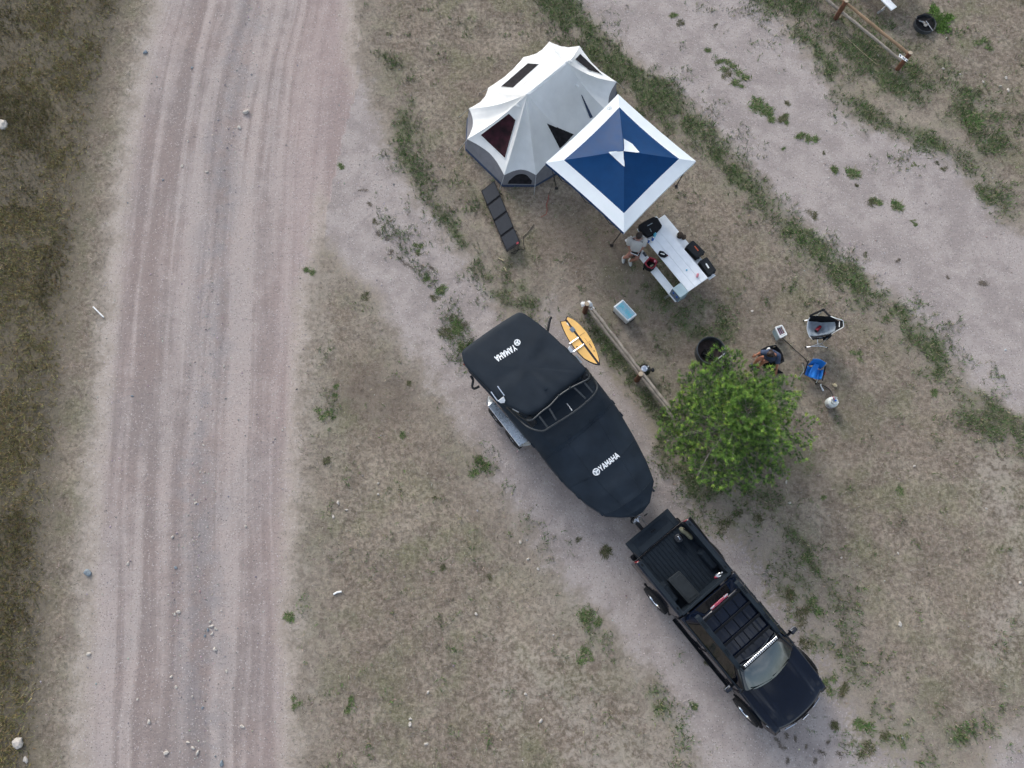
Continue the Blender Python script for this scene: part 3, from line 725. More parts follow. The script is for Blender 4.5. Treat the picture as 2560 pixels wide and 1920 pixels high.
# ================================================================== FOLDING SOLAR PANEL
sz = zoomer(1160, 420, 5.925)
sc4 = [sz(250, 335, .10), sz(445, 180, .10), sz(838, 1115, .32), sz(640, 1255, .32)]
scn = sum(sc4, Vector())/4
sp_ = thing('solar_panel', 'black four-section folding solar panel lying in front of the tent', 'solar panel', (scn.x, scn.y, 0))
a, b, c, d = sc4
nrm = (b-a).cross(d-a).normalized(); nrm = nrm if nrm.z > 0 else -nrm
for i in range(4):
    t0, t1 = i/4+.008, (i+1)/4-.008
    q = [a.lerp(d, t0), b.lerp(c, t0), b.lerp(c, t1), a.lerp(d, t1)]
    sec = MB().hull8([x-nrm*.012 for x in q], [x+nrm*.004 for x in q]).build('panel_section', 'black_fabric', sp_, world=True, bevel=.004)
    m_ = sum(q, Vector())/4; lim = 1 if i < 3 else .86
    qi = [m_+(x-m_)*.90 for x in q]
    if i == 3: qi[2] = qi[1].lerp(qi[2], .9); qi[3] = qi[0].lerp(qi[3], .9)
    o = MB().hull8([x+nrm*.004 for x in qi], [x+nrm*.008 for x in qi]).build('solar_cell', 'solar_cell', None); o.parent = sec
MB().hull8(*[[x+nrm*k for x in (a.lerp(d, .06), b.lerp(c, .06), b.lerp(c, .94), a.lerp(d, .94))] for k in (-.018, -.0121)]).build('hinge_cloth', 'black_fabric', sp_, world=True)
for t in (.22, .80):
    e = b.lerp(c, t); o_ = (b-a).normalized()
    MB().tube([e-nrm*.01, e+o_*.09-Vector((0, 0, e.z-.02))], .012, 5).build('kick_stand', 'black_plastic', sp_, world=True)
    MB().tube([a.lerp(d, t)-nrm*.012, a.lerp(d, t)+Vector((0, 0, .01-a.lerp(d, t).z))], .012, 5).build('kick_stand', 'black_plastic', sp_, world=True)
MB().hull8(*[[x+nrm*k for x in (a.lerp(d, .955)*.25+b.lerp(c, .955)*.75, a.lerp(d, .955)*.1+b.lerp(c, .955)*.9, a.lerp(d, .985)*.1+b.lerp(c, .985)*.9, a.lerp(d, .985)*.25+b.lerp(c, .985)*.75)] for k in (.004, .007)]).build('label_patch', 'red_fabric', sp_, world=True)
cb = [sz(800, 1130, .2), sz(800, 1220, .02), sz(760, 1270, .015), sz(690, 1260, .015), sz(840, 1200, .015), sz(900, 1210, .015), sz(880, 1120, .015), sz(880, 1020, .015), sz(960, 940, .015), sz(1040, 830, .02)]
tag(MB().tube(cb, .010, 5).build('cable', 'hose'), 'thin dark cable curling from the solar panel through the grass', 'cable')

# ================================================================== PICNIC TABLES
tA, tB_, tC = P(1641, 539, .76), P(1770, 694, .76), P(1721, 730, .76)
tu = (tB_-tA).normalized(); tang = math.atan2(tu.y, tu.x); tcen = (tA+tC)/2
def picnic(name, label, loc, rz):
    t = thing(name, label, 'picnic table', loc, rz, 'picnic tables')
    for k in (-1, 0, 1):
        MB().box((0, k*.247, .745), (2.44, .2445, .04)).build('table_plank', 'alu_plank', t, bevel=.006)
    for s in (-1, 1):
        MB().box((.02*s, s*.63, .435), (2.44, .24, .04)).build('bench_plank', 'alu_plank', t, bevel=.006)
    for x in (-.85, .85):
        for s in (-1, 1):
            MB().tube([(x, s*.30, .72), (x, s*.20, .40), (x, s*.60, .03)], .024, 8).build('leg', 'steel', t, smooth=True)
        MB().tube([(x, -.74, .395), (x, .74, .395)], .024, 8).build('bench_support', 'steel', t, smooth=True)
        MB().tube([(x, -.34, .705), (x, .34, .705)], .02, 8).build('table_support', 'steel', t, smooth=True)
        for s in (-1, 1): MB().box((x, s*.62, .012), (.07, .3, .024)).build('foot', 'steel', t)
    return t
table = picnic('picnic_table', 'white metal picnic table covered with bags and gear', (tcen.x, tcen.y, 0), tang)
# second one, only its bench end reaches into view at the top
be = P(2237, 22, .455); off = Vector((1.22*math.cos(tang)+.63*math.sin(tang), 1.22*math.sin(tang)-.63*math.cos(tang), 0))
table2 = picnic('picnic_table', 'white metal picnic table at the top edge, only its bench end showing', (be.x-off.x, be.y-off.y, 0), tang)

tb = zoomer(1480, 500, 5.53)
def slab(parent_label, name, cat, pts, z0, z1, matn, bevel=.012, inset=0.0, group=None):
    """closed box over an outline read at its top height"""
    pl = [tb(x, y, z1) for x, y in pts]; c = sum(pl, Vector())/len(pl)
    t = thing(name, parent_label, cat, (c.x, c.y, z0), 0, group)
    lo = [Vector((p.x, p.y, z0)) for p in pl]; lo = [c0+(Vector((c.x, c.y, z0))-c0)*inset for c0 in lo]
    MB().hull8(lo, pl).build('body', matn, t, world=True, bevel=bevel, seg=3)
    return t, pl, c
t, pl, c = slab('black padded soft bag on the far end of the picnic table', 'soft_bag', 'bag', [(640, 345), (720, 290), (850, 225), (910, 240), (975, 355), (900, 440), (770, 510), (700, 440), (650, 400)], .768, .92, 'black_fabric', .035)
e1 = (tb(850, 330, .93)-tb(765, 355, .93)); 
for (x0, y0, x1, y1) in ((765, 358, 835, 320), (800, 395, 822, 440)):
    A_, B_ = tb(x0, y0, .926), tb(x1, y1, .926); s_ = (B_-A_).cross(Vector((0, 0, 1))).normalized()*.012
    MB().hull8([A_-s_, B_-s_, B_+s_, A_+s_], [v+Vector((0, 0, .004)) for v in (A_-s_, B_-s_, B_+s_, A_+s_)]).build('printed_tag', 'logo_grey', t, world=True)
MB().tube([tb(690, 430, .90), tb(740, 470, .93), tb(790, 500, .90)], .012, 6).build('carry_handle', 'black_fabric', t, world=True, smooth=True)
def bottle(lbl, px, h, r, matn, capm, name='bottle', lie=None, cat='bottle', z0=.768):
    c = tb(*px, z0+h); t = thing(name, lbl, cat, (c.x, c.y, z0))
    MB().lathe([(0, 0), (r, 0), (r, h*.68), (r*.55, h*.84), (r*.5, h*.9), (0, h*.9)], n=14).build('body', matn, t, smooth=True)
    MB().lathe([(0, h), (r*.56, h), (r*.56, h*.9), (0, h*.9)], n=12).build('cap', capm, t, smooth=True)
    return t
bottle('light blue drinking bottle beside the black bag on the table', (880, 458), .24, .042, 'cyan_plastic', 'cyan_plastic')
bottle('dark blue bottle between the light blue bottle and the table edge', (852, 515), .19, .036, 'blue_plastic', 'white_plastic')
bottle('short dark blue bottle with white cap at the table edge', (790, 548), .17, .036, 'blue_plastic', 'white_plastic')
c = tb(822, 580, .78); tag(MB().ball((c.x, c.y, .783), .05, 8, 5, (1.3, .8, .32)).build('napkin', 'paper', smooth=True), 'crumpled white napkin beside the blue bottles', 'napkin')
t, pl, c = slab('small dark zipped pouch with white tag in the middle of the table', 'pouch', 'pouch', [(915, 745), (935, 695), (985, 705), (1030, 745), (1050, 768), (1010, 790), (960, 780)], .768, .84, 'black_fabric', .02)
MB().hull8(*[[tb(x, y, z) for x, y in ((950, 733), (1005, 745), (1003, 758), (948, 746))] for z in (.8405, .845)]).build('white_tag', 'paper', t, world=True)
MB().tube([tb(1020, 770, .82), tb(1050, 775, .80), tb(1035, 750, .81)], .012, 6).build('wrist_strap', 'red_fabric', t, world=True)
c = tb(1310, 968, .78); tag(MB().lathe([(0, .025), (.022, .025), (.028, 0), (0, 0)], (c.x, c.y, .768), 12).build('bottlecap', 'cyan_plastic', smooth=True), 'tiny teal trinket lying on the table', 'bottlecap')  # small teal bottle cap
c = tb(1458, 1045, .80); t = thing('drink_can', 'pink and white drink can near the corner of the table', 'can', (c.x, c.y, .768))
mm = Matrix.Rotation(R(90), 3, 'X'); mm = Matrix.Rotation(R(-20), 3, 'Z') @ mm
MB().lathe([(0, -.065), (.026, -.063), (.033, -.052), (.033, .052), (.026, .063), (0, .065)], (0, 0, .033), 14, mm).build('body', 'pink', t, smooth=True)
MB().lathe([(0, .066), (.024, .066), (.024, .069), (0, .069)], (0, 0, .033), 12, mm).build('lid', 'alu', t)
# grey cooking box on the bench end
t, pl, c = slab('pale grey boxy camp stove with two dark knobs on the bench end', 'camp_stove', 'stove', [(1112, 1222), (1225, 1140), (1335, 1270), (1222, 1352)], .4565, .86, 'stove_grey', .012)
A_, D_ = pl[0], pl[3]; nv = (A_-pl[1]).normalized()
for f in (.3, .72):
    p_ = A_.lerp(D_, f); p_.z = .74; q_ = Matrix(((nv.x, -nv.y, 0), (nv.y, nv.x, 0), (0, 0, 1))) @ Matrix.Rotation(R(90), 3, 'Y')
    MB().lathe([(0, .035), (.030, .035), (.034, .0), (0, 0)], p_, 12, q_).build('knob', 'blue_plastic', t, world=True, smooth=True)
lo = [A_+nv*.006, D_+nv*.006]; 
MB().quad(Vector((lo[0].x, lo[0].y, .48)), Vector((lo[1].x, lo[1].y, .48)), Vector((lo[1].x, lo[1].y, .84)), Vector((lo[0].x, lo[0].y, .84))).build('front_panel', 'stove_dark', t, world=True)
MB().tube([pl[2]+Vector((0, 0, -.2)), pl[2].lerp(pl[3], .5)+(pl[3]-pl[0]).normalized()*.05+Vector((0, 0, -.2)), pl[3]+Vector((0, 0, -.2))], .008, 6).build('handle', 'stove_dark', t, world=True)
# hard cases on the far bench
for pts, lbl, stk, q in (([(1292, 645), (1400, 552), (1568, 715), (1452, 808)], 'black hard case with orange strip on the far bench', 'orange', [(1412, 640), (1426, 632), (1476, 698), (1462, 704)]), ([(1478, 850), (1592, 782), (1724, 968), (1612, 1048)], 'black hard case with white label at the bench end', 'paper', [(1566, 882), (1584, 872), (1624, 936), (1606, 948)])):
    t, pl, c = slab(lbl, 'hard_case', 'case', pts, .4565, .66, 'black_plastic', .025, group='hard cases on the bench')
    MB().hull8(*[[tb(x, y, z) for x, y in q] for z in (.6605, .666)]).build('sticker', stk, t, world=True)
    inn = [c+(p_-c)*.72 for p_ in pl]
    for i in (0, 2):
        MB().hull8([inn[i]*.92+inn[(i+1) % 4]*.08+Vector((0, 0, 0)), inn[i]*.08+inn[(i+1) % 4]*.92, pl[i]*.1+pl[(i+1) % 4]*.9, pl[i]*.9+pl[(i+1) % 4]*.1], [v+Vector((0, 0, .012)) for v in (inn[i]*.92+inn[(i+1) % 4]*.08, inn[i]*.08+inn[(i+1) % 4]*.92, pl[i]*.1+pl[(i+1) % 4]*.9, pl[i]*.9+pl[(i+1) % 4]*.1)]).build('lid_rib', 'black_plastic', t, world=True, bevel=.004)
    e0, e1_ = pl[3], pl[0]
    for f in (.25, .75):
        p_ = pl[2].lerp(pl[3], f); MB().box((p_.x, p_.y, .58), (.05, .05, .05), tang).build('latch', 'truck_trim', t, world=True)
# brown cap on the far bench
c = tb(1215, 490, .47); t = thing('cap', 'brown cap with a white back panel lying on the far bench', 'cap', (c.x, c.y, .4565), tang+.5)
MB().lathe([(.105, 0), (.105, .03), (.09, .08), (.05, .105), (0, .112)], n=18).build('crown', 'brown_fabric', t, smooth=True)
MB().grid(lambda u, v: (.07+.11*v*math.cos((u-.5)*2.0)+.02, .095*math.sin((u-.5)*2.4), .012+.01*math.cos((u-.5)*3)), 10, 4).build('peak', 'brown_fabric', t, solid=.006)
MB().lathe([(.106, .01), (.10, .045), (.085, .08)], n=8, a0=2.2, a1=4.0).build('back_panel', 'paper', t, solid=.004)
# phone, paper, red bag on the near bench
bz_ = .4565
c = tb(728, 752, bz_); t = thing('phone', 'slate coloured phone lying on the near bench', 'phone', (c.x, c.y, bz_), tang)
MB().box((0, 0, .006), (.16, .078, .011)).build('case', 'stove_dark', t, bevel=.004); MB().box((0, 0, .0125), (.145, .066, .002)).build('screen', 'glass_side', t)
c = tb(758, 822, bz_+.005); tag(MB().box((c.x, c.y, bz_+.004), (.13, .10, .007), tang+.3).build('paper_sheet', 'paper'), 'folded white paper on the near bench beside the red bag', 'paper')
pts = [(722, 870), (800, 785), (885, 815), (905, 850), (880, 915), (830, 955), (765, 930)]
pl = [tb(x, y, .70) for x, y in pts]; c = sum(pl, Vector())/7
t = thing('open_bag', 'open dark bag with red lining on the near bench', 'bag', (c.x, c.y, bz_))
lo = [Vector((c.x+(p_.x-c.x)*.92, c.y+(p_.y-c.y)*.92, bz_)) for p_ in pl]; inn = [c+(p_-c)*.80 for p_ in pl]; inl = [Vector((v.x, v.y, bz_+.03)) for v in inn]
mb = MB(); n7 = 7
mb.add(lo+pl, [tuple(range(6, -1, -1))]+[(i, (i+1) % 7, 7+(i+1) % 7, 7+i) for i in range(7)]); mb.build('shell', 'black_fabric', t, world=True, solid=.01)
mb = MB(); mb.add(pl+inn, [(i, (i+1) % 7, 7+(i+1) % 7, 7+i) for i in range(7)]); mb.build('rim', 'red_fabric', t, world=True, solid=.012)
mb = MB(); mb.add(inn+inl, [(i, (i+1) % 7, 7+(i+1) % 7, 7+i) for i in range(7)]); mb.build('lining', 'red_fabric', t, world=True)
mb = MB(); mb.add(inl, [tuple(range(7))]); mb.build('inside_floor', 'mesh_dark', t, world=True)
A_ = tb(805, 900, .69); MB().hull8(*[[tb(x, y, z) for x, y in ((800, 905), (845, 885), (850, 905), (810, 930))] for z in (.66, .705)]).build('inner_pocket', 'olive', t, world=True)
MB().hull8(*[[tb(x, y, z) for x, y in ((855, 835), (882, 820), (890, 840), (862, 870))] for z in (.66, .705)]).build('inner_pocket', 'pink', t, world=True)
MB().tube([tb(735, 915, .6), tb(715, 945, .5), tb(712, 965, .40)], [.03, .028, .02], 6).build('strap', 'black_fabric', t, world=True, smooth=True)
MB().tube([tb(895, 850, .66), tb(915, 850, .6), tb(900, 880, .5), tb(890, 925, .47)], .008, 5).build('strap', 'black_fabric', t, world=True)

# ================================================================== COOLER
kz = zoomer(1510, 730, 18.43); H_ = .40
cp = [kz(870, 325, H_), kz(1530, 1040, H_), kz(1110, 1360, H_), kz(430, 670, H_)]; c = sum(cp, Vector())/4
t = thing('cooler', 'white cooler box with teal lettered blue-grey lid pad near the fence', 'cooler', (c.x, c.y, 0))
lo = [Vector((c.x+(p_.x-c.x)*.90, c.y+(p_.y-c.y)*.90, .03)) for p_ in cp]; mi = [Vector((p_.x, p_.y, .31)) for p_ in [c+(p_-c)*.96 for p_ in cp]]
MB().hull8(lo, mi).build('body', 'white_plastic', t, world=True, bevel=.03, seg=3)
MB().hull8([Vector((p_.x, p_.y, .318)) for p_ in cp], cp).build('lid', 'white_plastic', t, world=True, bevel=.025, seg=3)
pad = [c+(p_-c)*.84 for p_ in cp]
MB().hull8([p_+Vector((0, 0, -.004)) for p_ in pad], [p_+Vector((0, 0, .006)) for p_ in pad]).build('lid_pad', 'cooler_mat', t, world=True, bevel=.003)
la_, lb_ = kz(655, 620, H_+.008), kz(1190, 1190, H_+.008); lc_ = kz(785, 520, H_+.008)
letters('SPLTENS', lambda u, v: la_.lerp(lb_, u)+(lc_-la_)*v+Vector((0, 0, .0015)), .8, .22, .2).build('lettering', 'cooler_teal', t, world=True)
for i in (0, 2):
    p_ = (cp[(i+1) % 4]+cp[(i+2) % 4])/2; d_ = (p_-c); d_.z = 0; d_.normalize(); s_ = Vector((-d_.y, d_.x, 0))
    MB().tube([p_+s_*.10+Vector((0, 0, -.10)), p_+s_*.09+d_*.03+Vector((0, 0, -.14)), p_-s_*.09+d_*.03+Vector((0, 0, -.14)), p_-s_*.10+Vector((0, 0, -.10))], .012, 6).build('handle', 'black_plastic', t, world=True, smooth=True)
for p_ in lo:
    q_ = p_+(c-p_)*.15; MB().box((q_.x, q_.y, .017), (.06, .06, .034)).build('foot', 'black_plastic', t, world=True)

# ================================================================== BOAT, COVER, TRAILER
YAW = math.atan2(-.782, .623); FW = Vector((math.cos(YAW), math.sin(YAW), 0)); LF = Vector((-FW.y, FW.x, 0))
ST_ = [((1172, 925), (1325, 800), 1.28, .2), ((1250, 1012), (1420, 872), 1.48, .35), ((1310, 1085), (1478, 935), 1.68, .8), ((1343, 1124), (1518, 986), 1.68, .8), ((1372, 1160), (1542, 1018), 1.56, .5), ((1418, 1216), (1586, 1094), 1.50, .25), ((1466, 1258), (1616, 1152), 1.44, .2), ((1517, 1291), (1635, 1203), 1.36, .15), ((1556, 1293), (1625, 1256), 1.26, .1), ((1590, 1291), (1607, 1281), 1.16, .1)]
def interp(lst, u):
    k = u*(len(lst)-1); i = min(int(k), len(lst)-2); f = k-i; return lst[i], lst[i+1], f
def edge_z(u): return 1.18+.04*u
def station(u):
    a, b, f = interp(ST_, u); z = edge_z(u); f2 = f
    l = P(*a[0], z).lerp(P(*b[0], z), f2); r = P(*a[1], z).lerp(P(*b[1], z), f2)
    return l, r, a[2]+(b[2]-a[2])*(f*f*(3-2*f)), a[3]+(b[3]-a[3])*f
def cover_pt(u, v):
    """u stern to bow, v -1.3..1.3 across; past 1 the cloth hangs down"""
    l, r, zc, fl = station(u); m = (l+r)/2; av = abs(v); sgn = 1 if v > 0 else -1
    if av <= 1:
        p = m+(r-m)*v
        flat = fl*.82; s = 0 if av < flat else (av-flat)/(1-flat)
        p.z = edge_z(u)+(zc-edge_z(u))*(1-s**1.9)
        p.z += .010*math.sin(u*17+v*5)*(1-av)+.022*mnoise.noise(Vector((u*9, v*2.2, 4.0)))*min(1, (1-av)*3)+.010*mnoise.noise(Vector((u*30, v*5, 9.0)))*min(1, (1-av)*3)
    else:
        k = (av-1)/.3; e = (r if v > 0 else l); p = e.copy(); d = (e-m).normalized()
        wob = math.sin(u*26+(1 if v > 0 else 2.4)); p += d*(.03*math.sin(k*3.1)+.016*wob*k-.03*k)
        p.z = edge_z(u)-k*(.36+.05*math.sin(u*19+v))
    return p
sm = [station(k/20)[0].lerp(station(k/20)[1], .5) for k in range(21)]
bo = (sm[2]+sm[12])/2
cov = thing('boat_cover', 'dark charcoal fitted cover stretched over the boat, white lettering on the bow', 'boat cover', (bo.x, bo.y, 1.2))
call = MB()
main = MB().grid(lambda u, v: cover_pt(u, v*2.6-1.3), 72, 44); call.add(main.v, main.f)
main.build('cloth', 'cover_black', cov, world=True, smooth=True, ang=70)
plate = MB().grid(lambda u, v: cover_pt(.24+u*.155+.02*(1-4*(v-.5)**2), (v*2-1)*.74)+Vector((0, 0, .006)), 16, 24)
plate.build('windscreen_panel', 'cover_grey', cov, world=True, smooth=True)
CVB = bvh_of(call)
for vv in (-.42, .42):
    MB().tube([cover_pt(.40+.58*k/24, vv*(1-.1*k/24))+Vector((0, 0, .003)) for k in range(25)], .007, 5).build('seam', 'cover_black', cov, world=True, smooth=True)
for uu in (.405, .56, .76):
    MB().tube([cover_pt(uu+.03*(1-(v/12)**2), v/12*1.0)+Vector((0, 0, .003)) for v in range(-12, 13)], .007, 5).build('seam', 'cover_black', cov, world=True, smooth=True)
for x, y in ((1477, 1052), (1423, 1092)):
    c = cast(CVB, x, y, .0); MB().box(c+Vector((0, 0, .015)), (.09, .05, .04), YAW+1.57).build('vent_cap', 'cover_black', cov, world=True, bevel=.012)
for u, v in ((.40, 1.04), (.47, 1.04), (.30, -1.05), (.52, -1.05), (.62, -1.05), (.75, -1.05), (.82, 1.05)):
    c = cover_pt(u, v); MB().box(c, (.16, .05, .10), YAW).build('strap_pocket', 'cover_black', cov, world=True, bevel=.015)
def emblem(bvh, c, r, parent, rot=0):
    ring = MB(); sp2 = MB(); disc = MB(); n = 28
    for k in range(n):
        a0, a1 = 2*math.pi*k/n, 2*math.pi*(k+1)/n
        for m_, r0, r1, of in ((ring, .74, 1, .010), (disc, 0.02, .74, .006)):
            h = [cast(bvh, c[0]+math.cos(a)*r*q, c[1]+math.sin(a)*r*q, of) for a, q in ((a0, r0), (a1, r0), (a1, r1), (a0, r1))]
            if all(h): m_.quad(*h)
    for k in range(3):
        a = rot+2*math.pi*k/3; d = Vector((math.cos(a), math.sin(a))); nn = Vector((-d.y, d.x))*r*.16; cc_ = Vector(c)
        h = [cast(bvh, *p_, .010) for p_ in (cc_-nn, cc_+d*r*.76-nn, cc_+d*r*.76+nn, cc_+nn)]
        if all(h): sp2.quad(*h)
    ring.build('emblem_ring', 'logo_white', parent, world=True); disc.build('emblem_disc', 'logo_grey', parent, world=True); sp2.build('emblem_forks', 'logo_white', parent, world=True)
def word(bvh, txt, o, du, dv, parent):
    def fn(u, v):
        h = cast(bvh, o[0]+du[0]*u+dv[0]*v, o[1]+du[1]*u+dv[1]*v, .010); return h or P(o[0], o[1], 1.5)
    letters(txt, fn, .80, .22, .25).build('lettering', 'logo_white', parent, world=True)
k18 = 18.43
word(CVB, 'YAMAHA', (1460+800/k18, 1120+1085/k18), (840/k18, -675/k18), (-160/k18, -215/k18), cov)
emblem(CVB, (1460+565/k18, 1120+1095/k18), 9.3, cov, -.9)

boat = thing('wakeboard_boat', 'black sport boat under its cover with tower and bimini top', 'boat', (bo.x, bo.y, .5))
def hull_pt(u, v):
    l, r, zc, fl = station(u*.97); m = (l+r)/2; s = abs(v); e = (r if v > 0 else l)
    w_ = math.sin(min(s, 1)*math.pi/2)**.8; p = m+(e-m)*.955*w_; p.z = .50+.12*u**3+(1.10-.50)*(s**2.2); return p
MB().grid(lambda u, v: hull_pt(u, v*2-1), 30, 16).build('hull', 'hull', boat, world=True, smooth=True)
a, b, c, d = hull_pt(0, -1), hull_pt(0, 1), hull_pt(0, .3), hull_pt(0, -.3)
MB().add([hull_pt(0, -1+2*k/12) for k in range(13)], [tuple(range(13))]).build('transom', 'hull', boat, world=True)
bz5 = lambda x, y: (1140+x*.2532, 740+y*.2532)
def B5(x, y, h): return P(*bz5(x, y), h)
# stretched top over the stern
ol = [(60, 590), (72, 530), (200, 430), (400, 290), (590, 172), (650, 165), (710, 195), (840, 290), (1000, 430), (1150, 590), (1268, 700), (1280, 745), (1230, 795), (1120, 890), (1010, 970), (930, 1050), (850, 1120), (760, 1163), (690, 1168), (560, 1108), (490, 1075), (420, 1030), (250, 850), (95, 690)]
TZ = 2.12
o3 = [B5(x, y, TZ) for x, y in ol]; n_ = len(o3); dense = []
for i in range(n_):
    p0, p1, p2, p3 = o3[i-1], o3[i], o3[(i+1) % n_], o3[(i+2) % n_]
    for k in range(4):
        t = k/4; dense.append(.5*((2*p1)+(-p0+p2)*t+(2*p0-5*p1+4*p2-p3)*t*t+(-p0+3*p1-3*p2+p3)*t*t*t))
tc_ = sum(dense, Vector())/len(dense); N_ = len(dense); top = MB(); vs_ = []
rings = [(.985, -.24), (1.0, -.10), (1.0, -.02), (.985, .02), (.94, .045), (.85, .055), (.7, .065), (.5, .075), (.3, .08), (.12, .08)]
for ri, (s_, dz) in enumerate(rings):
    for i, p_ in enumerate(dense):
        q_ = tc_+(p_-tc_)*s_; q_.z = TZ+dz
        if 2 < ri: 
            w_ = mnoise.noise(Vector((q_.x*2.3, q_.y*2.3, 3.1)))*.03+mnoise.noise(Vector(((q_-tc_).dot(FW)*1.2, (q_-tc_).dot(LF)*6, 1.7)))*.04*min(1, max(.25, .5+(q_-tc_).dot(FW)*.7))
            q_.z += w_*min(1, (1-s_)*6)
        vs_.append(q_)
fs_ = [(j*N_+i, j*N_+(i+1) % N_, (j+1)*N_+(i+1) % N_, (j+1)*N_+i) for j in range(len(rings)-1) for i in range(N_)]+[tuple((len(rings)-1)*N_+i for i in range(N_))]
top.add(vs_, fs_); bim = top.build('bimini_top', 'cover_grey', boat, world=True, smooth=True, ang=60)
TPB = bvh_of(top)
def sub(o, par): o.parent = par; return o
k5 = .2532
before = set(bpy.data.objects)
word(TPB, 'YAMAHA', bz5(572, 478), (-195*k5, 122*k5), (33*k5, 53*k5), None)
emblem(TPB, bz5(605, 460), 32*k5, None, .6)
c = cast(TPB, *bz5(885, 910), .004)
MB().box(c, (.10, .06, .012), YAW+1.57).build('patch', 'cover_black', None)
for o in set(bpy.data.objects)-before: sub(o, bim)
# tower
def tower(pts, zs, r=.026):
    return [B5(x, y, z) for (x, y), z in zip(pts, zs)]
def smooth_pts(pts, k=4):
    out_ = []
    for i in range(len(pts)-1):
        p0, p1, p2, p3 = pts[max(i-1, 0)], pts[i], pts[i+1], pts[min(i+2, len(pts)-1)]
        for j in range(k):
            t = j/k; out_.append(.5*((2*p1)+(-p0+p2)*t+(2*p0-5*p1+4*p2-p3)*t*t+(-p0+3*p1-3*p2+p3)*t*t*t))
    return out_+[pts[-1]]
fr = [(500, 1100), (600, 1195), (690, 1280), (790, 1325), (870, 1330), (920, 1300), (1010, 1245), (1150, 1155), (1290, 1048), (1370, 965), (1395, 910), (1385, 860), (1345, 800), (1300, 735)]
zf = [1.5, 1.8, 2.05, 2.17, 2.2, 2.2, 2.2, 2.2, 2.2, 2.2, 2.17, 2.05, 1.8, 1.5]
rr_ = [(560, 1120), (640, 1190), (700, 1225), (750, 1225), (790, 1195), (850, 1140), (930, 1080), (1020, 985), (1130, 910), (1250, 850), (1302, 822), (1320, 790), (1312, 755), (1285, 715)]
MB().tube(smooth_pts(tower(fr, zf)), .026, 8).build('tower_hoop', 'tower_tube', boat, world=True, smooth=True)
MB().tube(smooth_pts(tower(rr_, zf)), .026, 8).build('tower_hoop', 'tower_tube', boat, world=True, smooth=True)
for a, b in (((820, 1185), (905, 1298)), ((920, 1108), (992, 1228)), ((1165, 903), (1282, 1015)), ((1262, 848), (1352, 955))):
    A_, B_ = B5(*a, 2.19), B5(*b, 2.19); m_ = (A_+B_)/2; d_ = B_-A_
    MB().box(m_, (d_.length, .05, .016), math.atan2(d_.y, d_.x)).build('tower_rung', 'tower_tube', boat, world=True, bevel=.004)
for x, y in ((745, 1235), (1285, 800)):
    c = B5(x, y, 1.98); MB().lathe([(0, .14), (.07, .14), (.10, .10), (.105, -.10), (.07, -.14), (0, -.14)], c, 16, Matrix.Rotation(YAW, 3, 'Z') @ Matrix.Rotation(1.57, 3, 'Y')).build('tower_speaker', 'black_plastic', boat, world=True, smooth=True)
    MB().tube([c+Vector((0, 0, .1)), c+Vector((0, 0, .22))], .02, 6).build('speaker_clamp', 'tower_tube', boat, world=True)
for x, y in ((1020, 1240), (1287, 1045), (1015, 985), (1125, 905)):
    c = B5(x, y, 2.215); MB().ball(c, .035, 10, 6).build('tube_clamp', 'tower_tube', boat, world=True, smooth=True)
MB().tube([B5(1095, 1060, 1.72), B5(1145, 1130, 2.0)], .014, 6).build('light_mast', 'white_plastic', boat, world=True)
for pts, z0 in (([(145, 790), (170, 830), (160, 890), (180, 915), (230, 890)], 1.75), ([(905, 350), (915, 290), (930, 225), (945, 210)], 1.85)):
    MB().tube(smooth_pts([B5(x, y, z0) for x, y in pts], 2), .035, 7).build('support_arm', 'black_plastic', boat, world=True, smooth=True)
A_, B_ = B5(560, 1108, 2.03), B5(622, 1142, 2.03); MB().tube([A_, B_], .035, 8).build('clamp', 'alu', boat, world=True, smooth=True)
A_, B_ = B5(1185, 590, 1.95), B5(1240, 660, 1.95); MB().tube([A_, B_], .03, 8).build('clamp', 'alu', boat, world=True, smooth=True)
# board racks, left one empty
MB().tube([B5(345, 945, 2.24), B5(412, 1038, 2.24)], .016, 6).build('rack_tine', 'chrome', boat, world=True, smooth=True)
MB().tube([B5(410, 890, 2.24), B5(478, 985, 2.24)], .016, 6).build('rack_tine', 'chrome', boat, world=True, smooth=True)
MB().hull8(*[[B5(x, y, z) for x, y in ((412, 1035), (470, 992), (488, 1030), (478, 1056), (440, 1060))] for z in (2.20, 2.24)]).build('rack_plate', 'alu', boat, world=True, bevel=.006)
MB().hull8(*[[B5(x, y, z) for x, y in ((1102, 520), (1120, 490), (1165, 540), (1180, 555), (1130, 560))] for z in (1.93, 1.97)]).build('rack_plate', 'alu', boat, world=True, bevel=.006)

# ------------------------------------------------------------------ board in the rack
ws = zoomer(1380, 780, 11.057); WZ = 2.05
bo_l = [(415, 100), (500, 135), (600, 190), (700, 265), (800, 360), (960, 540), (1100, 760), (1200, 960), (1280, 1160), (1322, 1330), (1332, 1440), (1318, 1472), (1280, 1470), (1190, 1452), (1060, 1400), (900, 1310), (730, 1140), (600, 980), (480, 810), (380, 640), (300, 470), (245, 330), (222, 245), (285, 236), (345, 228), (368, 195)]
bp_ = [ws(x, y, WZ) for x, y in bo_l]; bc = sum(bp_, Vector())/len(bp_)
wb = thing('surfboard', 'wooden swallow-tail surfboard with black stripe and rails beside the boat', 'surfboard', (bc.x, bc.y, WZ-.04))
wid_c = lambda s_, dz: [Vector((bc.x+(p_.x-bc.x)*s_, bc.y+(p_.y-bc.y)*s_, WZ+dz)) for p_ in bp_]
mb = MB(); L0, L1, L2 = wid_c(.96, -.05), wid_c(1, -.025), wid_c(.965, .0); n_ = len(bp_)
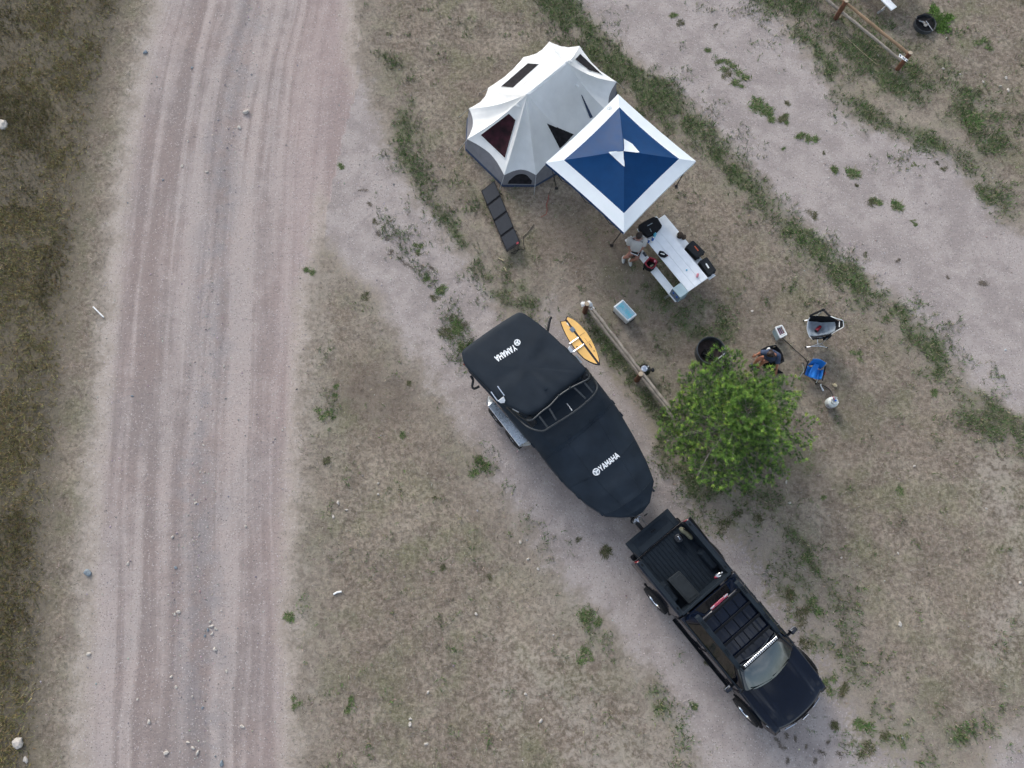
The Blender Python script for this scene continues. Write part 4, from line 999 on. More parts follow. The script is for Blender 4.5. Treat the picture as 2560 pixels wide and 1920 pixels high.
mb.add(L0+L1+L2, [tuple(range(n_-1, -1, -1)), tuple(range(2*n_, 3*n_))]+[(j*n_+i, j*n_+(i+1) % n_, (j+1)*n_+(i+1) % n_, (j+1)*n_+i) for j in (0, 1) for i in range(n_)])
mb.build('core', 'board_dark', wb, world=True, smooth=True)
deck = [ws(x, y, WZ+.004) for x, y in bo_l]; mid_line = (ws(368, 200, WZ), ws(1318, 1470, WZ)); ax_ = (mid_line[1]-mid_line[0]).normalized(); sd_ = Vector((-ax_.y, ax_.x, 0))
dk = [bc+(p_-bc)*.945 for p_ in deck]
def clip_half(poly, s_, lim):
    out_ = []; n = len(poly); k = [((p_-mid_line[0]).dot(sd_))*s_-lim for p_ in poly]
    for i in range(n):
        a, b, ka, kb = poly[i], poly[(i+1) % n], k[i], k[(i+1) % n]
        if ka >= 0: out_.append(a)
        if ka*kb < 0: out_.append(a.lerp(b, ka/(ka-kb)))
    return out_
for s_ in (1, -1):
    poly = [Vector((p_.x, p_.y, WZ+.004)) for p_ in clip_half(dk, s_, .03)]
    MB().hull8([p_-Vector((0, 0, .003)) for p_ in poly], poly).build('deck_half', 'board_wood', wb, world=True)
MB().box(ws(565, 485, WZ+.012), (.13, .12, .014), YAW).build('traction_pad', 'stove_dark', wb, world=True, bevel=.004)
MB().box(ws(435, 335, WZ+.012), (.09, .022, .006), YAW-.1).build('printed_mark', 'paper', wb, world=True)
MB().box(ws(1062, 925, WZ+.009), (.13, .025, .004), YAW-.12).build('printed_mark', 'board_brown', wb, world=True)
MB().box(ws(690, 960, WZ+.009), (.05, .02, .004), YAW+1).build('printed_mark', 'board_dark', wb, world=True)
MB().ball(ws(1165, 1075, WZ+.006), .022, 8, 4, (1, 1, .15)).build('printed_mark', 'board_brown', wb, world=True)
for a, b in (((770, 650), (905, 565)), ((950, 875), (1065, 790)), ((900, 715), (980, 830))):
    MB().tube([ws(*a, WZ+.006), ws(*b, WZ+.006)], .005, 4).build('deck_seam', 'board_brown', wb, world=True)
for a, b in (((480, 880), (735, 705)), ((590, 1095), (885, 890))):
    MB().tube([ws(*a, WZ+.03), ws(*b, WZ+.03)], .015, 6).build('rack_tine', 'chrome', boat, world=True, smooth=True)

# ------------------------------------------------------------------ trailer
hit = P(1608, 1326, .52)
trl = thing('boat_trailer', 'galvanised tandem-axle boat trailer under the covered boat', 'trailer', (bo.x, bo.y, 0))
z9 = zoomer(1160, 940, 8.73); FZ = .80
inn = [z9(470, 470, FZ-.16), z9(600, 610, FZ), z9(1330, 1460, FZ), z9(1425, 1552, FZ-.16)]; outr = [z9(478, 610, FZ-.22), z9(530, 655, FZ), z9(1205, 1528, FZ), z9(1212, 1545, FZ-.22)]
ctr = lambda p_: (p_-hit).dot(LF)
def mir(p_): return p_-LF*(2*ctr(p_))
for side in (0, 1):
    q = (lambda p_: p_) if side == 0 else mir
    i_, o_ = [q(p_) for p_ in inn], [q(p_) for p_ in outr]
    # widen plate inward under the hull
    inw = LF*(.10 if side == 0 else -.10)
    fd = MB()
    for k in range(3): fd.quad(i_[k]+inw, i_[k+1]+inw, o_[k+1], o_[k])
    fd.build('mudguard', 'fender', trl, world=True, solid=.006)
    lip = MB().tube([p_ for p_ in o_], .012, 6); lip.build('mudguard_rim', 'chrome', trl, world=True, smooth=True)
    for t_ in (.22, .78):
        c = o_[1].lerp(o_[2], t_)+inw*.75; c.z = .34
        wm = Matrix.Rotation(YAW, 3, 'Z') @ Matrix.Rotation(R(90), 3, 'X')
        wh = MB().lathe([(.18, -.10), (.30, -.10), (.335, -.07), (.335, .07), (.30, .10), (.18, .10), (.18, -.10)], c, 24, wm).build('wheel', 'tyre', trl, world=True, smooth=True)
        rm = MB().lathe([(0, -.085), (.06, -.085), (.08, -.05), (.18, -.07), (.18, .07), (.08, .05), (.06, .085), (0, .085)], c, 20, wm).build('rim', 'alu', None, smooth=True); sub(rm, wh)
        nut = MB(); od = -LF if side == 0 else LF
        for k in range(5):
            a_ = k*1.2566; v_ = FW*math.cos(a_)*.07+Vector((0, 0, 1))*math.sin(a_)*.07
            nut.ball(c+v_+od*.085, .014, 6, 4)
        nn_ = nut.build('wheel_nuts', 'chrome', None, smooth=True); sub(nn_, wh)
    rail = [q(z9(560, 560, .48))+inw*1.6, q(z9(1500, 1640, .48))+inw*1.6]; end = hit-FW*.9
    MB().tube([rail[0]-FW*1.3, rail[1], rail[1]+FW*1.2+(end-(rail[1]+FW*1.2)).normalized()*.0, Vector((end.x, end.y, .48))+(LF*-.05 if side == 0 else LF*.05)], .045, 6).build('frame_rail', 'black_metal', trl, world=True)
    MB().box((rail[0]-FW*1.3)+Vector((0, 0, .05)), (.05, .16, .09), YAW).build('tail_lamp', 'tail_red', trl, world=True)
    for t_ in (.2, .8):
        pp = rail[0].lerp(rail[1], t_); MB().tube([pp, pp-Vector((0, 0, .16))], .03, 6).build('axle_hanger', 'black_metal', trl, world=True)
MB().box(hit-FW*.62+Vector((0, 0, -.02)), (1.34, .10, .08), YAW).build('tongue', 'black_metal', trl, world=True, bevel=.008)
MB().box(hit+FW*.06+Vector((0, 0, .0)), (.22, .10, .07), YAW).build('coupler', 'black_metal', trl, world=True, bevel=.015)
wz = zoomer(1560, 1260, 20.74)
MB().tube([wz(540, 840, .66), wz(600, 770, .68), wz(740, 920, .68), wz(790, 950, .68), wz(700, 720, .70), wz(760, 660, .70), wz(850, 630, .70)], .018, 6).build('winch_handle', 'chrome', trl, world=True)
MB().lathe([(0, .09), (.07, .09), (.07, -.09), (0, -.09)], wz(600, 840, .60), 14, Matrix.Rotation(YAW, 3, 'Z') @ Matrix.Rotation(1.57, 3, 'X')).build('winch_drum', 'steel', trl, world=True, smooth=True)
MB().tube([wz(430, 900, .0)+Vector((0, 0, .05)), wz(430, 850, .62)], .03, 8).build('jack', 'black_metal', trl, world=True)
MB().ball(wz(430, 900, .0)+Vector((0, 0, .07)), .07, 10, 6).build('jack_wheel', 'tyre', trl, world=True, smooth=True)
MB().tube([wz(760, 660, .6), wz(900, 760, .5), wz(1120, 1000, .40), wz(1250, 1080, .55)], .008, 5).build('safety_chain', 'steel', trl, world=True)
MB().box(wz(1130, 560, .55), (.11, .035, .03), .6).build('wiring_plug', 'black_plastic', trl, world=True)

# ================================================================== PICKUP TRUCK (x forward from the bed's rear end, y to its left)
TO = Vector((3.93, .56, 0))
trk = thing('pickup_truck', 'black crew-cab pickup with open tailgate, roof rack and light bar, hitched to the trailer', 'pickup truck', TO, YAW)
WX = (1.14, 4.66)
def arch_pts(xc, r=.50, zc=.42, n=10): return [(xc-r*math.cos(math.pi*k/n), zc+r*math.sin(math.pi*k/n)) for k in range(n+1)]
def side_panel(name, prof, y0, y1, par, m_='truck_paint', bev=.02):
    for s_ in (1, -1):
        n = len(prof); lo = [(x, s_*y0, z) for x, z in prof]; hi = [(x, s_*y1(x, z) if callable(y1) else s_*y1, z) for x, z in prof]
        MB().hull8([Vector(v) for v in lo], [Vector(v) for v in hi]).build(name, m_, par, bevel=bev)
yb = lambda x, z: .91 if z > 1.2 else (.985 if z > .6 else .95)
side_panel('bed_side', [(0, .55), (WX[0]-.5, .55)]+arch_pts(WX[0])[1:-1]+[(WX[0]+.5, .55), (1.70, .55), (1.70, 1.17), (1.70, 1.262), (0, 1.262), (0, 1.17)], .80, yb, trk)
side_panel('rear_door', [(1.74, .52), (2.72, .52), (2.72, 1.18), (2.72, 1.235), (1.74, 1.235), (1.74, 1.18)], .70, yb, trk)
side_panel('front_door', [(2.735, .52), (3.92, .52), (3.98, 1.18), (3.98, 1.225), (2.735, 1.235), (2.735, 1.18)], .70, yb, trk)
side_panel('front_fender', [(3.99, .52), (WX[1]-.5, .52)]+arch_pts(WX[1])[1:-1]+[(WX[1]+.5, .55), (5.30, .6), (5.36, .92), (5.28, 1.02), (4.9, 1.10), (4.0, 1.20)], .70, lambda x, z: (.975 if z < 1.0 else .91) - max(0, x-5.05)*.2, trk)
for s_ in (1, -1):
    for xc in WX:
        MB().tube([(x, s_*.975, z) for x, z in arch_pts(xc, .485, .42, 14)], .04, 7).build('wheel_flare', 'truck_dark', trk, smooth=True)
        wm = Matrix.Rotation(R(90), 3, 'X'); c = Vector((xc, s_*.95, .41))
        prof = [(.25, -.14), (.37, -.14), (.405, -.12), (.415, -.08), (.41, 0), (.415, .08), (.405, .12), (.37, .14), (.25, .14)]
        wh = MB().lathe(prof, c, 32, wm).build('wheel', 'tyre', trk, smooth=True)
        tr = MB()
        for k in range(30):
            a_ = 2*math.pi*k/30
            for yy in (-.085, .085):
                tr.box(c+Vector((math.cos(a_+(yy > 0)*.1)*.413, yy, math.sin(a_+(yy > 0)*.1)*.413)), (.022, .085, .035), m=Matrix.Rotation(-a_, 3, 'Y'))
        sub(tr.build('tread_blocks', 'tyre', None), wh)
        sub(MB().lathe([(.25, .125*s_), (.235, .135*s_), (.225, .12*s_), (.21, .06*s_), (.255, .0)], c, 28, Matrix.Rotation(R(-90), 3, 'X')).build('rim', 'chrome', None, smooth=True), wh)
        spk = MB()
        for k in range(6):
            a_ = k*math.pi/3; spk.box(c+Vector((math.cos(a_)*.12, s_*.085, math.sin(a_)*.12)), (.22, .035, .06), m=Matrix.Rotation(-a_, 3, 'Y'))
        spk.lathe([(0, .05), (.06, .05), (.07, -.05), (0, -.05)], c+Vector((0, s_*.085, 0)), 14, wm)
        sub(spk.build('spokes', 'truck_trim', None), wh)
# bed
MB().box((.85, 0, .74), (1.70, 1.56, .05)).build('bed_floor', 'bed_liner', trk)
for k in range(14):
    MB().box((.85, -.70+k*.1077, .772), (1.66, .062, .018)).build('floor_rib', 'bed_liner', trk, bevel=.004)
for s_ in (1, -1):
    MB().box((.85, s_*.785, 1.0), (1.70, .03, .50)).build('bed_liner_wall', 'bed_liner', trk)
    MB().hull8([Vector((.80, s_*.77, .75)), Vector((1.5, s_*.77, .75)), Vector((1.46, s_*.56, .75)), Vector((.84, s_*.56, .75))], [Vector((.88, s_*.77, 1.0)), Vector((1.42, s_*.77, 1.0)), Vector((1.38, s_*.60, .98)), Vector((.92, s_*.60, .98))]).build('wheel_housing', 'bed_liner', trk, bevel=.03)
    MB().box((.85, s_*.825, 1.272), (1.68, .115, .022)).build('rail_cap', 'truck_trim', trk, bevel=.008)
    for x in (.13, 1.5): MB().box((x, s_*.825, 1.284), (.07, .045, .004)).build('stake_pocket', 'truck_dark', trk)
    MB().box((.04, s_*.86, 1.02), (.10, .10, .40)).build('tail_lamp', 'tail_red', trk, bevel=.02)
MB().box((1.67, 0, 1.02), (.05, 1.60, .52)).build('bed_front_wall', 'bed_liner', trk)
MB().box((1.69, 0, 1.285), (.07, 1.66, .03)).build('front_rail_cap', 'truck_trim', trk, bevel=.008)
tg = MB().box((-.265, 0, .775), (.50, 1.50, .06)).build('tailgate', 'truck_trim', trk, bevel=.014)
def tsub(mb, nm, m_, par, **k): o = mb.build(nm, m_, None, **k); o.parent = par; return o
tsub(MB().box((-.24, 0, .808), (.40, 1.20, .010)), 'inner_panel', 'bed_liner', tg, bevel=.004)
tsub(MB().box((-.13, 0, .816), (.17, 1.14, .008)), 'step_pad', 'truck_trim', tg, bevel=.003)
tsub(MB().box((-.31, .05, .816), (.035, .16, .012)), 'latch', 'truck_dark', tg)
for s_ in (1, -1):
    tsub(MB().box((-.30, s_*.66, .812), (.40, .14, .012)), 'end_rib', 'truck_trim', tg, bevel=.005)
    tsub(MB().tube([(.05, s_*.74, 1.15), (-.20, s_*.73, .83)], .010, 5), 'stay_cable', 'black_metal', tg)
MB().box((.02, 0, .765), (.03, 1.5, .05)).build('tailgate_hinge', 'truck_dark', trk)
MB().box((-.08, 0, .56), (.16, 1.7, .16)).build('rear_bumper', 'truck_dark', trk, bevel=.04)
MB().box((-.25, 0, .50), (.30, .07, .07)).build('tow_hitch', 'black_metal', trk, bevel=.008); MB().ball((-.36, 0, .56), .035, 10, 6).build('tow_ball', 'chrome', trk, smooth=True)
MB().box((2.7, 0, .50), (5.0, 1.1, .20)).build('chassis', 'truck_dark', trk)
# cab
belt = [(1.76, -.72), (1.76, .72), (1.84, .885), (3.90, .885), (4.06, .78), (4.18, .40), (4.18, -.40), (4.06, -.78), (3.90, -.885), (1.84, -.885)]
roof = [(1.98, -.55), (1.98, .55), (2.04, .655), (3.22, .645), (3.32, .58), (3.38, .32), (3.38, -.32), (3.32, -.58), (3.22, -.645), (2.04, -.655)]
MB().hull8([Vector((x, y, 1.262)) for x, y in belt], [Vector((x, y, 1.79)) for x, y in roof]).build('cab_shell', 'truck_paint', trk, bevel=.03, seg=3)
MB().grid(lambda u, v: (2.0+u*1.34-.05*abs(v-.5)*2*(u > .5), (v-.5)*1.26, 1.812+.035*(1-(2*v-1)**2)*(1-.5*(2*u-1)**2)+.008*(1 if abs(((v*5) % 1)-.5) > .42 else 0)), 24, 40).build('roof_skin', 'truck_paint', trk, smooth=True)
BV = [Vector((x, y, 1.262)) for x, y in belt]; RV = [Vector((x, y, 1.79)) for x, y in roof]
def glass(name, q, inset=.06, m_='glass', off=.012, n=6, bulge=0.0):
    a, b, c, d = q; nn = (b-a).cross(d-a).normalized(); ce = (a+b+c+d)/4
    if nn.dot(ce-Vector((2.8, 0, 1.3))) < 0: nn = -nn
    def fn(u, v):
        u = inset+u*(1-2*inset); v = inset*1.3+v*(1-2.6*inset); p = (a*(1-u)+b*u)*(1-v)+(d*(1-u)+c*u)*v
        return p+nn*(off+bulge*(1-(2*u-1)**2))
    return MB().grid(fn, n, n).build(name, m_, trk, smooth=True)
# windscreen follows the curved front of the cab
lowp = [Vector((3.96, -.80, 1.285)), Vector((4.12, -.60, 1.285)), Vector((4.20, -.30, 1.285)), Vector((4.23, 0, 1.285)), Vector((4.20, .30, 1.285)), Vector((4.12, .60, 1.285)), Vector((3.96, .80, 1.285))]
upp = [Vector((3.22, -.60, 1.785)), Vector((3.30, -.43, 1.792)), Vector((3.345, -.2, 1.796)), Vector((3.36, 0, 1.797)), Vector((3.345, .2, 1.796)), Vector((3.30, .43, 1.792)), Vector((3.22, .60, 1.785))]
lowp, upp = smooth_pts(lowp), smooth_pts(upp)
def wsf(u, v):
    k = u*(len(lowp)-1); i = min(int(k), len(lowp)-2); f = k-i; p = lowp[i].lerp(lowp[i+1], f).lerp(upp[i].lerp(upp[i+1], f), v)
    return p+Vector((.0, 0, .022*math.sin(math.pi*v)+.006))
wsg = MB().grid(wsf, 24, 12).build('windscreen', 'glass', trk, smooth=True)
for s_ in (1, -1):
    i0, i1 = (2, 3) if s_ == 1 else (9, 8)
    A_, B_, C_, D_ = BV[i0], BV[i1], RV[i1], RV[i0]
    for t0, t1 in ((.02, .44), (.48, .98)): glass('side_window', (A_.lerp(B_, t0), A_.lerp(B_, t1), D_.lerp(C_, t1), D_.lerp(C_, t0)), .05, 'glass_side')
    MB().tube([(4.0, s_*.82, 1.26), (3.60, s_*.70, 1.57), (3.27, s_*.60, 1.80), (3.0, s_*.655, 1.82), (2.1, s_*.66, 1.83), (1.98, s_*.60, 1.80)], .018, 6).build('roof_trim', 'truck_trim', trk, smooth=True)
    MB().box((2.9, s_*.90, 1.242), (2.1, .03, .018)).build('window_sill', 'truck_trim', trk)
    MB().box((2.88, s_*.985, .47), (2.2, .08, .05)).build('side_step', 'truck_dark', trk, bevel=.012)
    for x in (2.0, 3.7): MB().box((x, s_*.86, .48), (.06, .3, .04)).build('step_bracket', 'truck_dark', trk)
    mr = MB().hull8([Vector((3.66, s_*1.03, 1.13)), Vector((3.78, s_*1.02, 1.13)), Vector((3.76, s_*1.22, 1.13)), Vector((3.69, s_*1.22, 1.13))], [Vector((3.66, s_*1.03, 1.34)), Vector((3.79, s_*1.02, 1.34)), Vector((3.77, s_*1.21, 1.33)), Vector((3.69, s_*1.21, 1.33))]).build('wing_mirror', 'truck_paint', trk, bevel=.025)
    tsub(MB().box((3.655, s_*1.12, 1.235), (.008, .16, .16)), 'mirror_glass', 'chrome', mr)
    tsub(MB().box((3.74, s_*.97, 1.17), (.06, .14, .05)), 'mirror_arm', 'truck_dark', mr)
    for x in (2.62, 3.75): MB().box((x-.1, s_*.965, 1.06), (.18, .025, .03)).build('door_handle', 'truck_dark', trk, bevel=.006)
glass('rear_window', (BV[1], BV[0], RV[0], RV[1]), .12, 'glass_side')
MB().box((1.93, .02, 1.80), (.07, .55, .045)).build('brake_lamp', 'brake_red', trk, bevel=.012)
for y in (-.20, .24): MB().box((1.915, y, 1.822), (.03, .13, .012)).build('lamp_white_end', 'lamp_clear', trk)  # white ends of the red brake lamp strip
# cowl, wipers
MB().grid(lambda u, v: (4.10-.24*abs(2*u-1)**2.4+.12*v+.04, (u-.5)*1.66, 1.268-.062*v), 16, 3).build('cowl', 'truck_trim', trk, smooth=True)
for y0, y1 in ((.55, -.05), (-.10, -.68)):
    MB().tube([(4.20-.2*abs(y0)**2, y0, 1.302), (4.16-.22*abs(y1)**2, y1, 1.335)], .012, 5).build('wiper', 'truck_dark', trk)
# hood
def hood(u, v):
    y = (v-.5)*1.44; x1 = 5.40-.20*abs(y/.9)**2.6; x0 = 4.17-.20*abs(y/.85)**2.4; x = x0+(x1-x0)*u
    z = 1.19-.10*u-.07*u**4+.03*(1-abs(y/.8)**2)
    ay = abs(y); z += .022*(1/(1+math.exp(-(ay-.47)/.016))-.9*(1/(1+math.exp(-(ay-.60+.06*u)/.016))))*(1-u**6)
    if u > .999: z -= .05
    return (x, y, z)
MB().grid(hood, 30, 48).build('hood', 'truck_paint', trk, smooth=True, ang=80)
for s_ in (1, -1):
    def fen(u, v):
        y = .735+v*.205; x1 = 5.34-.24*v**1.8; x0 = 4.0; x = x0+(x1-x0)*u
        return (x, s_*y, 1.188-.11*u-.09*u**4-.06*v**2.5)
    MB().grid(fen, 20, 8).build('fender_top', 'truck_paint', trk, smooth=True)
    MB().hull8([Vector((5.16, s_*.66, .86)), Vector((5.30, s_*.60, .86)), Vector((5.20, s_*.90, .86)), Vector((5.02, s_*.95, .86))], [Vector((5.14, s_*.68, 1.0)), Vector((5.29, s_*.62, 1.0)), Vector((5.18, s_*.88, 1.0)), Vector((5.0, s_*.93, 1.0))]).build('headlamp', 'lamp_clear', trk, bevel=.01)
    MB().tube([(5.43, s_*.30, 1.0), (5.37, s_*.58, .995)], .012, 6).build('chrome_strip', 'chrome', trk)
    MB().tube([(5.50, s_*.32, .80), (5.44, s_*.60, .80)], .016, 6).build('bumper_strip', 'chrome', trk)
def bump_pl(s0, yy, dx): return [(4.98, -.93*yy), (5.16+dx, -.93*yy), (5.36+dx, -.70*yy), (5.50+dx, -.30*yy), (5.52+dx, 0), (5.50+dx, .30*yy), (5.36+dx, .70*yy), (5.16+dx, .93*yy), (4.98, .93*yy)]
MB().prism(bump_pl(0, 1, 0), .45, .78).build('front_bumper', 'truck_dark', trk, bevel=.03)
MB().prism(bump_pl(0, .94, -.08), .785, 1.02).build('grille', 'truck_dark', trk, bevel=.02)
MB().box((5.495, 0, .92), (.03, .20, .07)).build('grille_badge', 'chrome', trk, bevel=.01)
# roof rack
RZ = 1.905
for s_ in (1, -1):
    pr = [(1.80, -.04), (1.84, .05), (3.20, .05), (3.36, -.02), (3.36, -.05), (1.82, -.06)]
    MB().hull8([Vector((x, s_*.60, RZ+z)) for x, z in pr], [Vector((x, s_*.715, RZ+z-.015)) for x, z in pr]).build('rack_side_rail', 'truck_trim', trk, bevel=.008)
    for k in range(9): MB().box((1.98+k*.045+(k > 4)*.62, s_*.657, RZ+.046), (.018, .075, .006)).build('rail_slot', 'truck_dark', trk)
    for x in (2.1, 3.1): MB().box((x, s_*.66, 1.86), (.08, .05, .10)).build('rack_foot', 'black_metal', trk)
for x in (2.02, 2.38, 2.74, 3.10): MB().box((x, 0, RZ+.0), (.06, 1.20, .024)).build('rack_crossbar', 'truck_dark', trk, bevel=.006)
for y in (-.3, 0, .3): MB().tube([(1.99, y, RZ-.015), (3.2, y, RZ-.015)], .008, 5).build('rack_rod', 'truck_dark', trk)
lb = MB().box((3.40, 0, RZ-.01), (.10, 1.22, .085)).build('light_bar', 'truck_dark', trk, bevel=.015)
for k in range(20):
    tsub(MB().hull8([Vector((3.385+dx, -.52+k*.0547+dy, RZ+.035)) for dx, dy in ((-.028, -.017), (.036, -.017), (.036, .017), (-.028, .017))], [Vector((3.385+dx, -.52+k*.0547+dy, RZ+.043)) for dx, dy in ((-.018, -.009), (.026, -.009), (.026, .009), (-.018, .009))]), 'lamp_cell', 'lamp_clear', lb)
for s_ in (1, -1): MB().box((3.40, s_*.64, RZ-.02), (.10, .04, .14)).build('light_bar_bracket', 'truck_trim', trk)
MB().tube([(3.2, .74, 1.86), (3.21, .80, 1.95)], .01, 5).build('tie_hook', 'steel', trk); MB().tube([(2.0, .74, 1.86), (2.0, .81, 1.95)], .01, 5).build('tie_hook', 'steel', trk)

# ------------------------------------------------------------------ things lying in the bed
t7 = zoomer(1540, 1250, 2.8604)
def in_bed(pts, z): return [t7(x, y, z) for x, y in pts]
BF = .783
pl = in_bed([(368, 570), (452, 505), (606, 678), (522, 745)], BF+.34); c = sum(pl, Vector())/4
t = thing('tote_box', 'dark grey lidded storage tote in the truck bed behind the cab', 'storage box', (c.x, c.y, BF))
lo = [Vector((c.x+(p_.x-c.x)*.88, c.y+(p_.y-c.y)*.88, BF)) for p_ in pl]; MB().hull8(lo, [Vector((c.x+(p_.x-c.x)*.95, c.y+(p_.y-c.y)*.95, BF+.28)) for p_ in pl]).build('body', 'tote', t, world=True, bevel=.02)
MB().hull8([Vector((p_.x, p_.y, BF+.285)) for p_ in pl], pl).build('lid', 'tote', t, world=True, bevel=.012)
pi = [c+(p_-c)*.80 for p_ in pl]; MB().hull8([p_+Vector((0, 0, -.003)) for p_ in pi], [p_+Vector((0, 0, .012)) for p_ in pi]).build('lid_panel', 'tote', t, world=True, bevel=.006)
c = t7(450, 272, BF+.2); t = thing('bucket', 'round black bucket with glossy lid at the open end of the truck bed', 'bucket', (c.x, c.y, BF))
MB().lathe([(0, 0), (.095, 0), (.11, .18), (.11, .2), (.10, .2)], n=20).build('body', 'black_plastic', t, smooth=True); MB().lathe([(0, .225), (.06, .222), (.10, .205), (.112, .2), (.112, .19)], n=20).build('lid', 'glass_side', t, smooth=True)
MB().box((-.0, .0, .228), (.03, .10, .010), .5).build('grip', 'chrome', t, bevel=.004)
c = t7(500, 235, BF+.1); t = thing('duffel_bag', 'olive rolled bag lying beside the bucket in the truck bed', 'bag', (c.x, c.y, BF))
MB().tube([t7(455, 200, BF+.15), t7(475, 215, BF+.15), t7(500, 235, BF+.14), t7(530, 262, BF+.12), t7(545, 278, BF+.12)], [.04, .075, .06, .07, .04], 10).build('body', 'olive', t, world=True, smooth=True)
MB().tube([t7(478, 205, BF+.25), t7(512, 220, BF+.22)], .014, 5).build('strap', 'black_fabric', t, world=True)
c = t7(578, 272, BF+.1); t = thing('oil_bottle', 'white plastic bottle lying against the bed wall beside the olive bag', 'bottle', (c.x, c.y, BF))
MB().tube([t7(562, 255, BF+.08), t7(575, 270, BF+.08), t7(588, 288, BF+.07)], [.045, .05, .03], 10).build('body', 'white_plastic', t, world=True, smooth=True); MB().ball(t7(553, 247, BF+.07), .03, 8, 5).build('cap', 'red_gloss', t, world=True, smooth=True)
c = t7(735, 540, BF+.1); t = thing('foil_bag', 'crumpled shiny foil bag at the front of the truck bed', 'bag', (c.x, c.y, BF))
mb = MB().ball(t7(735, 540, BF+.1), .13, 14, 9, (.8, 1.15, .75), Matrix.Rotation(YAW, 3, 'Z')); mb.v = [tuple(Vector(v)+Vector((1, 1, 1))*.05*mnoise.noise(Vector(v)*14)) for v in mb.v]; mb.build('body', 'chrome', t, world=True)
mb = MB().ball(t7(725, 552, BF+.16), .06, 10, 7, (1.3, .7, .6)); mb.v = [tuple(Vector(v)+Vector((1, 1, 1))*.03*mnoise.noise(Vector(v)*20)) for v in mb.v]; mb.build('printed_end', 'brake_red', t, world=True)

# ================================================================== PEOPLE
def skin_mesh(pts, edges, rad, root, levels=2):
    me = bpy.data.meshes.new('tmp_skin'); keys = list(pts); ix = {k: i for i, k in enumerate(keys)}
    me.from_pydata([tuple(pts[k]) for k in keys], [(ix[a], ix[b]) for a, b in edges], []); me.update()
    o = link(bpy.data.objects.new('tmp_skin', me)); md = o.modifiers.new('skin', 'SKIN'); md.use_smooth_shade = True
    if not me.skin_vertices: 
        bpy.context.view_layer.objects.active = o
    sv = me.skin_vertices[0].data
    for k in keys:
        r = rad[k]; sv[ix[k]].radius = r if isinstance(r, tuple) else (r, r); sv[ix[k]].use_root = (k == root)
    s2 = o.modifiers.new('sub', 'SUBSURF'); s2.levels = levels; s2.render_levels = levels
    dg = bpy.context.evaluated_depsgraph_get(); dg.update(); ev = o.evaluated_get(dg); m2 = bpy.data.meshes.new_from_object(ev)
    bpy.data.objects.remove(o, do_unlink=True)
    mb = MB(); mb.v = [tuple(v.co) for v in m2.vertices]; mb.f = [tuple(p.vertices) for p in m2.polygons]
    bpy.data.meshes.remove(m2); return mb
def hand(mb, wrist, palm_dir, side_dir, curl_dir, sc=1.0):
    """palm, four unequal bent fingers and a thumb from the side of the palm"""
    pd, sdv, cd = palm_dir.normalized(), side_dir.normalized(), curl_dir.normalized(); c = wrist+pd*.045*sc
    rot = Matrix((pd, sdv, pd.cross(sdv))).transposed(); mb.ball(c, .045*sc, 10, 7, (1.1, .95, .45), rot)
    for i, ln in enumerate((.068, .078, .072, .056)):
        b = c+pd*.035*sc+sdv*(.030-.020*i)*sc; a1 = b+pd*ln*.5*sc+cd*.008; a2 = a1+pd*ln*.25*sc+cd*ln*.32*sc; a3 = a2+cd*ln*.30*sc-pd*.006
        mb.tube([b, a1, a2, a3], [.0095*sc, .009*sc, .0085*sc, .007*sc], 6)
    b = c-pd*.012*sc+sdv*.036*sc; mb.tube([b, b+sdv*.028*sc+pd*.015*sc, b+sdv*.034*sc+pd*.042*sc+cd*.012], [.011*sc, .0105*sc, .008*sc], 6)
def head(mb, c, face, up, sc=1.0):
    face, up = face.normalized(), up.normalized(); side = up.cross(face).normalized(); rot = Matrix((face, side, up)).transposed()
    mb.ball(c, .1*sc, 18, 14, (.98, .78, 1.16), rot); mb.ball(c+face*.035*sc-up*.06*sc, .062*sc, 12, 8, (1, .85, .9), rot)
    mb.ball(c+face*.105*sc-up*.008*sc, .018*sc, 8, 6, (1.1, .8, 1.4), rot)
    for s_ in (1, -1): mb.ball(c+side*.08*sc*s_-up*.005*sc, .026*sc, 8, 6, (.7, .35, 1.2), rot)
    return side, rot
def face_parts(par, c, face, up, side, rot, sc=1.0):
    for s_ in (1, -1): MB().ball(c+face*.088*sc+side*.034*sc*s_+up*.018*sc, .012*sc, 8, 6).build('eye', 'hair_dark', par, world=True, smooth=True)
    MB().ball(c+face*.092*sc-up*.055*sc, .02*sc, 8, 5, (.4, 1.2, .3), rot).build('mouth', 'red_fabric', par, world=True, smooth=True)
UP = Vector((0, 0, 1))
# --- seated person at the table, looking down at a tablet
J = dict(pelvis=tb(600, 690, .54), spine=tb(606, 640, .76), chest=tb(620, 575, .97), neck=tb(640, 525, 1.10), skull=tb(652, 492, 1.19),
         sl=tb(522, 548, 1.02), sr=tb(728, 558, 1.02), el=tb(505, 628, .80), er=tb(708, 648, .80), wl=tb(535, 705, .69), wr=tb(652, 715, .69),
         hl=tb(562, 705, .52), hr=tb(640, 712, .52), kl=tb(488, 785, .53), kr=tb(624, 812, .53), al=tb(440, 792, .10), ar=tb(530, 838, .10), tl=tb(434, 835, .06), trr=tb(530, 872, .06))
ED = [('pelvis', 'spine'), ('spine', 'chest'), ('chest', 'neck'), ('neck', 'skull'), ('chest', 'sl'), ('chest', 'sr'), ('sl', 'el'), ('el', 'wl'), ('sr', 'er'), ('er', 'wr'), ('pelvis', 'hl'), ('pelvis', 'hr'), ('hl', 'kl'), ('kl', 'al'), ('hr', 'kr'), ('kr', 'ar'), ('al', 'tl'), ('ar', 'trr')]
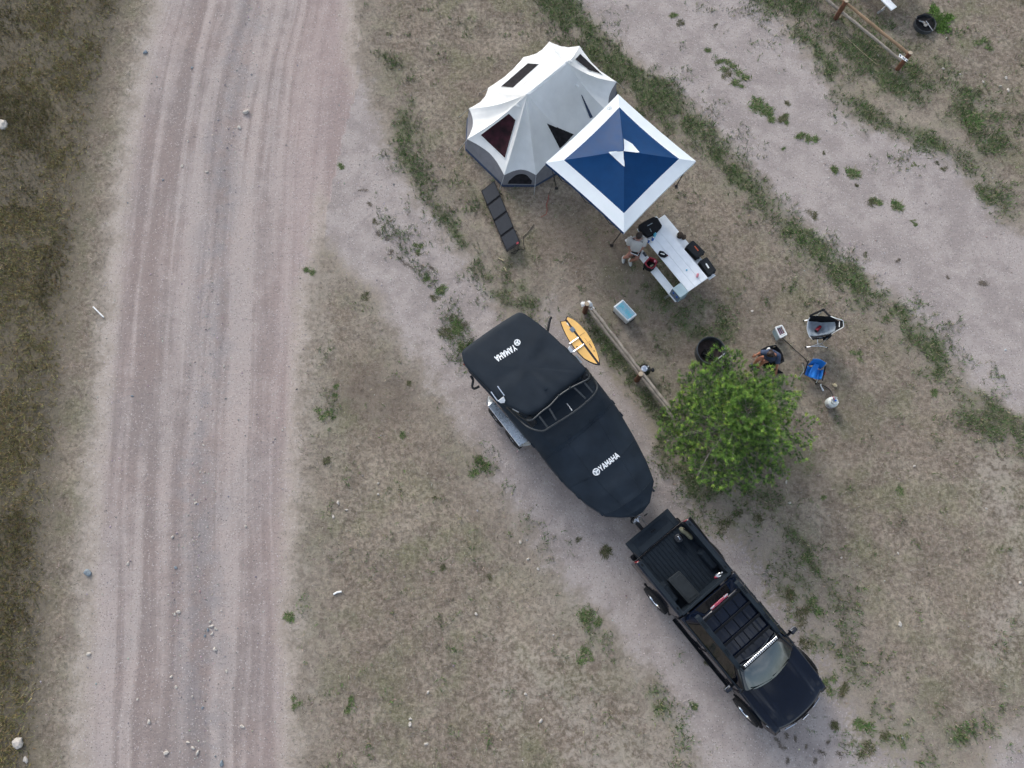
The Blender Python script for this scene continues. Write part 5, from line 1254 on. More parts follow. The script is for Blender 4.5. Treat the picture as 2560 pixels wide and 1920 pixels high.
RD = dict(pelvis=(.15, .12), spine=(.14, .11), chest=(.15, .11), neck=.055, skull=.06, sl=.07, sr=.07, el=.048, er=.048, wl=.032, wr=.032, hl=.095, hr=.095, kl=.065, kr=.065, al=.04, ar=.04, tl=.035, trr=.035)
def person(label, J, face, up, skinm, hairm, hands_fn, sc=1.0):
    pv = J['pelvis']; t = thing('person', label, 'person', (pv.x, pv.y, 0))
    mb = skin_mesh(J, ED, RD, 'pelvis'); c = J['skull']+up.normalized()*.06
    side, rot = head(mb, c, face, up, sc); hands_fn(mb)
    body = mb.build('body', skinm, t, world=True, smooth=True, ang=70)
    face_parts(t, c, face.normalized(), up.normalized(), side, rot, sc)
    return t, c, side, rot
fwd = (J['kl']+J['kr'])/2-J['pelvis']; fwd.z = 0; fwd.normalize()
face1 = (fwd*.75-UP*.75); up1 = (fwd*.6+UP*.8)
tabc = tb(594, 725, .70)
def h1(mb):
    hand(mb, J['wl'], (tabc-J['wl'])*.4+fwd*.06, fwd, -UP*.6+(tabc-J['wl']).normalized()*.5); hand(mb, J['wr'], (tabc-J['wr'])*.4+fwd*.06, fwd, -UP*.6+(tabc-J['wr']).normalized()*.5)
pt, hc, side, rot = person('person in a pale grey printed shirt on the bench, looking down at a tablet', J, face1, up1, 'skin', 'hair_dark', h1)
def shirt(par, J, m_, sleeve=.75):
    rt_ = (J['sr']-J['sl']).normalized(); spd = (J['neck']-J['pelvis']).normalized(); fw_ = rt_.cross(spd).normalized(); sc_ = (J['sl']+J['sr'])/2; hw = (J['sr']-J['sl']).length/2
    rings_ = [(J['pelvis']*.95+J['spine']*.05, .185, .150), (J['pelvis'].lerp(J['spine'], .35), .190, .150), (J['spine'], .182, .142), (J['spine'].lerp(J['chest'], .55), .19, .142), (J['chest'], .20, .145), (sc_.lerp(J['chest'], .35), hw*.92, .135), (sc_+spd*.02, hw*.98, .115), (sc_+spd*.062, hw*.72, .095), (J['neck'].lerp(sc_, .35), .105, .085), (J['neck'].lerp(sc_, .08), .082, .075)]
    mb = MB(); n = 24
    for k, (c, rx, ry) in enumerate(rings_):
        for q in range(n):
            a = 6.2832*q/n; w_ = 1+.035*math.sin(a*5+k*1.3)*(k < 5); mb.v.append(tuple(c+rt_*math.copysign(abs(math.cos(a))**.8, math.cos(a))*rx*w_+fw_*math.copysign(abs(math.sin(a))**.9, math.sin(a))*ry*w_))
    mb.f += [(k*n+q, k*n+(q+1) % n, (k+1)*n+(q+1) % n, (k+1)*n+q) for k in range(len(rings_)-1) for q in range(n)]
    for s_, e_ in (('sl', 'el'), ('sr', 'er')):
        a = J[s_].lerp(sc_, .30)+spd*.005; b = J[s_]; c = J[s_].lerp(J[e_], sleeve*.5); d = J[s_].lerp(J[e_], sleeve)
        mb.tube(smooth_pts([a, b, c, d], 3), [.08, .086, .088, .088, .086, .084, .082, .08, .08, .08], 14, caps=False)
    mb.build('shirt', m_, par, world=True, smooth=True, ang=80, solid=.006)
def shorts(par, J, m_, f=.6):
    q = dict(pelvis=J['pelvis'], hl=J['hl'], hr=J['hr'], kl=J['hl'].lerp(J['kl'], f), kr=J['hr'].lerp(J['kr'], f))
    skin_mesh(q, [('pelvis', 'hl'), ('pelvis', 'hr'), ('hl', 'kl'), ('hr', 'kr')], dict(pelvis=(.17, .14), hl=.118, hr=.118, kl=.10, kr=.10), 'pelvis').build('shorts', m_, par, world=True, smooth=True, ang=80)
def shoes(par, pairs, m_):
    for a, b in pairs:
        d = (b-a); d.z = 0; d.normalize(); rot_ = Matrix((d, UP.cross(d), UP)).transposed(); c = a.lerp(b, .6)
        MB().ball(Vector((c.x, c.y, .055)), .14, 14, 8, (1.0, .40, .38), rot_).build('shoe', m_, par, world=True, smooth=True)
def hair(par, c, face, up, rot, m_, sc=1.0, long=0.0):
    mb = MB().ball(c-face.normalized()*.016+up.normalized()*.012, .112*sc, 18, 12, (1.0, .82, 1.10), rot)
    f = face.normalized(); u = up.normalized(); keep = []
    for q in mb.f:
        ce = sum((Vector(mb.v[i]) for i in q), Vector())/len(q)-c
        if not (ce.dot(f) > .035 and ce.dot(u) < .035) and ce.dot(u) > -.07: keep.append(q)
    mb.f = keep
    if long:
        b = c-f*.06-u*.02
        for k in range(9):
            s_ = (k-4)/4; sd = u.cross(f).normalized(); mb.tube([c+sd*.08*s_+u*.03-f*.04, c+sd*.095*s_-u*.07-f*.05, c+sd*.085*s_-u*.17-f*(.02)+Vector((0, 0, -.02))], [.03, .032, .012], 7)
    mb.build('hair', m_, par, world=True, smooth=True)
shirt(pt, J, 'shirt_grey'); shorts(pt, J, 'shorts_dark', .55); shoes(pt, [(J['al'], J['tl']), (J['ar'], J['trr'])], 'shoe_grey'); hair(pt, hc, face1, up1, rot, 'hair_dark')
# print across the chest of the shirt
sh = [o for o in pt.children if o.name.startswith('shirt')][0]; shb = MB(); shb.v = [tuple(v.co) for v in sh.data.vertices]; shb.f = [tuple(p.vertices) for p in sh.data.polygons]; SHB = bvh_of(shb)
tpx3 = lambda x, y: (1480+x/5.53, 500+y/5.53)
for txt, x0, x1, y0, dy, m_ in (('RA', 556, 604, 548, 14, 'shorts_dark'), ('RS', 608, 652, 562, 16, 'red_fabric'), ('MU', 655, 702, 578, 10, 'shorts_dark')):
    def fn(u, v, x0=x0, x1=x1, y0=y0, dy=dy):
        h = cast(SHB, *tpx3(x0+(x1-x0)*u, y0+dy*u-22*v), .004); return h or J['chest']
    letters(txt, fn, .8, .2, .3).build('shirt_print', m_, pt, world=True)
tn = thing('tablet', 'white-edged tablet held in the hands of the seated person', 'tablet', (tabc.x, tabc.y, tabc.z-.01), math.atan2(fwd.y, fwd.x))
tilt = Matrix.Rotation(R(-18), 3, 'Y')
MB().box((0, 0, 0), (.165, .23, .012), m=tilt).build('case', 'white_plastic', tn, bevel=.005); MB().box((-.008, 0, .0082), (.135, .205, .004), m=tilt).build('screen', 'glass_side', tn)
MB().box((.055, .06, .012), (.012, .05, .01), m=tilt).build('stand_clip', 'white_plastic', tn)

# --- crouched person in the black camp chair
pz = zoomer(1840, 850, 13.825)
J2 = dict(pelvis=pz(1165, 600, .45), spine=pz(1200, 560, .66), chest=pz(1225, 500, .84), neck=pz(1225, 490, .94), skull=pz(1222, 480, .99),
          sl=pz(1050, 440, .88), sr=pz(1440, 540, .86), el=pz(880, 430, .72), er=pz(1425, 830, .60), wl=pz(700, 520, .60), wr=pz(1395, 1040, .40),
          hl=pz(1080, 590, .42), hr=pz(1180, 680, .42), kl=pz(790, 650, .58), kr=pz(960, 740, .56), al=pz(640, 800, .10), ar=pz(760, 930, .10), tl=pz(560, 850, .06), trr=pz(660, 975, .06))
fw2 = (J2['kl']+J2['kr'])/2-J2['pelvis']; fw2.z = 0; fw2.normalize(); lf2 = UP.cross(fw2)
face2 = (fw2*.55-UP*.85); up2 = (fw2*.8+UP*.6)
def h2(mb):
    d = J2['wl']-J2['el']; hand(mb, J2['wl'], d*.5-UP*.05, lf2*-1, -UP); d = J2['wr']-J2['er']; hand(mb, J2['wr'], d, fw2, -lf2*-.4+fw2*.2)
p2, hc2, side2, rot2 = person('person in a navy shirt with long brown hair bent forward in a camp chair', J2, face2, up2, 'skin_tan', 'hair_brown', h2, .95)
shirt(p2, J2, 'shirt_navy', sleeve=.8); shorts(p2, J2, 'black_fabric', .35); shoes(p2, [(J2['al'], J2['tl']), (J2['ar'], J2['trr'])], 'shoe_dark'); hair(p2, hc2, face2, up2, rot2, 'hair_brown', .98, 1.0)
cpos = J2['pelvis']-fw2*.05; ch = thing('camp_chair', 'black folding camp chair under the person beside the pine', 'chair', (cpos.x, cpos.y, 0), math.atan2(fw2.y, fw2.x))
MB().grid(lambda u, v: (-.22+.5*u, -.23+.46*v, .31-.05*math.sin(math.pi*u)*math.sin(math.pi*v)), 8, 8).build('seat', 'black_fabric', ch, smooth=True, solid=.008)
MB().grid(lambda u, v: (-.22-.08*u-.05*math.sin(math.pi*v), -.22+.44*v, .30+.14*u), 8, 8).build('backrest', 'black_fabric', ch, smooth=True, solid=.008)
for s_ in (1, -1):
    MB().tube([(-.26, s_*.25, .50), (0, s_*.29, .52), (.20, s_*.28, .50)], [.02, .035, .025], 8).build('armrest', 'black_fabric', ch, smooth=True)
    MB().grid(lambda u, v: (-.2+.38*u, s_*(.24+.03*v), .30+.20*v), 4, 4).build('side_panel', 'black_fabric', ch, solid=.006)
    for x0, x1 in ((.30, -.30), (-.32, .30)): MB().tube([(x0*.8, s_*.27, .015), (x1*.8, s_*.24, .32 if x1 > 0 else .36)], .012, 6).build('leg', 'black_metal', ch)
    MB().tube([(-.22, s_*.23, .28), (-.29, s_*.23, .46)], .012, 6).build('back_post', 'black_metal', ch)
c = pz(1130, 320, .5); tag(MB().tube([pz(1075, 345, .62), pz(1130, 312, .62), pz(1170, 300, .62)], [.03, .045, .04], 8).build('towel', 'paper', smooth=True), 'rolled white towel behind the shoulder of the crouched person', 'towel')
# black dog-blanket like cloth on the ground by the reaching hand
cl = [(1250, 1090), (1330, 990), (1440, 1000), (1530, 1060), (1650, 1140), (1500, 1145), (1380, 1200), (1290, 1275)]
pl = [pz(x, y, .03) for x, y in cl]; c = sum(pl, Vector())/8; mb = MB()
mb.add([Vector((p_.x, p_.y, .006)) for p_ in pl]+[c+(p_-c)*.7+Vector((0, 0, .07)) for p_ in pl]+[c+Vector((0, 0, .12))], [(i, (i+1) % 8, 8+(i+1) % 8, 8+i) for i in range(8)]+[(8+i, 8+(i+1) % 8, 16) for i in range(8)])
tag(mb.build('cloth_bag', 'black_fabric', smooth=True), 'crumpled black cloth bag on the ground under the reaching hand', 'bag')

# ================================================================== CHAIRS, FIRE RING, HEATER, TANK
hz = zoomer(2000, 760, 13.825)
hp = hz(700, 900, .3); hc_ = thing('hammock_chair', 'grey and black rocking hammock chair with white tube frame', 'chair', (hp.x, hp.y, 0))
HUBN, HUBS = hz(800, 200, .72), hz(985, 1140, .72)                 # the two swing hubs
fS = [hz(200, 1490, .02), hz(945, 1508, .02)]; fN = [hz(130, 580, .02), hz(760, 560, .02)]
for hub, ft in ((HUBN, fN), (HUBS, fS)):
    mid_ = (ft[0]+ft[1])/2+Vector((0, 0, .10)); low = Vector((mid_.x, mid_.y, .14))
    MB().tube(smooth_pts([ft[0], low+(ft[0]-low)*.35+Vector((0, 0, .03)), low, low+(ft[1]-low)*.35+Vector((0, 0, .03)), ft[1]]), .013, 7).build('base_rail', 'alu', hc_, world=True, smooth=True)
    MB().tube([low, low.lerp(hub, .55), hub], .014, 7).build('upright', 'alu', hc_, world=True, smooth=True)
    for f0 in ft:
        MB().ball(f0, .028, 8, 5).build('foot', 'black_plastic', hc_, world=True, smooth=True); MB().tube([f0.lerp(low, .25), low.lerp(hub, .35)], .009, 6).build('brace', 'alu', hc_, world=True)
    MB().ball(hub, .055, 12, 8, (1, .8, 1)).build('hub', 'black_plastic', hc_, world=True, smooth=True)
MB().tube([(fN[0]+fN[1])/2+Vector((0, 0, .12)), (fS[0]+fS[1])/2+Vector((0, 0, .12))], .012, 6).build('cross_rail', 'alu', hc_, world=True)
# seat cloth: rows from the knees (left) to the head (right), each with north edge, middle, south edge
rows = [((300, 600, .50), (260, 830, .46), (355, 1110, .50)), ((420, 600, .44), (420, 850, .34), (470, 1125, .44)), ((600, 620, .40), (600, 870, .29), (620, 1100, .40)), ((770, 635, .44), (780, 860, .33), (800, 1070, .44)), ((950, 630, .58), (960, 840, .48), (990, 1040, .58)), ((1110, 620, .74), (1110, 800, .66), (1130, 980, .74)), ((1215, 625, .86), (1240, 770, .82), (1215, 920, .86)), ((1330, 590, .98), (1350, 700, .97), (1350, 850, .98)), ((1470, 570, 1.06), (1485, 690, 1.05), (1480, 800, 1.06))]
R3 = [[hz(*a) for a in r] for r in rows]
def seatf(u, v, lo=0, hi=6):
    k = lo+u*(hi-lo); i = min(int(k), len(R3)-2); f = k-i; q = [R3[i][j].lerp(R3[i+1][j], f) for j in range(3)]
    a, b, c = q; p = a*(1-v)*(1-2*v)+b*4*v*(1-v)+c*v*(2*v-1); p.z += .010*math.sin(u*24)*math.sin(math.pi*v); return p
MB().grid(lambda u, v: seatf(u, v, 0, 6), 30, 12).build('seat', 'chair_grey', hc_, world=True, smooth=True, solid=.02)
MB().grid(lambda u, v: seatf(u, v, 6, 8), 10, 10).build('headrest', 'black_fabric', hc_, world=True, smooth=True, solid=.02)
MB().box(hz(1355, 700, 1.0)+Vector((0, 0, .012)), (.022, .17, .006), -.15).build('head_label', 'paper', hc_, world=True)
for s_, hub in ((0, HUBN), (2, HUBS)):
    def wing(u, v, s_=s_, hub=hub):
        e = seatf(u, 0 if s_ == 0 else 1, 0, 7); t0 = hz(*((330, 400, .62) if s_ == 0 else (430, 1215, .62))); t1 = hz(*((1060, 430, .92) if s_ == 0 else (1060, 1060, .92)))
        top = t0.lerp(t1, u); return e.lerp(top, v)
    MB().grid(wing, 12, 5).build('side_mesh', 'black_fabric', hc_, world=True, smooth=True, solid=.006)
    A_ = wing(.02, 1); B_ = wing(.98, 1)
    for q in (A_, B_): MB().tube([q, q.lerp(hub, .5), hub], [.03, .032, .03], 6).build('hanging_strap', 'black_fabric', hc_, world=True, smooth=True)
    MB().tube([hub+Vector((0, 0, -.02)), wing(.3, 1)], .006, 5).build('cord', 'alu', hc_, world=True)
MB().tube(smooth_pts([hz(1060, 425, .93), hz(1250, 500, 1.02), hz(1470, 565, 1.08), hz(1498, 680, 1.08), hz(1492, 800, 1.08), hz(1250, 935, .98), hz(1060, 1060, .9)]), .012, 7).build('back_frame', 'alu', hc_, world=True, smooth=True)
MB().tube(smooth_pts([hz(340, 470, .60), hz(290, 560, .55), hz(245, 800, .50), hz(265, 950, .50), hz(330, 1120, .52), hz(420, 1225, .58)]), .012, 7).build('seat_frame', 'alu', hc_, world=True, smooth=True)
mb = MB(); mb.tube([hz(560, 930, .40), hz(640, 850, .40), hz(710, 770, .41)], [.05, .055, .045], 10)
cn_ = thing('drink_tumbler', 'dark red insulated bottle lying in the hammock chair seat', 'bottle', hz(630, 860, .36)); mb.build('body', 'red_gloss', cn_, world=True, smooth=True)
MB().tube([hz(560, 930, .40), hz(545, 950, .40)], .04, 10).build('lid', 'black_plastic', cn_, world=True, smooth=True)
# pouch hanging under the arm
mb = MB().ball(hz(940, 1160, .5), .12, 10, 7, (1.3, .5, .7), Matrix.Rotation(.5, 3, 'Z')); mb.build('side_pocket', 'black_fabric', hc_, world=True, smooth=True)

# fire ring
fc = P(1778, 876, .33); fc = Vector((fc.x, fc.y, 0)); FR = .405
fp = thing('fire_ring', 'round steel fire ring with charred inside at the edge of the pine', 'fire ring', fc)
MB().lathe([(FR-.012, .02), (FR-.012, .33), (FR+.012, .345), (FR+.02, .33), (FR, .32), (FR, -.02)], n=48).build('steel_wall', 'steel_ring', fp, smooth=True)
MB().lathe([(FR+.004, .345)]+[(FR+.004+.016*math.cos(a), .335+.016*math.sin(a)) for a in (1.2, .6, 0, -.6, -1.2)], n=48).build('rolled_rim', 'steel_ring', fp, smooth=True)
mb = MB(); mb.grid(lambda u, v: ((FR-.01)*v*math.cos(6.2832*u), (FR-.01)*v*math.sin(6.2832*u), .06-.03*(1-v)+.02*mnoise.noise(Vector((v*5*math.cos(6.28*u), v*5*math.sin(6.28*u), 2)))), 28, 10); mb.build('ash_bed', 'rust', fp, smooth=True)
mb = MB().ball((-.03, -.05, .09), .18, 18, 10, (1.1, .85, .45)); mb.v = [tuple(Vector(v)+Vector((.5, .5, 1))*.05*mnoise.noise(Vector(v)*9)) for v in mb.v]; mb.build('charcoal', 'char', fp, smooth=False)
for k in range(5):
    a_ = random.uniform(0, 6.28); d_ = Vector((math.cos(a_), math.sin(a_), .15))*.13; o_ = Vector((random.uniform(-.10, .05), random.uniform(-.12, .04), .14)); MB().tube([o_-d_, o_+d_], [.035, .028], 7).build('burnt_log', 'char', fp)
def rim(a, z=.35, r=FR): return Vector((r*math.cos(a), r*math.sin(a), z))
MB().tube([rim(-1.55), rim(-1.55)*.98+Vector((0, 0, .03)), rim(-.25)*.97+Vector((0, 0, .03)), rim(-.25)], .016, 6).build('grate_bar', 'steel', fp)
MB().tube([rim(-1.50, .33, FR-.03), rim(-.30, .33, FR-.03)], .014, 6).build('grate_bar', 'rust', fp)
for a_ in (-1.55, -.25): MB().box(rim(a_, .36), (.04, .04, .06)).build('pivot_bracket', 'steel_ring', fp)
mb = MB(); c = P(1812, 905, 0)
for k in range(16):
    q = c+Vector((random.uniform(-.16, .16), random.uniform(-.24, .12), 0)); r = random.uniform(.04, .09); mb.ball((q.x, q.y, r*.5), r, 7, 5, (1.2, .9, .7), Matrix.Rotation(random.random()*3, 3, 'Z'))
st = thing('burnt_stump', 'broken dark burnt stump leaning against the fire ring', 'stump', (c.x, c.y, 0)); mb.v = [tuple(Vector(v)+Vector((1, 1, 1))*.02*mnoise.noise(Vector(v)*16)) for v in mb.v]; mb.build('wood', 'rust', st, world=True)
# portable white heater
bz4 = zoomer(1900, 740, 9.217); q4 = [(358, 728), (505, 678), (612, 885), (468, 962)]
tp = [bz4(x, y, .40) for x, y in q4]; c = sum(tp, Vector())/4
ht = thing('propane_heater', 'small white framed propane heater on the dry grass with a hose', 'heater', (c.x, c.y, 0)); lo = [Vector((p_.x, p_.y, .06)) for p_ in tp]
MB().hull8([Vector((p_.x, p_.y, .05)) for p_ in [c+(p_-c)*.95 for p_ in tp]], [c+(p_-c)*.95-Vector((0, 0, .06)) for p_ in tp]).build('housing', 'stove_grey', ht, world=True, bevel=.01)
for i in range(4):
    a, b = tp[i], tp[(i+1) % 4]; MB().tube([a, b], .022, 8).build('frame_tube', 'white_paint', ht, world=True, smooth=True); MB().tube([a, Vector((a.x, a.y, .0))+(a-c)*.12-Vector((0, 0, (a-c).z*.12))], .013, 6).build('leg', 'steel', ht, world=True)
gi = [c+(p_-c)*.80-Vector((0, 0, .045)) for p_ in tp]; gi[2] = gi[1].lerp(gi[2], .84); gi[3] = gi[0].lerp(gi[3], .84)
MB().hull8([p_-Vector((0, 0, .01)) for p_ in gi], gi).build('burner_tray', 'stove_dark', ht, world=True)
for k in range(6): MB().tube([gi[0].lerp(gi[1], (k+.5)/6)+Vector((0, 0, .012)), gi[3].lerp(gi[2], (k+.5)/6)+Vector((0, 0, .012))], .008, 5).build('grill_bar', 'brake_red' if k % 2 else 'steel', ht, world=True)
MB().tube([tp[3].lerp(tp[0], .16), tp[2].lerp(tp[1], .16)], .014, 6).build('handle_bar', 'white_paint', ht, world=True)
z4 = zoomer(1720, 740, 5.183)
hs_ = [z4(1225, 545, .10), z4(1265, 585, .02), z4(1310, 622, .015), z4(1390, 700, .015), z4(1470, 770, .015), z4(1530, 830, .015), z4(1575, 930, .015), z4(1600, 1050, .015), z4(1650, 1105, .015), z4(1720, 1145, .015), z4(1790, 1180, .015), z4(1840, 1220, .03), z4(1868, 1262, .25), z4(1876, 1300, .40)]
tag(MB().tube(smooth_pts(hs_), .012, 7).build('gas_hose', 'hose', smooth=True), 'black gas hose running from the white heater to the propane tank', 'hose')
# blue child chair
kb = zoomer(1980, 870, 9.757); c0 = kb(520, 560, .3); fd = kb(480, 700, .3)-kb(560, 400, .3); fd.z = 0; fd.normalize()
kc = thing('folding_chair', 'small bright blue folding camp chair standing over the hose', 'chair', (c0.x, c0.y, 0), math.atan2(fd.y, fd.x))
c0.z = 0
MB().grid(lambda u, v: (-.10+.30*u, -.20+.40*v, .28-.05*math.sin(math.pi*u)*math.sin(math.pi*v)+.02*u), 10, 10).build('seat', 'chair_blue', kc, smooth=True, solid=.008)
MB().grid(lambda u, v: (-.12-.10*u-.05*math.sin(math.pi*v), -.19+.38*v, .28+.34*u), 10, 10).build('backrest', 'chair_blue', kc, smooth=True, solid=.008)
MB().grid(lambda u, v: (-.18+.40*u, (-.10+.2*v)*(.75+.6*u), .31+.14*(1-u)**2+.012*math.sin(v*12)), 10, 8).build('hood_cloth', 'chair_blue', kc, smooth=True, solid=.006)
for s_ in (1, -1):
    MB().tube([(.24, s_*.25, .012), (-.16, s_*.22, .40), (-.24, s_*.20, .62)], .011, 6).build('rear_post', 'steel', kc, smooth=True)
    MB().tube([(-.24, s_*.26, .012), (.20, s_*.22, .30), (.22, s_*.25, .42)], .011, 6).build('front_post', 'steel', kc, smooth=True)
    MB().tube([(-.20, s_*.25, .44), (.24, s_*.27, .43)], .022, 7).build('armrest', 'black_fabric', kc, smooth=True)
    for x in (.24, -.24): MB().ball((x, s_*.255, .02), .026, 8, 5).build('foot', 'black_plastic', kc, smooth=True)
    MB().grid(lambda u, v: (-.10+.30*u, s_*(.20+.04*v), .28+.14*v), 5, 3).build('side_panel', 'chair_blue', kc, smooth=True, solid=.006)
MB().box((-.02, .30, .32), (.10, .07, .10)).build('cup_pocket', 'red_fabric', kc, bevel=.02)
# propane tank
pc = kb(985, 1320, .25); tk = thing('propane_tank', 'white steel propane tank with valve collar at the end of the hose', 'gas tank', (pc.x, pc.y, 0))
MB().lathe([(0, .02), (.11, .02), (.145, .07), (.155, .11), (.155, .27), (.145, .32), (.11, .365), (.05, .385), (0, .39)], n=32).build('vessel', 'tank_white', tk, smooth=True)
MB().lathe([(.11, 0), (.115, .045), (.108, .045), (.103, 0), (.11, 0)], n=28).build('foot_ring', 'tank_white', tk, smooth=True)
MB().lathe([(.105, .36), (.105, .46), (.098, .46), (.098, .36)], n=26, a0=.9, a1=.9+4.9).build('collar', 'tank_white', tk, smooth=True, solid=.004)
MB().tube([(0, 0, .385), (0, 0, .45)], .02, 8).build('valve', 'steel', tk); MB().lathe([(0, .47), (.028, .468), (.032, .455), (0, .45)], n=12).build('valve_knob', 'blue_plastic', tk, smooth=True)
MB().tube([(0, 0, .42), (-.03, .09, .43), (-.05, .13, .42)], .016, 7).build('regulator', 'pink', tk, smooth=True)
MB().lathe([(.1565, .12), (.1565, .26)], n=10, a0=3.5, a1=4.9).build('paper_label', 'tank_label', tk, smooth=True)
# utensils on the ground
def strip(name, label, cat, pts, r, m_='paper', z=.02): return tag(MB().tube(smooth_pts([kb(x, y, z) for x, y in pts], 2), r, 6).build(name, m_, smooth=True), label, cat)
strip('tongs', 'white plastic handled tongs lying across the hose', 'tongs', [(725, 890), (700, 885), (700, 920), (735, 990), (765, 1050)], [.012]*2+[.012]*2+[.02]*2+[.028]*2+[.026], 'white_plastic')
strip('wood_chip', 'pale wood chip on the dirt above the propane tank', 'wood chip', [(975, 880), (1030, 895), (1090, 945)], [.015]*2+[.05]*2+[.03], 'straw', .015)
pzx = lambda x, y, h=.02: pz(x, y, h)
mb = MB(); mb.tube([pzx(1010, 1570), pzx(1060, 1460), pzx(1075, 1400), pzx(1100, 1340), pzx(1150, 1330), pzx(1150, 1380), pzx(1110, 1440), pzx(1070, 1520), pzx(1010, 1570)], .012, 6)
tag(mb.build('skewer', 'steel', smooth=True), 'thin looped metal roasting fork on the ground behind the pine', 'fork')
tag(MB().tube([pzx(610, 825), pzx(660, 850), pzx(705, 885)], [.012, .022, .014], 6).build('wrapper', 'paper', smooth=True), 'small white wrapper on the ground beside the pine tip', 'wrapper')

# ================================================================== FENCES
def fence(label, posts, ph, rails, group='split-rail fences', warm=False):
    f = thing('rail_fence', label, 'fence', (posts[0].x, posts[0].y, 0), 0, group)
    d0 = (posts[-1]-posts[0]).normalized(); nrm = Vector((-d0.y, d0.x, 0))
    for p_ in posts:
        r = .075; lean = Vector((random.uniform(-.01, .01), random.uniform(-.01, .01), 0))
        MB().tube([p_+Vector((0, 0, -.05)), p_+lean*.5+Vector((0, 0, ph*.5)), p_+lean+Vector((0, 0, ph))], [r*1.04, r, r*.97], 14, caps=True).build('post', 'wood_post', f, world=True, smooth=True)
        MB().lathe([(0, .012), (r*.85, .010), (r*.96, 0), (r*.96, -.01)], p_+lean+Vector((0, 0, ph)), 14).build('post_top', 'wood_end', f, world=True, smooth=True)
    for i in range(len(posts)-1):
        a, b = posts[i], posts[i+1]
        for k, (z, side) in enumerate(rails):
            pts = []; dd = (b-a)
            for t in range(9):
                q = a.lerp(b, t/8)+nrm*side*(.07)+Vector((0, 0, z))+Vector((random.uniform(-.008, .008), random.uniform(-.008, .008), random.uniform(-.006, .006)))
                pts.append(q)
            MB().tube(pts, [.048*random.uniform(.88, 1.08) for _ in pts], 9).build('rail', 'wood_warm' if (warm and k == 0) else 'wood_rail', f, world=True, smooth=True)
    return f
F1 = [P(1462, 780), P(1592, 950)]; F1.append(F1[1]*2-F1[0]+Vector((.05, 0, 0)))
fence('weathered two-rail fence running from beside the surfboard into the pine', F1, .72, [(.60, 1), (.26, 1)])
F2b, F2a = P(2244, 173), P(2089, 46); F2 = [F2a*2-F2b, F2a, F2b]
fence('two-rail fence with reddish posts in green grass at the top right', F2, .78, [(.64, 1), (.28, 1)], warm=True)
# number plate on the end post
zz7 = zoomer(2000, 0, 3.95); q = [(985, 528), (1068, 590), (1056, 612), (976, 556)]
pl = [zz7(x, y, .83) for x, y in q]; c = sum(pl, Vector())/4
sg = thing('site_sign', 'small white site plate with dark marks on the end post of the upper fence', 'sign', (c.x, c.y, .80))
MB().hull8([p_-Vector((0, 0, .012)) for p_ in pl], pl).build('plate', 'paper', sg, world=True, bevel=.004)
MB().tube([Vector((c.x, c.y, .74)), Vector((c.x, c.y, .82))], .012, 6).build('bolt', 'steel', sg, world=True)
e_u = (pl[1]-pl[0]); e_v = (pl[3]-pl[0])
for u0, u1, v0, v1 in ((.06, .2, .2, .8), (.42, .5, .2, .8), (.54, .58, .15, .85), (.62, .72, .2, .8), (.84, .95, .2, .8)):
    qq = [pl[0]+e_u*u+e_v*v+Vector((0, 0, .003)) for u, v in ((u0, v0), (u1, v0), (u1, v1), (u0, v1))]; MB().hull8([x-Vector((0, 0, .002)) for x in qq], qq).build('mark', 'tent_navy', sg, world=True)
# torn white bag caught on the first post
zf_ = zoomer(1360, 740, 5.183); mb = MB()
for x, y, z, s_ in ((505, 105, .66, .07), (590, 85, .70, .07), (600, 120, .64, .06), (630, 160, .62, .06), (650, 200, .60, .05)):
    b = MB().ball(zf_(x, y, z), s_, 9, 6, (1.1, .9, .5), Matrix.Rotation(x, 3, 'Z')); b.v = [tuple(Vector(v)+Vector((1, 1, .6))*.035*mnoise.noise(Vector(v)*19)) for v in b.v]; mb.add(b.v, b.f)
c = zf_(580, 120, .6); bg_ = thing('plastic_bag', 'torn white plastic bag caught on the fence post by the surfboard', 'plastic bag', (c.x, c.y, .6)); mb.build('film', 'paper', bg_, world=True)
# small black grill beside the middle post
gz_ = zoomer(1570, 890, 23.7); c = gz_(1010, 800, .35); gl = thing('kettle_grill', 'small black kettle with glossy lid beside the middle fence post', 'grill', (c.x, c.y, 0))
MB().lathe([(0, .10), (.10, .12), (.16, .20), (.175, .28), (.175, .30)], n=24).build('bowl', 'black_plastic', gl, smooth=True)
MB().lathe([(.178, .30), (.17, .34), (.13, .385), (.07, .41), (0, .418)], n=24).build('lid', 'glass_side', gl, smooth=True)
MB().lathe([(0, .425), (.09, .415), (.10, .40), (.0, .40)], (-.03, .01, 0), 20).build('lid_plate', 'chrome', gl, smooth=True)
MB().ball((.09, .08, .40), .02, 8, 6).build('lid_knob', 'white_plastic', gl, smooth=True); MB().ball((.24, .01, .26), .055, 10, 6, (1, 1.3, .6)).build('side_shelf', 'black_plastic', gl, smooth=True)
for k in range(3): a_ = k*2.09+.4; MB().tube([(math.cos(a_)*.10, math.sin(a_)*.10, .16), (math.cos(a_)*.17, math.sin(a_)*.17, 0)], .010, 6).build('leg', 'black_metal', gl)
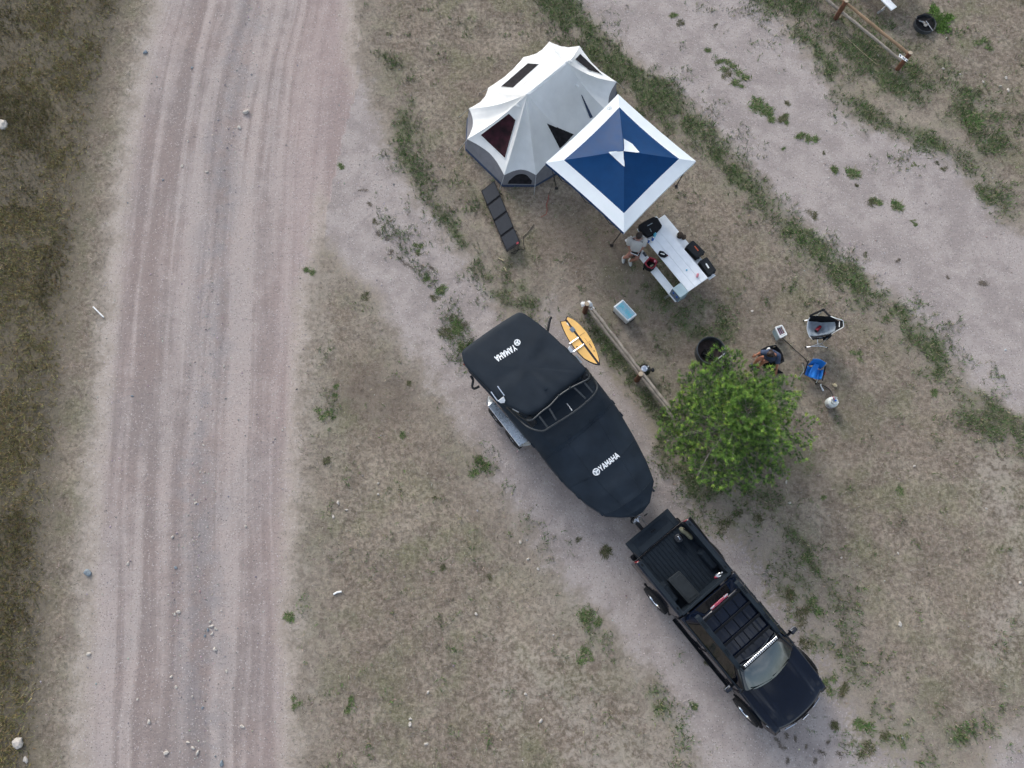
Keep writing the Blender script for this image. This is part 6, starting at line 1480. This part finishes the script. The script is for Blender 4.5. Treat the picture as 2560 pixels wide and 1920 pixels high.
# second fire ring, overgrown
rz_ = P(2320, 50, .25); f2 = thing('fire_ring', 'overgrown rusty fire ring with rubbish inside at the top right', 'fire ring', (rz_.x, rz_.y, 0))
MB().lathe([(.335, .02), (.335, .12), (.345, .125), (.35, .12), (.345, -.02)], n=40).build('steel_wall', 'steel_ring', f2, smooth=True)
MB().grid(lambda u, v: (.33*v*math.cos(6.2832*u), .33*v*math.sin(6.2832*u), .05+.04*mnoise.noise(Vector((v*4*math.cos(6.28*u), v*4*math.sin(6.28*u), 7)))), 26, 8).build('ash_bed', 'char', f2, smooth=True)
MB().tube([(-.36, .12, .16), (-.05, .02, .17), (.28, .20, .16)], .012, 6).build('grate_bar', 'rust', f2); MB().tube([(-.02, .05, .165), (.16, -.34, .16)], .012, 6).build('grate_bar', 'steel', f2); MB().tube([(-.30, .22, .16), (0, .34, .16), (.24, .28, .16)], .010, 6).build('grate_bar', 'rust', f2)
ru = P(2303, 52, .12); cn2 = thing('crushed_can', 'pale crushed can inside the overgrown fire ring', 'can', (ru.x, ru.y, .08)); MB().tube([(-.06, .02, .03), (0, .0, .035), (.06, -.03, .03)], [.03, .024, .032], 9).build('body', 'alu', cn2, smooth=True); MB().ball((-.062, .02, .03), .026, 8, 5, (.3, 1, 1)).build('lid', 'steel', cn2, smooth=True)
for (dx, dy) in ((.10, -.06), (.20, -.12), (.12, -.16)):
    s_ = MB().ball((ru.x+dx, ru.y+dy, .10), .05, 8, 6, (1.2, .8, .6), Matrix.Rotation(dx*20, 3, 'Z')); tag(s_.build('stone', 'stone_white'), {.10: 'leftmost', .20: 'rightmost', .12: 'lowest'}[dx]+' of three pale stones in the ashes of the overgrown fire ring', 'stone', 'stones in the overgrown fire ring')

# ================================================================== PINE
base = P(1789, 1074); base.z = -.03
pine = thing('pine_tree', 'bushy young pine with bright green needle tufts between fence and campsite', 'tree', (base.x, base.y, 0))
rt = random.Random(5); TH = 3.1
trunk = [base+Vector((.05*math.sin(z*1.3)+.02*z, .04*math.cos(z*1.7)-.04, z)) for z in (0, .4, .9, 1.4, 1.9, 2.4, 2.8, TH)]
MB().tube(trunk, [.10, .09, .078, .065, .05, .036, .024, .012], 9).build('trunk', 'bark', pine, world=True, smooth=True)
def on_trunk(z):
    k = [0, .4, .9, 1.4, 1.9, 2.4, 2.8, TH]
    for i in range(7):
        if z <= k[i+1]: return trunk[i].lerp(trunk[i+1], (z-k[i])/(k[i+1]-k[i]))
    return trunk[-1]
limbs = MB(); tips = []        # (pos, dir, light)
z = .25; wi = 0
while z < TH-.12:
    n = rt.choice((6, 6, 7, 7)); a0 = rt.uniform(0, 6.28); rel = z/TH
    L0 = 1.92*(1-rel**1.6)*(.80 if rel < .12 else 1)+.12
    for k in range(n):
        a = a0+6.2832*k/n+rt.uniform(-.3, .3); ln = L0*rt.uniform(.68, 1.14);
        if rt.random() < .05: continue
        o = on_trunk(z+rt.uniform(-.05, .05)); el = .10+.55*rel+rt.uniform(-.12, .12)
        dv = Vector((math.cos(a), math.sin(a), 0)); side = Vector((-dv.y, dv.x, 0)); pts = []; S = 6; wob = rt.uniform(-.25, .25)
        for i in range(S+1):
            t = i/S; pts.append(o+dv*ln*t*math.cos(el*.8)+side*wob*ln*.3*t*t+Vector((0, 0, ln*(math.sin(el)*t+.16*t*t-.06*math.sin(3.14*t)))))
        r0 = .012+.012*ln; limbs.tube(pts, [r0*(1-.85*i/S)+.002 for i in range(S+1)], 5, caps=False)
        tips.append((pts[-1], (pts[-1]-pts[-2]).normalized()+UP*.5, 1.0))
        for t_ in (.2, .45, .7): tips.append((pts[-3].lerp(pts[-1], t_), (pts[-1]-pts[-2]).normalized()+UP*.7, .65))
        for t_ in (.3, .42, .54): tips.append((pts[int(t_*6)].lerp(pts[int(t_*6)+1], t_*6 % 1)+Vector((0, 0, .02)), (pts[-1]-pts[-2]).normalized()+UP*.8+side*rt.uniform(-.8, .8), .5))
        m = max(3, int(ln*8))
        for j in range(m):
            t = .28+.68*(j+.5)/m+rt.uniform(-.04, .04); i = min(int(t*S), S-1); b = pts[i].lerp(pts[i+1], t*S-i); sgn = 1 if j % 2 else -1; sl = ln*(.42*(1-t)+.13)*rt.uniform(.7, 1.25)
            sdv = (dv*.75+side*sgn*rt.uniform(.6, 1.0)).normalized(); q = [b, b+sdv*sl*.5+Vector((0, 0, sl*.06)), b+sdv*sl+Vector((0, 0, sl*.25+.02))]
            limbs.tube(q, [.007, .005, .003], 4, caps=False)
            tips.append((q[2], (q[2]-q[1]).normalized()+UP*.6, rt.uniform(.7, 1.0)))
            if sl > .10:
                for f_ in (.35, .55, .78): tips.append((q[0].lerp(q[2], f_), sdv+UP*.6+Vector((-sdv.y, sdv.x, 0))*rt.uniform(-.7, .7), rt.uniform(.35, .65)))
                for s3 in (1, -1):
                    if rt.random() < .9:
                        e = q[1].lerp(q[2], .2); d3 = (sdv+Vector((-sdv.y, sdv.x, 0))*s3*.8).normalized(); f = e+d3*sl*.45+Vector((0, 0, sl*.16)); limbs.tube([e, f], [.004, .0025], 4, caps=False); tips.append((f, d3+UP*.6, rt.uniform(.5, .95)))
    z += rt.uniform(.17, .26)*(1 if rel < .7 else .8); wi += 1
tips.append((trunk[-1], UP.copy(), 1.0))
limbs.build('branches', 'twig_grey', pine, world=True)['kind'] = 'stuff'
nv = []; nc = []; bud = MB(); rng = np.random.default_rng(3)
for pos, d, lt in tips:
    d = d.normalized(); n = int((62 if lt > .6 else 46)*rng.uniform(.6, 1.3))
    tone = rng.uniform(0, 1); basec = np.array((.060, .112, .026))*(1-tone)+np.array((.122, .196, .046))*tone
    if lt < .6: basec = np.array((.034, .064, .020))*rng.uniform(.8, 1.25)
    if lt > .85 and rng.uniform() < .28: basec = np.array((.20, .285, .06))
    u = np.array(d.orthogonal().normalized()); dn = np.array(d); w_ = np.cross(dn, u)
    a = rng.uniform(0, 6.2832, n); sp = rng.uniform(.25, 1.25, n); ln = rng.uniform(.06, .115, n)
    s0 = np.array(pos)-dn*rng.uniform(0, .05, n)[:, None]
    nd = dn*np.cos(sp)[:, None]+(u*np.cos(a)[:, None]+w_*np.sin(a)[:, None])*np.sin(sp)[:, None]
    q = np.cross(nd, rng.normal(0, 1, (n, 3))); q *= .0028/np.maximum(np.linalg.norm(q, axis=1), 1e-6)[:, None]
    nv.append(np.stack([s0-q, s0+q, s0+nd*ln[:, None]], 1).reshape(-1, 3)); nc.append(basec*2.6*rng.uniform(.7, 1.3, n)[:, None])
    if lt > .8 and rng.uniform() < .5: bud.tube([pos-d*.02, pos+d*.045], [.011, .006], 5)
nv = np.concatenate(nv); nc = np.concatenate(nc)
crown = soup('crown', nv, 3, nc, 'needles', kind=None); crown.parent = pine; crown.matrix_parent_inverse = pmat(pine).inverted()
mat('bud', (.26, .17, .05), .7); bud.build('candle_buds', 'bud', pine, world=True)['kind'] = 'stuff'

# ================================================================== WEEDS IN THE GRAVEL, STONES, LITTER
def weed_mesh(seed, n, ln, wd, lean, cols):
    g_ = np.random.default_rng(seed); pos = np.concatenate([g_.normal(0, .28, (n, 2)), np.zeros((n, 1))], 1); pos[:, :2] *= .5; nl = g_.integers(2, 5); pos[:, :2] += g_.normal(0, .24, (nl, 2))[g_.integers(0, nl, n)]
    v = blades(pos, ln, wd, lean, g_); o = soup('weed_seedmesh', v, 3, np.clip(np.array(cols)[g_.integers(0, len(cols), n)]*(1+g_.normal(0, .28, n))[:, None], .004, .5), 'blades'); me = o.data; bpy.data.objects.remove(o, do_unlink=True); return me
GC = [(.09, .17, .05), (.075, .135, .042), (.13, .19, .065), (.17, .175, .09), (.26, .23, .155)]; OC = [(.10, .11, .05), (.08, .09, .042), (.15, .14, .08), (.20, .17, .12)]; YC = [(.10, .19, .04), (.13, .22, .05), (.07, .13, .03)]; BC = [(.15, .125, .098), (.12, .10, .08), (.19, .165, .13)]
WM = {'g': [weed_mesh(s, 300, .34, .034, 1.0, GC) for s in (1, 2, 3, 11, 12)], 'o': [weed_mesh(s, 240, .34, .028, 1.05, OC) for s in (4, 5, 6, 14)], 'b': [weed_mesh(s, 110, .36, .03, 1.15, BC) for s in (7, 8, 17)], 'y': [weed_mesh(s, 300, .34, .04, .9, YC) for s in (18, 19)]}
wr_ = random.Random(9)
RANK = []
def weed(x, y, r, kind, label, group, k=1.15732):
    me = wr_.choice(WM[kind]); p_ = P(x*k, y*k); o = link(bpy.data.objects.new('weed_tuft', me)); o.location = (p_.x, p_.y, ground_z(p_.x, p_.y)); o.rotation_euler = (0, 0, wr_.uniform(0, 6.28)); s_ = r*k/80*1.0
    o.scale = (s_*2.2*wr_.uniform(.7, 1.35), s_*2.2*wr_.uniform(.7, 1.35), s_*1.0); tag(o, label, 'weed', group); return o
for x, y, r, kd_ in [(903, 533, 10, 'g'), (926, 602, 7, 'g'), (948, 628, 13, 'g'), (940, 645, 6, 'o'), (905, 550, 5, 'o'), (870, 565, 7, 'b'), (885, 575, 6, 'b'), (845, 545, 7, 'b'), (820, 505, 6, 'b'), (835, 515, 6, 'b'), (810, 480, 6, 'o'), (795, 440, 5, 'b'), (785, 410, 6, 'b'), (930, 580, 6, 'b'), (975, 690, 6, 'b'), (1000, 705, 8, 'b'), (965, 720, 12, 'o'), (985, 715, 15, 'g'), (1000, 745, 12, 'g'), (738, 363, 6, 'g'), (672, 590, 8, 'g'), (1250, 1165, 5, 'o'), (1300, 1190, 12, 'o'), (1230, 1010, 0, 'g')]:
    if r: RANK.append((weed(x, y, r, kd_, 'small weed growing along the middle of the gravel driveway', 'weeds in the driveway'), y, kd_))
for x, y, r, kd_ in [(1455, 30, 9, 'g'), (1470, 50, 9, 'o'), (1530, 110, 8, 'g'), (1555, 130, 10, 'g'), (1575, 140, 12, 'g'), (1570, 160, 10, 'o'), (1600, 165, 12, 'g'), (1590, 180, 8, 'g'), (1640, 225, 14, 'g'), (1660, 240, 13, 'g'), (1665, 260, 11, 'g'), (1685, 262, 11, 'o'), (1700, 252, 8, 'g'), (1730, 297, 12, 'g'), (1748, 296, 11, 'g'), (1700, 222, 7, 'o'), (1807, 367, 13, 'g'), (1838, 378, 13, 'g'), (1850, 400, 6, 'o'), (1885, 435, 10, 'o'), (1900, 440, 9, 'g'), (1932, 446, 13, 'g'), (1757, 462, 9, 'o'), (1690, 322, 4, 'g'), (1780, 330, 4, 'o'), (1975, 355, 4, 'g'), (2025, 352, 6, 'o'), (2040, 365, 5, 'o'), (1545, 55, 5, 'o'), (1870, 550, 6, 'o'), (1940, 560, 6, 'b'), (2120, 615, 9, 'b'), (2050, 600, 6, 'b'), (1980, 485, 4, 'g'), (1972, 478, 4, 'g')]:
    RANK.append((weed(x, y, r, kd_, 'small green weed growing out of the gravel lane', 'weeds in the gravel lane'), y, kd_))
for x, y, r, kd_ in [(868, 942, 8, 'g'), (1045, 1008, 16, 'g'), (1030, 1020, 9, 'g'), (725, 838, 7, 'g'), (727, 855, 6, 'g'), (700, 895, 9, 'g'), (720, 900, 6, 'g'), (700, 1000, 12, 'o'), (960, 1222, 9, 'o'), (1268, 1335, 11, 'g'), (1295, 1345, 10, 'g'), (1265, 1410, 12, 'g'), (1275, 1420, 8, 'g'), (1055, 1245, 6, 'o'), (940, 1075, 6, 'o'), (880, 830, 7, 'o'), (750, 1530, 9, 'g'), (630, 1330, 9, 'g'), (640, 1520, 8, 'g'), (790, 640, 9, 'o'), (1500, 1530, 6, 'g')]:
    RANK.append((weed(x, y, r, kd_, 'small green weed in the dry grass between road and driveway', 'weeds between road and driveway'), y, kd_))
for x, y, r, kd_ in [(2122, 92, 14, 'g'), (2112, 270, 20, 'g'), (2090, 255, 14, 'g'), (1852, 765, 8, 'g'), (2015, 845, 9, 'g'), (1945, 1057, 7, 'g'), (1778, 1072, 7, 'g'), (1785, 1330, 0, 'g'), (2028, 36, 20, 'y'), (2022, 58, 22, 'y'), (2012, 20, 14, 'y'), (2006, 40, 12, 'y'), (2000, 62, 12, 'g'), (2016, 48, 16, 'g'), (1992, 48, 9, 'g'), (1985, 62, 10, 'o'), (1990, 75, 12, 'o')]:
    if r: RANK.append((weed(x, y, r, kd_, 'green leafy weed standing in the dry grass on the right', 'weeds in the right-hand grass'), y, kd_))
for x, y, r, kd_ in [(1700, 1285, 12, 'o'), (1730, 1330, 13, 'o'), (1760, 1300, 10, 'g'), (1740, 1390, 12, 'o'), (1790, 1480, 12, 'g'), (1820, 1500, 11, 'o'), (1855, 1560, 12, 'g'), (1800, 1560, 11, 'o'), (1870, 1620, 12, 'o'), (1950, 1600, 11, 'g'), (1910, 1590, 8, 'o'), (1560, 1135, 10, 'o'), (1590, 1110, 9, 'o'), (1640, 1120, 11, 'o'), (1610, 1060, 10, 'g'), (1740, 1200, 9, 'g'), (1535, 1420, 6, 'g'), (1530, 1430, 6, 'o'), (1580, 1455, 9, 'o'), (1700, 1590, 5, 'b'), (1680, 1600, 5, 'b'), (1720, 1600, 5, 'b'), (1740, 1610, 5, 'b'), (1690, 1615, 5, 'b'), (1700, 1640, 5, 'b'), (1760, 1640, 5, 'b'), (1815, 1630, 5, 'b'), (1650, 1545, 5, 'b'), (1790, 1600, 5, 'b'), (1775, 1625, 5, 'b')]:
    RANK.append((weed(x, y, r, kd_, 'low scruffy weed on the stony ground around the pickup', 'weeds around the pickup'), y, kd_))
def stone(px, py, r, m_, label, group=None, flat=.6, seed=0):
    p_ = P(px, py); rr = r/80*.82; mb = MB().ball((0, 0, 0), rr, 9, 7, (1.2, .8, flat), Matrix.Rotation(seed*1.7, 3, 'Z'))
    mb.v = [tuple(Vector(v)*(1+.75*mnoise.noise(Vector(v)/rr*.9+Vector((seed*7.3, 0, 0))))) for v in mb.v]
    o = mb.build('stone', m_); o.location = (p_.x, p_.y, ground_z(p_.x, p_.y)+rr*flat*.45); return tag(o, label, 'stone', group)
stone(10, 313, 17, 'stone_white', 'large pale rock at the left edge in the dark scrub', seed=1); stone(47, 1858, 15, 'stone_white', 'large pale rock in the scrub at the bottom left corner', seed=2); stone(63, 1899, 7, 'stone_white', 'smaller pale rock below the large one at the bottom left corner', seed=3)
stone(615, 281, 9, 'stone_white', 'largest white rock on the upper gravel road', seed=4); stone(598, 319, 6, 'stone_white', 'white rock just below the largest one on the road', seed=5); stone(364, 130, 7, 'stone_blue', 'blue-grey stone on the left shoulder of the road near the top', seed=6); stone(220, 1430, 9, 'stone_blue', 'dark blue-grey stone on the left shoulder of the lower road', seed=7)
for i, (x, y, r) in enumerate([(480, 169, 4), (622, 49, 3), (470, 353, 3), (517, 430, 5), (455, 415, 4), (407, 450, 3), (847, 37, 3), (488, 1258, 4), (614, 1315, 4), (431, 1343, 4), (440, 1419, 4), (319, 1409, 4), (221, 1635, 5), (372, 1805, 5), (606, 1816, 5), (554, 1910, 6), (415, 1882, 6), (566, 1678, 4), (428, 1692, 4), (440, 1718, 4), (506, 1770, 3), (480, 1742, 3), (343, 1748, 3), (508, 1112, 3), (500, 1180, 3), (330, 990, 3), (560, 915, 3), (446, 1530, 5), (437, 1536, 4), (528, 1565, 5), (520, 1575, 4), (530, 1584, 4), (537, 1622, 5), (525, 1555, 4), (540, 1572, 4), (512, 1590, 3), (482, 1870, 5), (494, 1882, 5), (470, 1856, 4)]):
    RANK.append((stone(x, y, r, 'stone_white' if i % 5 else 'stone_blue', 'small pale stone', 'stones on the gravel road', seed=i+10), y, 's'))
for i, (x, y, r) in enumerate([(1966, 1205, 4), (1974, 1257, 4), (2250, 1560, 6), (2285, 1165, 3), (2245, 1383, 3), (2104, 1395, 3), (2465, 1271, 3), (2550, 1456, 4), (2195, 138, 3), (2367, 94, 4), (2358, 172, 4), (2515, 195, 5), (2400, 185, 3), (2458, 205, 4), (2500, 215, 4), (2520, 225, 5), (1880, 777, 4), (1300, 1355, 4), (1320, 1398, 4), (1345, 1422, 4), (1352, 1803, 5), (1314, 1735, 4), (1070, 1730, 4), (1026, 1797, 4), (1025, 1810, 5), (1066, 1860, 4), (845, 1257, 5), (866, 1275, 4), (833, 1291, 4), (945, 1208, 3), (945, 1235, 3), (1500, 1150, 3), (1190, 1534, 4)]):
    RANK.append((stone(x, y, r, 'stone_white', 'small white stone lying in the dry grass', 'stones in the dry grass', seed=i+60), y, 's'))
def stick(pts, r, m_, name, label, cat): return tag(MB().tube(smooth_pts([P(x, y, .02) for x, y in pts], 3), r, 6).build(name, m_, smooth=True), label, cat)
stick([(233, 767), (246, 780), (259, 793)], .022, 'paper', 'driftwood_stick', 'straight bleached white stick at the left edge of the road', 'stick')
stick([(834, 1486), (842, 1481), (854, 1479)], .03, 'paper', 'bleached_root', 'curved white bleached root in the grass right of the road', 'root')
stick([(2112, 90), (2150, 125), (2192, 161)], .008, 'straw', 'dry_stem', 'long straight dry stem lying in the green grass by the upper fence', 'stem')
stick([(1246, 645), (1254, 649), (1259, 652)], .016, 'straw', 'wood_chip', 'pale wood chip in the grass below the solar panel', 'wood chip')
stick([(1260, 668), (1264, 674), (1265, 678)], .014, 'straw', 'wood_chip', 'pale wood splinter below the chip near the solar panel', 'wood chip')

ORD = 'first second third fourth fifth sixth seventh eighth ninth tenth eleventh twelfth thirteenth fourteenth fifteenth sixteenth seventeenth eighteenth nineteenth twentieth'.split()
TENS = {2: 'twenty', 3: 'thirty', 4: 'forty'}
def ordinal(i): return ORD[i] if i < 20 else (TENS[(i+1)//10]+'-'+ORD[(i+1) % 10-1] if (i+1) % 10 else {30: 'thirtieth', 40: 'fortieth'}[i+1])
LOOK = {'y': 'bright yellow-green', 'g': 'dark green', 'o': 'olive green', 'b': 'dry brownish'}
WHERE = {'weeds in the driveway': 'weed from the top along the gravel driveway', 'weeds in the gravel lane': 'weed from the top in the upper right gravel lane', 'weeds between road and driveway': 'weed from the top in the grass between road and driveway', 'weeds in the right-hand grass': 'weed from the top in the grass on the right side', 'weeds around the pickup': 'weed from the top on stony ground around the pickup', 'stones on the gravel road': 'from the top of the small stones on the main road', 'stones in the dry grass': 'from the top of the small white stones in dry grass'}
for grp in WHERE:
    rs = sorted((r for r in RANK if r[0].get('group') == grp), key=lambda r: r[1])
    for kd_ in sorted({r[2] for r in rs}):
        for i, r in enumerate([r for r in rs if r[2] == kd_]):
            r[0]['label'] = (LOOK[kd_]+' weed, '+ordinal(i)+' '+WHERE[grp].replace('weed from', 'such one from')) if kd_ in LOOK else 'small stone, '+ordinal(i)+' '+WHERE[grp]
